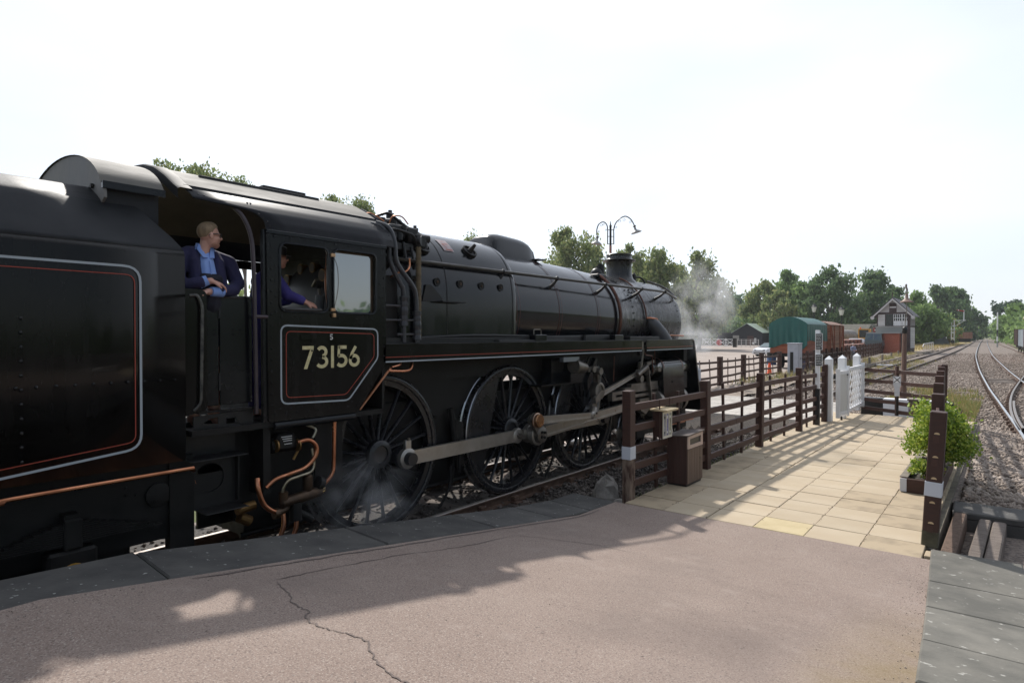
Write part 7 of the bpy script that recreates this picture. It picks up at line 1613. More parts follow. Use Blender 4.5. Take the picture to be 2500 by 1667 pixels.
# ---- signal box
bx0, by0 = -13.4, 93.5
sb = thing('signal_box', 'grey and brown timber signal box with slate roof and brick lean-to', 'building', (-12, 94, GZ))
BRICK = mat('red brick', (.36,.10,.06), .85, c2=(.46,.165,.10), scale=14, bump=.3, bscale=30)
GREYB = mat('pale grey boards', (.64,.63,.62), .7, c2=(.54,.53,.52), scale=3, stretch=(.5,.5,9), objvar=.08)
DKB = mat('dark brown trim', (.055,.035,.035), .6, c2=(.075,.05,.048), scale=4)
wx_, ex_ = -13.9, -10.2; fy = 95.2; ly = 101
MB().b2((wx_, fy, GZ), (ex_, ly, 5.2)).build('wall', DKB, sb, smooth=0)
ann = MB().b2((-14.7, 93.6, GZ), (-11.15, fy, 2.45)).build('lean_to', BRICK, sb, smooth=0)
MB().b2((-14.85, 93.4, 2.45), (-11.0, fy, 2.62)).build('lean_to_coping', mat('stone coping', (.36,.35,.33), .8), sb, smooth=0)
MB().b2((-14.0, fy - .08, 2.62), (-10.9, fy, 3.3)).build('apron', mat('grey felt', (.27,.28,.27), .8), sb, smooth=0); MB().b2((-14.1, fy - .15, 3.3), (-10.8, fy, 3.42)).build('sill', MATS['stone coping'], sb, smooth=0)
for (a, b, za, zb) in ((-13.75, -12.95, 3.45, 5.0),):
    for k in range(11): MB().b2((a, fy - .05, za + .14 * k), (b, fy - .02 - .01 * (k % 2), za + .135 + .14 * k)).build('weatherboard', GREYB, sb, smooth=0)
MB().b2((-12.85, fy - .06, 3.5), (-12.05, fy - .02, 5.0)).build('door', 'darkglass', sb, smooth=0)
for (a, b, za, zb, nv, nh) in ((-11.95, -11.05, 3.5, 5.0, 4, 3), (-10.98, -10.3, 3.5, 5.0, 3, 3)):
    w_ = MB().b2((a, fy - .04, za), (b, fy - .02, zb)).build('window', 'darkglass', sb, smooth=0); mb = MB()
    for k in range(nv + 1): xx = a + (b - a) * k / nv; MB().b2((xx - .03, fy - .07, za), (xx + .03, fy - .03, zb)).build('glazing_bar', 'white', w_, smooth=0)
    for k in range(nh + 1): zz = za + (zb - za) * k / nh; MB().b2((a, fy - .068, zz - .03), (b, fy - .032, zz + .03)).build('glazing_bar', 'white', w_, smooth=0)
    MB().b2((a + .05, fy - .045, za + .05), (b - .05, fy - .041, za + .6)).build('curtain', 'white', w_, smooth=0)
for k in range(5):                                       # right-hand face: boards, posts, windows
    y = fy + .1 + 1.15 * k; w_ = MB().b2((ex_, y, 3.5), (ex_ + .03, y + 1.0, 5.0)).build('window', 'darkglass', sb, smooth=0)
    for q_ in range(4): MB().b2((ex_ + .02, y + .33 * q_, 3.5), (ex_ + .06, y + .05 + .33 * q_, 5.0)).build('glazing_bar', GREYB, w_, smooth=0)
for k in range(12): MB().b2((ex_, fy + .25, .5 + .23 * k), (ex_ + .03, ly, .715 + .23 * k)).build('weatherboard', GREYB, sb, smooth=0)
MB().b2((ex_ - .2, fy - .12, GZ), (ex_ + .12, fy + .2, 5.2)).build('corner_post', DKB, sb, smooth=0); MB().b2((-14.0, fy - .07, 5.0), (ex_ + .1, fy, 5.25)).build('head_beam', DKB, sb, smooth=0)
xm = (wx_ + ex_) / 2; zrg = 7.1
MB().prism([(wx_, fy - .01, 5.2), (ex_, fy - .01, 5.2), (xm, fy - .01, zrg - .1)], (0, ly - fy, 0)).build('gable', GREYB, sb, smooth=0)
MB().b2((xm - .42, fy - .06, 5.25), (xm + .42, fy - .02, 6.5)).build('gable_panel', DKB, sb, smooth=0); MB().b2((xm - .38, fy - .08, 5.85), (xm + .38, fy - .05, 6.0)).build('name_board', 'white', sb, smooth=0)
for sg, xe in ((-1, wx_), (1, ex_)):
    xo = xe + sg * .55; zo = 5.2 - .55 * (zrg - 5.2) / (xm - wx_)
    MB().prism([(xm, fy - .5, zrg), (xo, fy - .5, zo), (xo, fy - .5, zo + .12), (xm, fy - .5, zrg + .14)], (0, ly - fy + 1, 0)).build('roof', mat('slate', (.075,.07,.075), .7, c2=(.11,.10,.105), scale=3), sb, smooth=0)
    MB().prism([(xm, fy - .56, zrg - .02), (xo, fy - .56, zo - .02), (xo, fy - .56, zo - .24), (xm, fy - .56, zrg - .26)], (0, .05, 0)).build('bargeboard', GREYB, sb, smooth=0)
    MB().cyl((xo - sg * .1, fy - .57, zo - .1), (xo - sg * .1, fy - .5, zo - .1), .24, 14).build('bargeboard_end', GREYB, sb)
MB().cyl((xm, fy - .5, zrg), (xm, fy - .5, zrg + .8), .05, 8).build('finial', DKB, sb)
# pale blue coach, flat wagon, railing right of the box
x, y = G(2245, 150); co = thing('railway_coach', 'pale blue green coach with rounded end behind the signal box', 'coach', (x, y, GZ))
AQ = mat('aqua coach paint', (.13,.36,.34), .5, c2=(.20,.42,.36), scale=2)
secc = [(-1.35, 1.0), (-1.4, 2.2), (-1.3, 3.0), (-.9, 3.6), (0, 3.85), (.9, 3.6), (1.3, 3.0), (1.4, 2.2), (1.35, 1.0)]
def coach(root, x, y, rz, ln, m, z0=0.0, sc=1.25):
    ca, sa = math.cos(rz), math.sin(rz); f_ = lambda u_, v, z: (x + u_ * ca - v * sa, y + u_ * sa + v * ca, z)
    MB().sheet([[f_(v, t, z * sc + z0) for v, z in [(p[0] * sc * k, 1.0 + (p[1] - 1.0) * (k ** .4)) for p in secc]] for t, k in ((0, .02), (.0, .6), (.08, .85), (.3, .97), (.6, 1), (ln, 1), (ln, .02))]).build('body', m, root, smooth=40)
    MB().add([f_(-1.2, .3, 0), f_(1.2, .3, 0), f_(1.2, ln, 0), f_(-1.2, ln, 0), f_(-1.2, .3, 1.3), f_(1.2, .3, 1.3), f_(1.2, ln, 1.3), f_(-1.2, ln, 1.3)], [(0, 1, 2, 3), (4, 5, 6, 7), (0, 1, 5, 4), (1, 2, 6, 5), (2, 3, 7, 6), (3, 0, 4, 7)]).build('underframe', 'underframe', root, smooth=0)
    return f_
f_ = coach(co, x - 1.2, y, R(28), 16, AQ)
for k in range(5): MB().add([f_(-1.78, 1.2 + 1.1 * k, 2.5), f_(-1.78, 2.0 + 1.1 * k, 2.5), f_(-1.70, 2.0 + 1.1 * k, 3.7), f_(-1.70, 1.2 + 1.1 * k, 3.7)], [(0, 1, 2, 3)]).build('window', 'whitetape', co, smooth=0)
x, y = G(2282, 150); fw = thing('flat_wagon', 'empty dark red flat wagon right of the pale coach', 'wagon', (x, y, GZ))
MB().b2((x - 3.6, y, 1.5), (x + .9, y + 2.6, 1.95), .03).build('deck', RUST, fw, smooth=0); MB().b2((x - 3.2, y + .2, .6), (x + .6, y + 2.4, 1.5)).build('underframe', 'underframe', fw, smooth=0)
for sx in (-2.8, 0): MB().lathe((x + sx, y + .2, .5), (0, 1, 0), [(0, 0), (.5, 0), (.5, .15), (.1, .15), (.1, 1.9), (.5, 1.9), (.5, 2.05), (0, 2.05)], 18).build('wheel', 'underframe', fw, smooth=40)
rl = thing('handrail', 'pale metal handrail on posts beside the signal box steps', 'railing', (-9.4, 104, GZ))
for k in range(6): MB().cyl((-9.3 - .04 * k, 103 + 3.2 * k, GZ), (-9.3 - .04 * k, 103 + 3.2 * k, 1.0), .05, 8).build('baluster', GREYB, rl)
MB().tube([(-9.3, 101.5, .6), (-9.3, 103, 1.0), (-9.5, 119, 1.05)], .05, 8).build('rail', GREYB, rl)
# little stakes with wires by the siding
for k, (x, y) in enumerate(((-8.62, 55.7), (-8.81, 63.4), (-9.2, 71.8), (-9.67, 80.7))):
    tag(MB().box((x, y, .15), (.16, .16, .75), .2, .01).build('timber_stake', 'greytimber', None, 0, (x, y, -.2)), ('nearest short timber stake beside the siding edge', 'second short timber stake from the gate', 'third short timber stake near tall weeds', 'farthest short timber stake near the lean-to')[k], 'stake', 'timber stakes along the siding')
tag(MB().tube([(-8.62, 48, .05), (-8.6, 52, .12), (-8.62, 55.7, .3), (-8.7, 59.5, .15), (-8.81, 63.4, .3), (-9.0, 67.5, .16), (-9.2, 71.8, .28)], .018, 5).tube([(-8.62, 46, -.1), (-8.6, 52, .0), (-8.62, 55.7, .14), (-8.7, 59.5, .02), (-8.81, 63.4, .14)], .018, 5).build('signal_wire', 'greytimber'), 'pair of drooping signal wires strung between timber stakes', 'wire')
eo = thing('edging_timber', 'long rusty rail edging along the siding verge', 'edging', (-8.4, 44, -.15))
for k in range(7): MB().beam((-8.35 - .035 * k, 42.5 + 9.5 * k, -.03), (-8.385 - .035 * k, 51.8 + 9.5 * k, -.03), .12, .16).build('edging_length', 'greytimber', eo, smooth=0)
tag(MB().box((-7.55, 56, -.08), (1.3, .5, .08), .1, .01).build('concrete_slab', 'whitetape', smooth=0), 'flat pale slab lying between the siding edge and the rails', 'slab')
# ---- bracket signal
x, y = G(2326, 150); sg_ = thing('bracket_signal', 'white lattice bracket signal with red semaphore arm raised', 'signal', (x, y, GZ))
hz_ = lambda py: hgt(py, 150)
z_b, z_t = GZ, hz_(783); 
for dxx in (-.28, .28): MB().b2((x + dxx - .1, y - .1, z_b), (x + dxx + .1, y + .1, z_t)).build('upright', 'white', sg_, smooth=0)
for z in (1.2, 2.6, 4.2): MB().b2((x - .28, y - .06, z), (x + .28, y + .06, z + .35)).build('lattice_plate', 'white', sg_, smooth=0)
MB().b2((x - .5, y - .3, 3.4), (x + .5, y + .3, 3.55)).build('collar', 'white', sg_, smooth=0); MB().b2((x - .35, y - .12, z_b), (x + .35, y + .12, .9)).build('black_base', 'darkplastic', sg_, smooth=0)
MB().b2((x - .6, y - .3, z_t), (x + 2.6, y + .3, z_t + .14)).build('bracket_deck', 'white', sg_, smooth=0); MB().beam((x + .3, y, z_t - 1.4), (x + 2.3, y, z_t), .12, .14, (0, 1, 0)).build('brace', 'white', sg_, smooth=0); MB().beam((x + .9, y, z_t), (x + 1.35, y, z_t - .7), .1, .1, (0, 1, 0)).build('brace', 'white', sg_, smooth=0)
MB().b2((x + 2.05, y - .1, z_t), (x + 2.27, y + .1, hz_(757))).build('doll_post', 'white', sg_, smooth=0)
arm = MB().prism([(x + 2.2, y - .14, hz_(762)), (x + 2.2, y - .14, hz_(759)), (x + .8, y - .14, hz_(755.5)), (x + .75, y - .14, hz_(758.5))], (0, .05, 0)).build('semaphore_arm', mat('signal red', (.42,.02,.02), .5), sg_, smooth=0)
MB().b2((x + 1.0, y - .16, hz_(758.6)), (x + 1.2, y - .14, hz_(756))).build('white_stripe', 'white', arm, smooth=0)
tag(MB().sheet([[(x - 4.2 + .5 * a + 2.6 * b * (1 + .35 * (1 - c_)), y - 12 + a * 1.2, GZ + c_ * (2.35 - .35 * b) ) for b in (0, .5, 1)] for a, c_ in ((0, 0), (.1, .6), (.3, 1), (1.4, 1), (1.7, .5), (1.8, 0))]).build('sheeted_trolley', mat('grey sheet', (.16,.18,.21), .55, c2=(.24,.26,.28), scale=1.2, bump=.3, bscale=4, bdist=.05), None, 0, (x - 3, y - 11, GZ)), 'grey sheeted lump standing in dry grass before the bracket signal', 'covered object')
tag(MB().cyl((x - 1.0, y - 6, GZ), (x - 1.0, y - 6, 1.7), .22, 10).build('white_post', 'white'), 'short thick white post beside the foot of the bracket signal', 'post')
# dark wagons behind the bracket signal
x, y = G(2350, 190); dw = thing('dark_wagons', 'line of dark brown mineral wagon in shade behind the bracket signal', 'wagon', (x, y, GZ))
MB().b2((x - 5, y, 1.0), (x + 2.4, y + 2.6, 3.0)).build('body', RUST, dw, smooth=0); MB().b2((x - 4.6, y + .2, GZ), (x + 2, y + 2.4, 1.0)).build('underframe', 'underframe', dw, smooth=0)
# ---- white car, crossing gates, shed, red coach
x, y = G(1884, 70); car = thing('parked_car', 'white hatchback parked left of the covered wagon', 'car', (x, y, GZ))
ca, sa = math.cos(R(-20)), math.sin(R(-20)); cf = lambda u_, v, z: (x + u_ * ca - v * sa, y + u_ * sa + v * ca, GZ + z)
CW = mat('white car paint', (.72,.73,.75), .25, coat=.6)
def loft(rings, root, name, m, sm=40): return MB().sheet([r_ + r_[:1] for r_ in rings]).build(name, m, root, sm)
prof = [(-2.15, .25, .62, .88), (-2.05, .22, .80, .92), (-1.2, .2, .98, .95), (-.9, .2, 1.02, .95), (.2, .2, 1.05, .95), (1.6, .2, 1.08, .94), (2.05, .25, 1.05, .9), (2.15, .35, .95, .85)]
body = loft([[cf(-w, v, z0), cf(w, v, z0), cf(w * 1.02, v, (z0 + z1) / 2), cf(w * .95, v, z1), cf(-w * .95, v, z1), cf(-w * 1.02, v, (z0 + z1) / 2)] for v, z0, z1, w in prof], car, 'body', CW)
MB().add([cf(-.95, -2.16, .26), cf(.95, -2.16, .26), cf(.95, -2.16, .6), cf(-.95, -2.16, .6)], [(0, 1, 2, 3)]).build('bumper', CW, car, smooth=0)
loft([[cf(-w, v, 1.0), cf(w, v, 1.0), cf(w * .78, v2, 1.5), cf(-w * .78, v2, 1.5)] for v, v2, w in ((-1.15, -.35, .88), (-.3, -.2, .9), (1.2, 1.1, .9), (1.95, 1.6, .86))], car, 'cabin', CW)
MB().add([cf(-.80, -1.12, 1.04), cf(.80, -1.12, 1.04), cf(.64, -.42, 1.46), cf(-.64, -.42, 1.46)], [(0, 1, 2, 3)]).build('windscreen', mat('car glass', (.10,.14,.15), .08), car, smooth=0).location = (-.02, -.06, .01)
for sg in (-1, 1):
    o = MB().add([cf(sg * .905, -.75, 1.05), cf(sg * .90, 1.5, 1.06), cf(sg * .73, 1.2, 1.44), cf(sg * .73, -.25, 1.44)], [(0, 1, 2, 3)]).build('side_window', 'darkglass', car, smooth=0)
    MB().prism([cf(sg * .9, -2.0, .70), cf(sg * .45, -2.17, .66), cf(sg * .45, -2.17, .72), cf(sg * .88, -2.0, .80)], (0, -.02, 0)).build('headlight', 'darkglass', car, smooth=0)
    MB().prism([cf(sg * .9, -2.1, .28), cf(sg * .6, -2.18, .32), cf(sg * .6, -2.18, .42), cf(sg * .92, -2.1, .54)], (0, -.02, 0)).build('bumper_vent', 'darkplastic', car, smooth=0)
    for v in (-1.35, 1.35):
        wo_ = Vector(cf(sg * .80, v, .31)); ax_ = Vector((ca * sg, sa * sg, 0)); wt = MB().lathe(wo_, ax_, [(.0, -.05), (.31, -.05), (.33, 0), (.33, .14), (.30, .165), (.20, .165)], 20).build('tyre', 'darkplastic', car, smooth=40); MB().lathe(wo_, ax_, [(.20, .16), (.15, .15), (0, .16)], 16).build('rim', 'steel', wt, smooth=40)
MB().add([cf(-.6, -2.175, .36), cf(.6, -2.175, .36), cf(.62, -2.175, .46), cf(-.62, -2.175, .46)], [(0, 1, 2, 3)]).add([cf(-.7, -2.172, .60), cf(.7, -2.172, .60), cf(.7, -2.172, .66), cf(-.7, -2.172, .66)], [(0, 1, 2, 3)]).build('grille', 'darkplastic', car, smooth=0)
x, y = G(1760, 118); x1_, y1_ = G(1792, 118); x2_, y2_ = G(1852, 112); x0_, y0_ = G(1716, 124)
lg = thing('level_crossing_gate', 'white braced level crossing gate with red disc target', 'gate', (x, y, GZ))
def gp(A, B, t, z): return (A[0] + (B[0] - A[0]) * t, A[1] + (B[1] - A[1]) * t, GZ + z)
A, B = (x0_, y0_), (x1_, y1_)
for z in (.25, 1.5, .85): MB().beam(gp(A, B, 0, z), gp(A, B, 1, z), .08, .12).build('rail', 'white', lg, smooth=0)
for t in (0, .25, .5, .75, 1): MB().beam(gp(A, B, t, .1), gp(A, B, t, 1.7), .1, .14, (1, 0, 0)).build('stile', 'white', lg, smooth=0)
for t in (0, .25, .5, .75): MB().beam(gp(A, B, t, .25), gp(A, B, t + .25, 1.5), .06, .09).build('brace', 'white', lg, smooth=0); MB().beam(gp(A, B, t, 1.5), gp(A, B, t + .25, .25), .06, .09).build('brace', 'white', lg, smooth=0)
cdir = Vector((S_, -C_, 0)); MB().lathe(Vector(gp(A, B, .53, .85)) + cdir * .12, cdir, [(.55, 0), (.55, .02), (0, .03)], 28).build('red_disc', mat('target red', (.55,.02,.03), .5), lg)
xg, yg = G(1794, 117); tag(MB().b2((xg - .3, yg - .3, GZ), (xg + .3, yg + .3, 1.6), .03).build('gate_pier', 'darkplastic', smooth=0), 'dark square gate pier between the two crossing gates', 'post')
fg = thing('field_gate', 'pale grey barred metal gate right of the dark pier', 'gate', (x1_, y1_, GZ)); A, B = G(1800, 116), (x2_, y2_)
for z in (.2, .5, .85, 1.2, 1.5): MB().beam(gp(A, B, 0, z), gp(A, B, 1, z), .05, .06).build('bar', GREYB, fg, smooth=0)
for t in (0, .2, .42, .62, .8, 1): MB().beam(gp(A, B, t, .1), gp(A, B, t, 1.55), .07, .09, (1, 0, 0)).build('stile', GREYB, fg, smooth=0)
MB().beam(gp(A, B, .72, .85), gp(A, B, .80, .85), .12, .35).build('notice', 'white', fg, smooth=0)
x, y = G(1822, 138); sh = thing('black_shed', 'black gabled shed with pale green roof behind the crossing gates', 'building', (x, y, GZ))
BLK = mat('tarred boards', (.012,.013,.018), .6, c2=(.02,.021,.027), scale=3)
gable(sh, x - 3.2, x + 3.4, y, y + 13, GZ, 2.7, 4.7, BLK, mat('pale green sheet roof', (.42,.50,.43), .5, c2=(.36,.44,.38), scale=2), .15)
lt = MB().b2((x - 7, y + .5, GZ), (x - 1.6, y + 3, 2.6)).build('lean_to', BLK, sh, smooth=0); MB().b2((x - 7.2, y + .3, 2.6), (x - 1.5, y + 3.2, 2.72)).build('lean_to_roof', mat('felt roof', (.08,.09,.085), .8), sh, smooth=0)
MB().b2((x - 3.0, y - .05, 1.0), (x - 1.6, y - .02, 2.1)).build('window', mat('sheeted window', (.30,.29,.27), .5), sh, smooth=0); MB().b2((x + .2, y - .05, GZ), (x + 1.6, y - .02, 2.0)).build('door', mat('brown shed door', (.07,.03,.025), .6), sh, smooth=0); MB().b2((x + 1.75, y - .05, .3), (x + 2.2, y - .02, 1.5)).build('grey_panel', GREYB, sh, smooth=0)
x, y = G(1735, 165); rc_ = thing('railway_coach', 'long faded red coach with white stained roof behind the black shed', 'coach', (x, y, GZ))
CRD = mat('faded coach red', (.30,.05,.045), .6, c2=(.38,.11,.09), scale=1.5)
A = Vector((x, y, 0)); B = Vector((*G(1886, 172), 0)); d_ = (B - A).normalized(); rz = math.atan2(d_.y, d_.x) - math.pi / 2; f_ = coach(rc_, x, y, rz, (B - A).length, CRD, .6, 1.5)
MB().sheet([[f_(v, t, z) for v, z in ((-1.85, 5.55), (-1.1, 6.15), (0, 6.40), (1.1, 6.15), (1.85, 5.55))] for t in (.1, 8, 16)]).build('roof', mat('stained white roof', (.50,.42,.42), .7, c2=(.30,.2,.2), scale=1.2), rc_, smooth=50)
for k in range(6): MB().add([f_(1.90, 2 + 2.6 * k, 2.4), f_(1.90, 3.3 + 2.6 * k, 2.4), f_(1.82, 3.3 + 2.6 * k, 3.7), f_(1.82, 2 + 2.6 * k, 3.7)], [(0, 1, 2, 3)]).build('window', 'darkglass', rc_, smooth=0)
# ---- Victorian lantern posts in the yard
for (px, py, d, lab) in ((1987, 742, 72, 'green lantern lamp post above the green tarpaulin'), (2054, 748, 66, 'green lantern lamp post above the brown goods van')):
    x, y = G(px, d); zt = hgt(py, d); ln_ = thing('lamp_post', lab, 'lamp post', (x, y, GZ), 'lantern posts in the yard')
    MB().tube([(x, y, GZ), (x, y, 1), (x, y, 1.05), (x, y, zt - .95)], [.11, .1, .065, .05], 10).build('post', 'darkplastic', ln_, smooth=40); MB().beam((x - .3, y, zt - 1.15), (x + .3, y, zt - 1.15), .04, .04).build('ladder_bar', 'darkplastic', ln_, smooth=0)
    MB().lathe((x, y, zt), (0, 0, 1), [(.14, -.95), (.17, -.93), (.32, -.35), (.30, -.33)], 6).build('lantern_glass', mat('frosted lantern glass', (.62,.66,.58), .4), ln_, smooth=0)
    MB().lathe((x, y, zt), (0, 0, 1), [(.36, -.36), (.34, -.32), (.12, -.1), (.1, 0), (.03, .05), (0, .12)], 6).build('lantern_cap', 'darkplastic', ln_, smooth=0)
# ---- wagons on the right-hand siding
def wag(y0, y1, xo, z1, m, lab, rib):
    xa = spl(SIDE_T, y0) - 1.2; xb = spl(SIDE_T, y1) - 1.2; w = thing('goods_wagon', lab, 'wagon', (xa, y0, -.2))
    MB().add([(xa, y0, .9), (xa + 2.5, y0, .9), (xb + 2.5, y1, .9), (xb, y1, .9), (xa, y0, z1), (xa + 2.5, y0, z1), (xb + 2.5, y1, z1), (xb, y1, z1)], [(0, 1, 2, 3), (4, 5, 6, 7), (0, 1, 5, 4), (1, 2, 6, 5), (2, 3, 7, 6), (3, 0, 4, 7)]).build('body', m, w, smooth=0)
    MB().add([(xa + .2, y0, .5), (xa + 2.3, y0, .5), (xb + 2.3, y1, .5), (xb + .2, y1, .5), (xa + .2, y0, .9), (xa + 2.3, y0, .9), (xb + 2.3, y1, .9), (xb + .2, y1, .9)], [(0, 1, 2, 3), (0, 1, 5, 4), (1, 2, 6, 5), (2, 3, 7, 6), (3, 0, 4, 7)]).build('underframe', 'underframe', w, smooth=0)
    for t in (.22, .78): xx = xa + (xb - xa) * t; MB().lathe((xx + 1.2, y0 + (y1 - y0) * t, .36), (1, 0, 0), [(0, -.85), (.46, -.82), (.46, -.7), (.1, -.7), (.1, .7), (.46, .7), (.46, .82), (0, .85)], 18).build('wheel', 'underframe', w, smooth=40)
    n = 4
    for k in range(n + 1): t = k / n; xx = xa + (xb - xa) * t; MB().b2((xx - .05, y0 + (y1 - y0) * t - .06, .85), (xx + .02, y0 + (y1 - y0) * t + .06, z1 + .05)).build('rib', rib, w, smooth=0)
    return w
w1_ = wag(70, 82, 0, 2.9, mat('wagon red', (.22,.045,.03), .6, c2=(.30,.08,.055), scale=2), 'red brake van with pale framing nearest on the right siding', mat('pale strap', (.55,.42,.36), .6))
xx = spl(SIDE_T, 74) - 1.2; MB().b2((xx - .3, 69.6, 3.9), (xx + 2.9, 82, 4.05)).build('canopy', MATS['pale strap'], w1_, smooth=0); MB().b2((xx + .3, 71, 2.9), (xx + 2.3, 80, 3.9)).build('upper_body', MATS['wagon red'], w1_, smooth=0)
wag(83.5, 90, 0, 2.85, MATS['wagon red'], 'red open wagon on the right siding behind the brake van', RUST)
wag(91, 101, 0, 2.9, mat('wagon grey', (.34,.38,.41), .6, c2=(.27,.31,.33), scale=2), 'light grey open wagon on the right siding', MATS['wagon grey'])
wag(102.5, 112, 0, 3.0, mat('wagon dark', (.06,.035,.03), .7, c2=(.1,.06,.05), scale=2), 'dark brown wagon at the far end of the right siding', 'underframe')
# telegraph pole and far signal
x, y = G(2435, 120); tg_ = thing('signal_post', 'tall slim grey signal post beside the right siding', 'signal', (x, y, -.2)); MB().tube([(x, y, -.2), (x, y, hgt(762, 120))], [.14, .10], 8).build('post', 'white', tg_); MB().b2((x - .12, y - .12, 1.9), (x + .12, y + .12, 3.2)).b2((x - .12, y - .12, -.2), (x + .12, y + .12, 1.0)).build('dark_bands', 'darkplastic', tg_, smooth=0)
x, y = G(2386, 240); tag(MB().tube([(x, y, -.3), (x, y, hgt(792, 240))], [.16, .12], 8).build('telegraph_pole', 'greytimber', None, 30, (x, y, -.3)), 'distant pale telegraph pole left of the tracks', 'pole')
gs = thing('ground_frame', 'low dark switch lever stand on ballast right of the main track', 'lever stand', (1.6, 62, -.17)); MB().b2((.9, 60, -.2), (1.2, 68, -.05)).build('sleeper_base', 'sleeper', gs, smooth=0); MB().b2((.95, 60.3, -.05), (1.15, 61, .12)).build('rodding_box', 'greytimber', gs, smooth=0)
bm2 = thing('bag', 'small black bag hung behind the right fence post line', 'bag', (-1.12, 18.4, .5)); mb = MB().ball((-1.12, 18.5, .58), .1, 10, 8, (.8, .8, 1.2)); mb.build('bag_body', 'darkplastic', bm2)
# ================================================================ VEGETATION
def gmat(n, a, tr=.42): return mat(n, a, .55, trans=tr)
GR = [gmat('birch leaf a', (0.205,0.262,0.100)), gmat('birch leaf b', (0.277,0.331,0.131)), gmat('birch leaf c', (0.139,0.186,0.075)), gmat('birch leaf d', (0.323,0.338,0.144))]
GD = [gmat('oak leaf a', (0.125,0.200,0.085)), gmat('oak leaf b', (0.185,0.269,0.110)), gmat('oak leaf c', (0.090,0.145,0.069))]
GL = [gmat('ash leaf a', (0.191,0.290,0.098)), gmat('ash leaf b', (0.257,0.366,0.125)), gmat('ash leaf c', (0.139,0.214,0.075))]
GF = [gmat('far leaf a', (0.147,0.231,0.115)), gmat('far leaf b', (0.188,0.282,0.147)), gmat('far leaf c', (0.105,0.178,0.105))]
BARK = mat('bark', (.10,.085,.07), .9, c2=(.22,.20,.18), scale=3, stretch=(1,1,.4))
PINE = [gmat('pine needle a', (0.042,0.084,0.042), .1), gmat('pine needle b', (0.062,0.115,0.058), .1)]
def tree(label, px, top, depth, halfw, n, mats, droop=.5, size=None, lobes=22, trunk=True, group=None, low=.18, name='tree', flat=.45):
    x, y = G(px, depth); h = hgt(top, depth) + .25; w = halfw * 1.18 / 1500 * depth
    root = thing(name, label, 'tree', (x, y, -.25), group); rs = np.random.default_rng(int(px * 7 + top))
    # clump centres inside an uneven ovoid
    C = []
    while len(C) < lobes:
        u = rs.uniform(-1, 1, 3)
        r2 = u[0] ** 2 + u[1] ** 2 + (u[2] * .95) ** 2
        if r2 < 1 and r2 > .12:
            sh = 1 - flat * max(0, u[2]) ** 1.3
            C.append((u[0] * w * .95 * sh, u[1] * w * .8 * sh, h * (low + (1 - low) * (.5 + .46 * u[2]))))
    C.append((rs.uniform(-.1, .1) * w, 0, h * .93)); C = np.array(C)
    rad = rs.uniform(.18, .38, len(C)) * w * 1.05; rad[-1] *= .7
    k = rs.integers(0, len(C), n); d = rs.normal(0, 1, (n, 3)); d /= np.linalg.norm(d, axis=1)[:, None]
    rr = rs.uniform(0, 1, n) ** .45
    Pn = C[k] + d * (rad[k] * rr)[:, None] * np.array([1, 1, .85 + droop * .5]); Pn[:, 2] -= droop * rad[k] * .35 * rs.uniform(0, 1, n)
    # hanging wisps on the outline
    m = int(n * .12); kk = rs.integers(0, len(C), m); a = rs.uniform(0, 2 * np.pi, m); Pw = C[kk] + np.stack([np.cos(a), np.sin(a), rs.uniform(-.6, 1.0, m)], 1) * (rad[kk] * rs.uniform(.95, 1.28, m))[:, None]
    Pn = np.concatenate([Pn, Pw]); Pn[:, 2] = np.maximum(Pn[:, 2], .25)
    sz = size or max(.10, depth * .0030)
    nn = len(Pn); leaves(nn, lambda q: Pn, sz, mats, 'crown', root, droop=droop, aspect=2.0)
    if trunk:
        mb = MB(); tw = max(.10, w * .07)
        mb.tube(smoothpath([(0, 0, 0), (rs.uniform(-.1, .1) * w, 0, h * .3), (rs.uniform(-.12, .12) * w, 0, h * .6), (0, 0, h * .9)], 4), [tw, tw * .9, tw * .85, tw * .8, tw * .75, tw * .7, tw * .65, tw * .55, tw * .5, tw * .4, tw * .3, tw * .2, tw * .1], 7)
        o = mb.build('trunk', BARK, None, 40); o.parent = root
        mb = MB()
        for c in C[:: max(1, len(C) // 12)]:
            z0 = c[2] * rs.uniform(.5, .75); mb.tube(smoothpath([(0, 0, z0), (c[0] * .5, c[1] * .5, (z0 + c[2]) / 2 + .1 * h * .3), tuple(c)], 3), [tw * .4, tw * .33, tw * .3, tw * .25, tw * .2, tw * .15, tw * .06], 5)
        o = mb.build('branches', BARK, None, 40); o.parent = root
    return root
GB = 'birches behind the locomotive'
for px, top, d, hw, n, lab in ((243, 392, 45, 22, 1500, 'thin birch top showing above the tender hood'), (405, 402, 48, 60, 5000, 'birch top showing above rear of the cab roof'), (500, 412, 50, 66, 5000, 'birch top showing above middle of the cab roof'), (600, 446, 52, 66, 4000, 'birch top sloping down behind the cab roof'),
        (805, 482, 58, 44, 4000, 'birch top left of the steam manifold above cab front'), (885, 492, 60, 46, 4000, 'birch top just above the steam manifold'), (1165, 570, 70, 40, 1800, 'birch tip just above the firebox')):
    tree(lab, px, top - 2, d, hw, n * 2, GR, .7, group=GB, lobes=60, low=.62, size=.15, flat=.15)
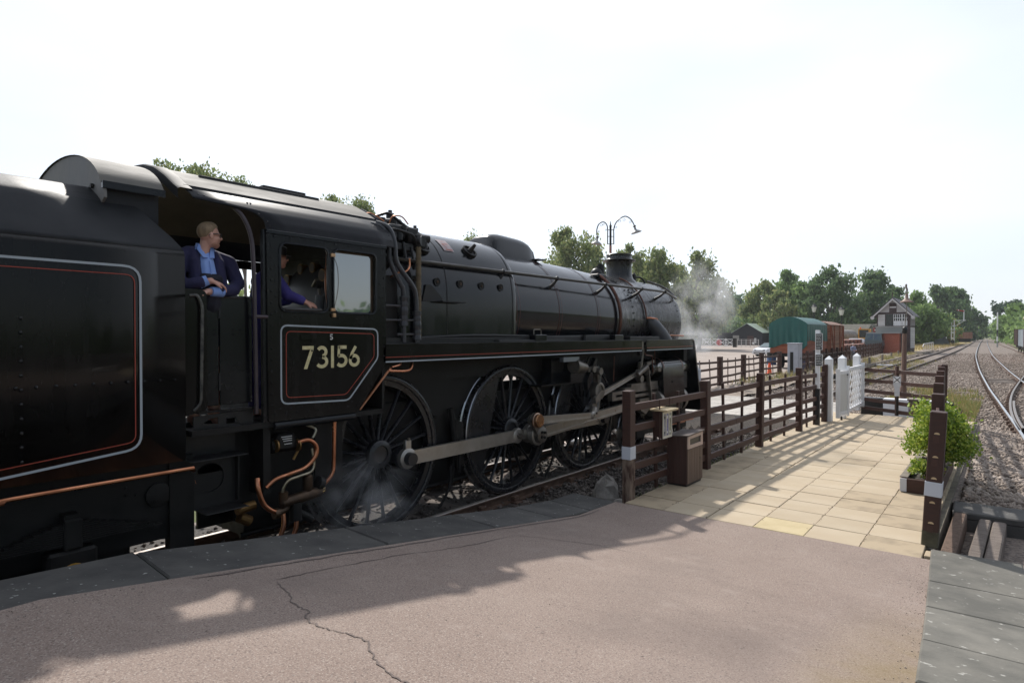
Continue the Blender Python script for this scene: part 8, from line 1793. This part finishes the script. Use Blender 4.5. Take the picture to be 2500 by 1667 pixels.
for px, top, d, hw, n, m, lab in ((1385, 546, 92, 72, 9000, GR, 'large birch left of the double lamp post'), (1455, 600, 96, 48, 4500, GR, 'birch directly behind the double lamp post'), (1532, 588, 102, 42, 4500, GR, 'pale birch above the chimney rim'), (1605, 608, 104, 62, 7000, GR, 'broad birch right of the chimney'), (1706, 611, 96, 62, 8000, GR, 'tall dark birch behind the steam'), (1660, 648, 108, 50, 5000, GR, 'birch above the smokebox front'), (1565, 640, 110, 48, 5000, GR, 'birch in the gap right of the chimney top'), (1500, 640, 112, 50, 5000, GR, 'birch low behind the chimney')):
    tree(lab, px, top, d, hw, n, m, .7, lobes=30, low=.12)
for px, top, d, hw, n, m, lab in ((1795, 724, 175, 50, 3500, GF, 'pale rounded far tree behind the black shed'), (1840, 728, 180, 45, 3000, GF, 'pale far tree above the pale green shed roof'), (1868, 686, 150, 44, 5000, GR, 'drooping birch left of the pointed tree'), (1917, 654, 156, 36, 4500, GL, 'narrow pointed tree above the green tarpaulin'), (1895, 711, 140, 42, 4000, GR, 'lower yellowish tree behind the green tarpaulin'), (1965, 688, 150, 46, 4500, GL, 'green tree behind the left yard lantern'), (2030, 654, 140, 58, 8000, GD, 'tall dark weeping tree behind the right yard lantern'), (2128, 668, 145, 58, 8000, GD, 'dark spreading tree left of the signal box'), (2188, 701, 150, 36, 3500, GD, 'dark tree behind the signal box gable'), (2085, 740, 135, 46, 3500, GD, 'shady tree behind the yard huts'),
        (2228, 714, 150, 40, 4000, GL, 'bright green tree right of the signal box roof'), (2262, 745, 140, 46, 4500, GL, 'rounded bright green tree behind the pale coach'), (2284, 696, 200, 46, 5500, GD, 'tall dark oak left of the bracket signal'), (2330, 702, 205, 34, 4500, GD, 'tall dark oak behind the bracket signal'), (2308, 778, 165, 30, 2500, [gmat('autumn leaf', (0.335,0.251,0.084)), GL[0], GL[1]], 'small yellowish tree left of the bracket signal'), (2352, 752, 230, 34, 3000, GD, 'dark conifer like tree right of the bracket signal'), (2370, 778, 290, 28, 2200, GL, 'green tree left of the telegraph pole')):
    tree(lab, px, top, d, hw, n, m, .55, lobes=26, low=.06)
for px, top, d, hw, n, m, lab in ((2394, 792, 400, 22, 1500, GF, 'hazy far tree left of the track vanishing point'), (2414, 798, 560, 20, 1300, GF, 'hazy far tree at the track vanishing point'), (2432, 788, 480, 20, 1300, GF, 'hazy far tree right of the vanishing point'), (2448, 782, 300, 24, 1700, GL, 'pale green tree behind the slim signal post'), (2466, 762, 220, 26, 2600, GL, 'bright green tree above the grey wagon'), (2492, 744, 170, 40, 5000, GL, 'large bright green tree at the right edge')):
    tree(lab, px, top, d, hw, n, m, .3, lobes=20, low=.05)
tree('dark spreading pine above the right siding trees', 2466, 738, 235, 30, 2200, PINE, .1, lobes=12, low=.55, name='pine_tree')
def wood(name, label, pts, h, n, mats, width, size):
    """a belt of trees that reads as one mass"""
    P0 = np.array([p for p in pts], dtype=float); seg = RNG.integers(0, len(P0) - 1, n); t = RNG.uniform(0, 1, n)[:, None]; base = P0[seg] * (1 - t) + P0[seg + 1] * t
    bump = 1 + .30 * np.sin(base[:, 0] * .55 + base[:, 1] * .31) + .18 * np.sin(base[:, 0] * .21 - base[:, 1] * .9 + 1.3)
    z = RNG.uniform(0, 1, n) ** .8 * h * bump * .8; off = RNG.normal(0, width, (n, 2))
    Pn = np.concatenate([base + off, z[:, None] - .2], 1)
    o = leaves(n, lambda q: Pn, size, mats, name, None, droop=.3, aspect=1.7); stuff(o, label, 'trees'); return o
wood('far_wood', 'dark undergrowth closing the far side of the yard', [G(1560, 130), G(1700, 150), G(1850, 170), G(2000, 160), G(2200, 165), G(2360, 260)], 7.5, 26000, GD + GF[:1] + GL[:1], 2.0, .5)
wood('far_wood_right', 'green tree belt running beside the right siding', [(9, 60), (8, 110), (5, 170), (1, 260), (-4, 420)], 7.5, 9000, GL, 2.0, .6)
wood('left_wood', 'birch undergrowth behind the locomotive', [G(0, 52), G(300, 56), G(600, 60), G(900, 66), G(1200, 76), G(1450, 100)], 6.5, 16000, GR, 1.6, .35)
wood('embankment_trees', 'tree belt on the embankment right of the platform', [(64, -120), (60, -60), (58, 0), (52, 60), (44, 100)], 6.0, 16000, GD + GL[:1], 2.2, .7)
# ---- dry grass and weeds
def grass(name, label, n, xs, ys, h, mats, z=-.17, w=.012):
    x = RNG.uniform(*xs, n); y = RNG.uniform(*ys, n); hh = h * RNG.uniform(.4, 1.2, n); a = RNG.uniform(0, 2 * np.pi, n); ln = hh * RNG.uniform(.1, .5, n)
    k = np.sin(x * 3.1 + y * .7) + np.sin(y * 1.9 - x) > RNG.uniform(-1.2, 1.2, n); x, y, hh, a, ln = x[k], y[k], hh[k], a[k], ln[k]; n = len(x)
    b = np.stack([x, y, np.full(n, z)], 1); dx = np.stack([np.cos(a + 1.57), np.sin(a + 1.57), np.zeros(n)], 1) * w; t = b + np.stack([np.cos(a) * ln, np.sin(a) * ln, hh], 1)
    V = np.stack([b - dx, b + dx, t], 1).reshape(-1, 3); return stuff(numpy_mesh(name, V, np.arange(3 * n).reshape(-1, 3), mats, mi=RNG.integers(0, len(mats), n)), label, 'grass')
DRY = [mat('dry grass', (.34,.27,.11), .8, trans=.3), mat('green grass', (.17,.21,.06), .8, trans=.3), mat('straw', (.42,.33,.16), .8, trans=.3)]
grass('dry_grass', 'dry grass patch growing beyond the end fence', 9000, (-3.6, -1.0), (22, 33), .26, DRY[:2] + DRY[:1])
grass('verge_grass', 'strip of yellow weeds right of the fence post line', 5000, (-1.35, -.75), (17, 30), .24, DRY[:2])
grass('yard_weeds', 'weeds along the foot of the yard fence', 9000, (-10.6, -8.6), (30, 90), .45, DRY, w=.02)
grass('track_weeds', 'weeds between the rails beyond the crossing', 5000, (-8.3, -5.2), (34, 70), .22, DRY, w=.016)
grass('signal_grass', 'dry grass around the bracket signal', 9000, (-22, -8.6), (112, 190), .5, [DRY[0], DRY[2]], w=.05)
struct(MB().sheet([[(xx, yy, -.10) for xx in (-26, -8.7)] for yy in (108, 240)]).build('dry_verge', mat('dry verge', (.36,.28,.13), .95, c2=(.28,.23,.10), scale=.6)))
grass('joint_weeds', 'tiny weeds in the joints along the slab path edge', 500, (-3.93, -3.86), (7.2, 17), .05, [DRY[1]], z=.12, w=.004)
grass('path_weeds', 'weeds along the foot of the near fence', 900, (-4.3, -3.95), (7.4, 16), .12, [DRY[1]], z=-.1, w=.006)

# ================================================================ HAZE
hb = MB().b2((-900, -600, -1.6), (900, 1400, 30)).build('haze', mat('blank', (1, 1, 1)), None, 0); hb.data.materials.clear()
hm = bpy.data.materials.new('thin summer haze'); hm.use_nodes = True; hm.node_tree.nodes.remove(hm.node_tree.nodes['Principled BSDF'])
hv = hm.node_tree.nodes.new('ShaderNodeVolumePrincipled'); hv.inputs['Color'].default_value = (.86, .92, 1, 1); hv.inputs['Density'].default_value = .0002; hv.inputs['Anisotropy'].default_value = .3
hm.node_tree.links.new(hv.outputs[0], hm.node_tree.nodes['Material Output'].inputs['Volume']); hb.data.materials.append(hm); stuff(hb)
# ================================================================ STEAM
def steam(name, label, c, dims, dens, scale, seed, rot=(0, 0, 0)):
    mb = MB().ball((0, 0, 0), 1, 20, 14); o = mb.build(name, mat('blank', (1, 1, 1))); o.data.materials.clear()
    o.location = c; o.scale = (dims[0] / 2, dims[1] / 2, dims[2] / 2); o.rotation_euler = rot
    m = bpy.data.materials.new('steam ' + str(seed)); m.use_nodes = True; t = m.node_tree; N = t.nodes; Lk = t.links; N.remove(N['Principled BSDF'])
    v = N.new('ShaderNodeVolumePrincipled'); v.inputs['Color'].default_value = (.95, .96, .98, 1); v.inputs['Anisotropy'].default_value = .25
    tcn = N.new('ShaderNodeTexCoord'); g_ = N.new('ShaderNodeVectorMath'); g_.operation = 'LENGTH'; Lk.new(tcn.outputs['Object'], g_.inputs[0])
    f1 = N.new('ShaderNodeMapRange'); f1.inputs['From Min'].default_value = 1.0; f1.inputs['From Max'].default_value = .25; f1.interpolation_type = 'SMOOTHSTEP'; Lk.new(g_.outputs['Value'], f1.inputs['Value'])
    n1 = N.new('ShaderNodeTexNoise'); n1.inputs['Scale'].default_value = scale; n1.inputs['Detail'].default_value = 5; n1.inputs['Roughness'].default_value = .62; n1.inputs['Distortion'].default_value = 1.1
    mpn = N.new('ShaderNodeMapping'); mpn.inputs['Location'].default_value = (seed, seed * 2, seed * .5); Lk.new(tcn.outputs['Object'], mpn.inputs['Vector']); Lk.new(mpn.outputs['Vector'], n1.inputs['Vector'])
    f2 = N.new('ShaderNodeMapRange'); f2.inputs['From Min'].default_value = .46; f2.inputs['From Max'].default_value = .68; Lk.new(n1.outputs['Fac'], f2.inputs['Value'])
    mu = N.new('ShaderNodeMath'); mu.operation = 'MULTIPLY'; Lk.new(f1.outputs[0], mu.inputs[0]); Lk.new(f2.outputs[0], mu.inputs[1])
    mu2 = N.new('ShaderNodeMath'); mu2.operation = 'MULTIPLY'; Lk.new(mu.outputs[0], mu2.inputs[0]); mu2.inputs[1].default_value = dens
    Lk.new(mu2.outputs[0], v.inputs['Density']); Lk.new(v.outputs[0], N['Material Output'].inputs['Volume']); o.data.materials.append(m)
    stuff(o, label, 'steam'); return o
steam('steam', 'white steam drifting up from the front of the locomotive', (-5.5, 13.75, 3.0), (1.9, 2.1, 2.6), 2.3, 1.25, 3.0, (.0, .15, 0))
steam('steam_wisp', 'thin steam wisp over the front platform', (-5.45, 13.1, 2.2), (1.3, 1.9, 1.0), 2.6, 1.4, 8.0)
steam('leaking_steam', 'thin grey steam leaking around the rear driving wheel', (-5.25, 4.05, .62), (.5, 1.7, 1.1), 3.2, 1.6, 5.0)
SC.cycles.volume_step_rate = 1.0
SC.cycles.volume_max_steps = 128
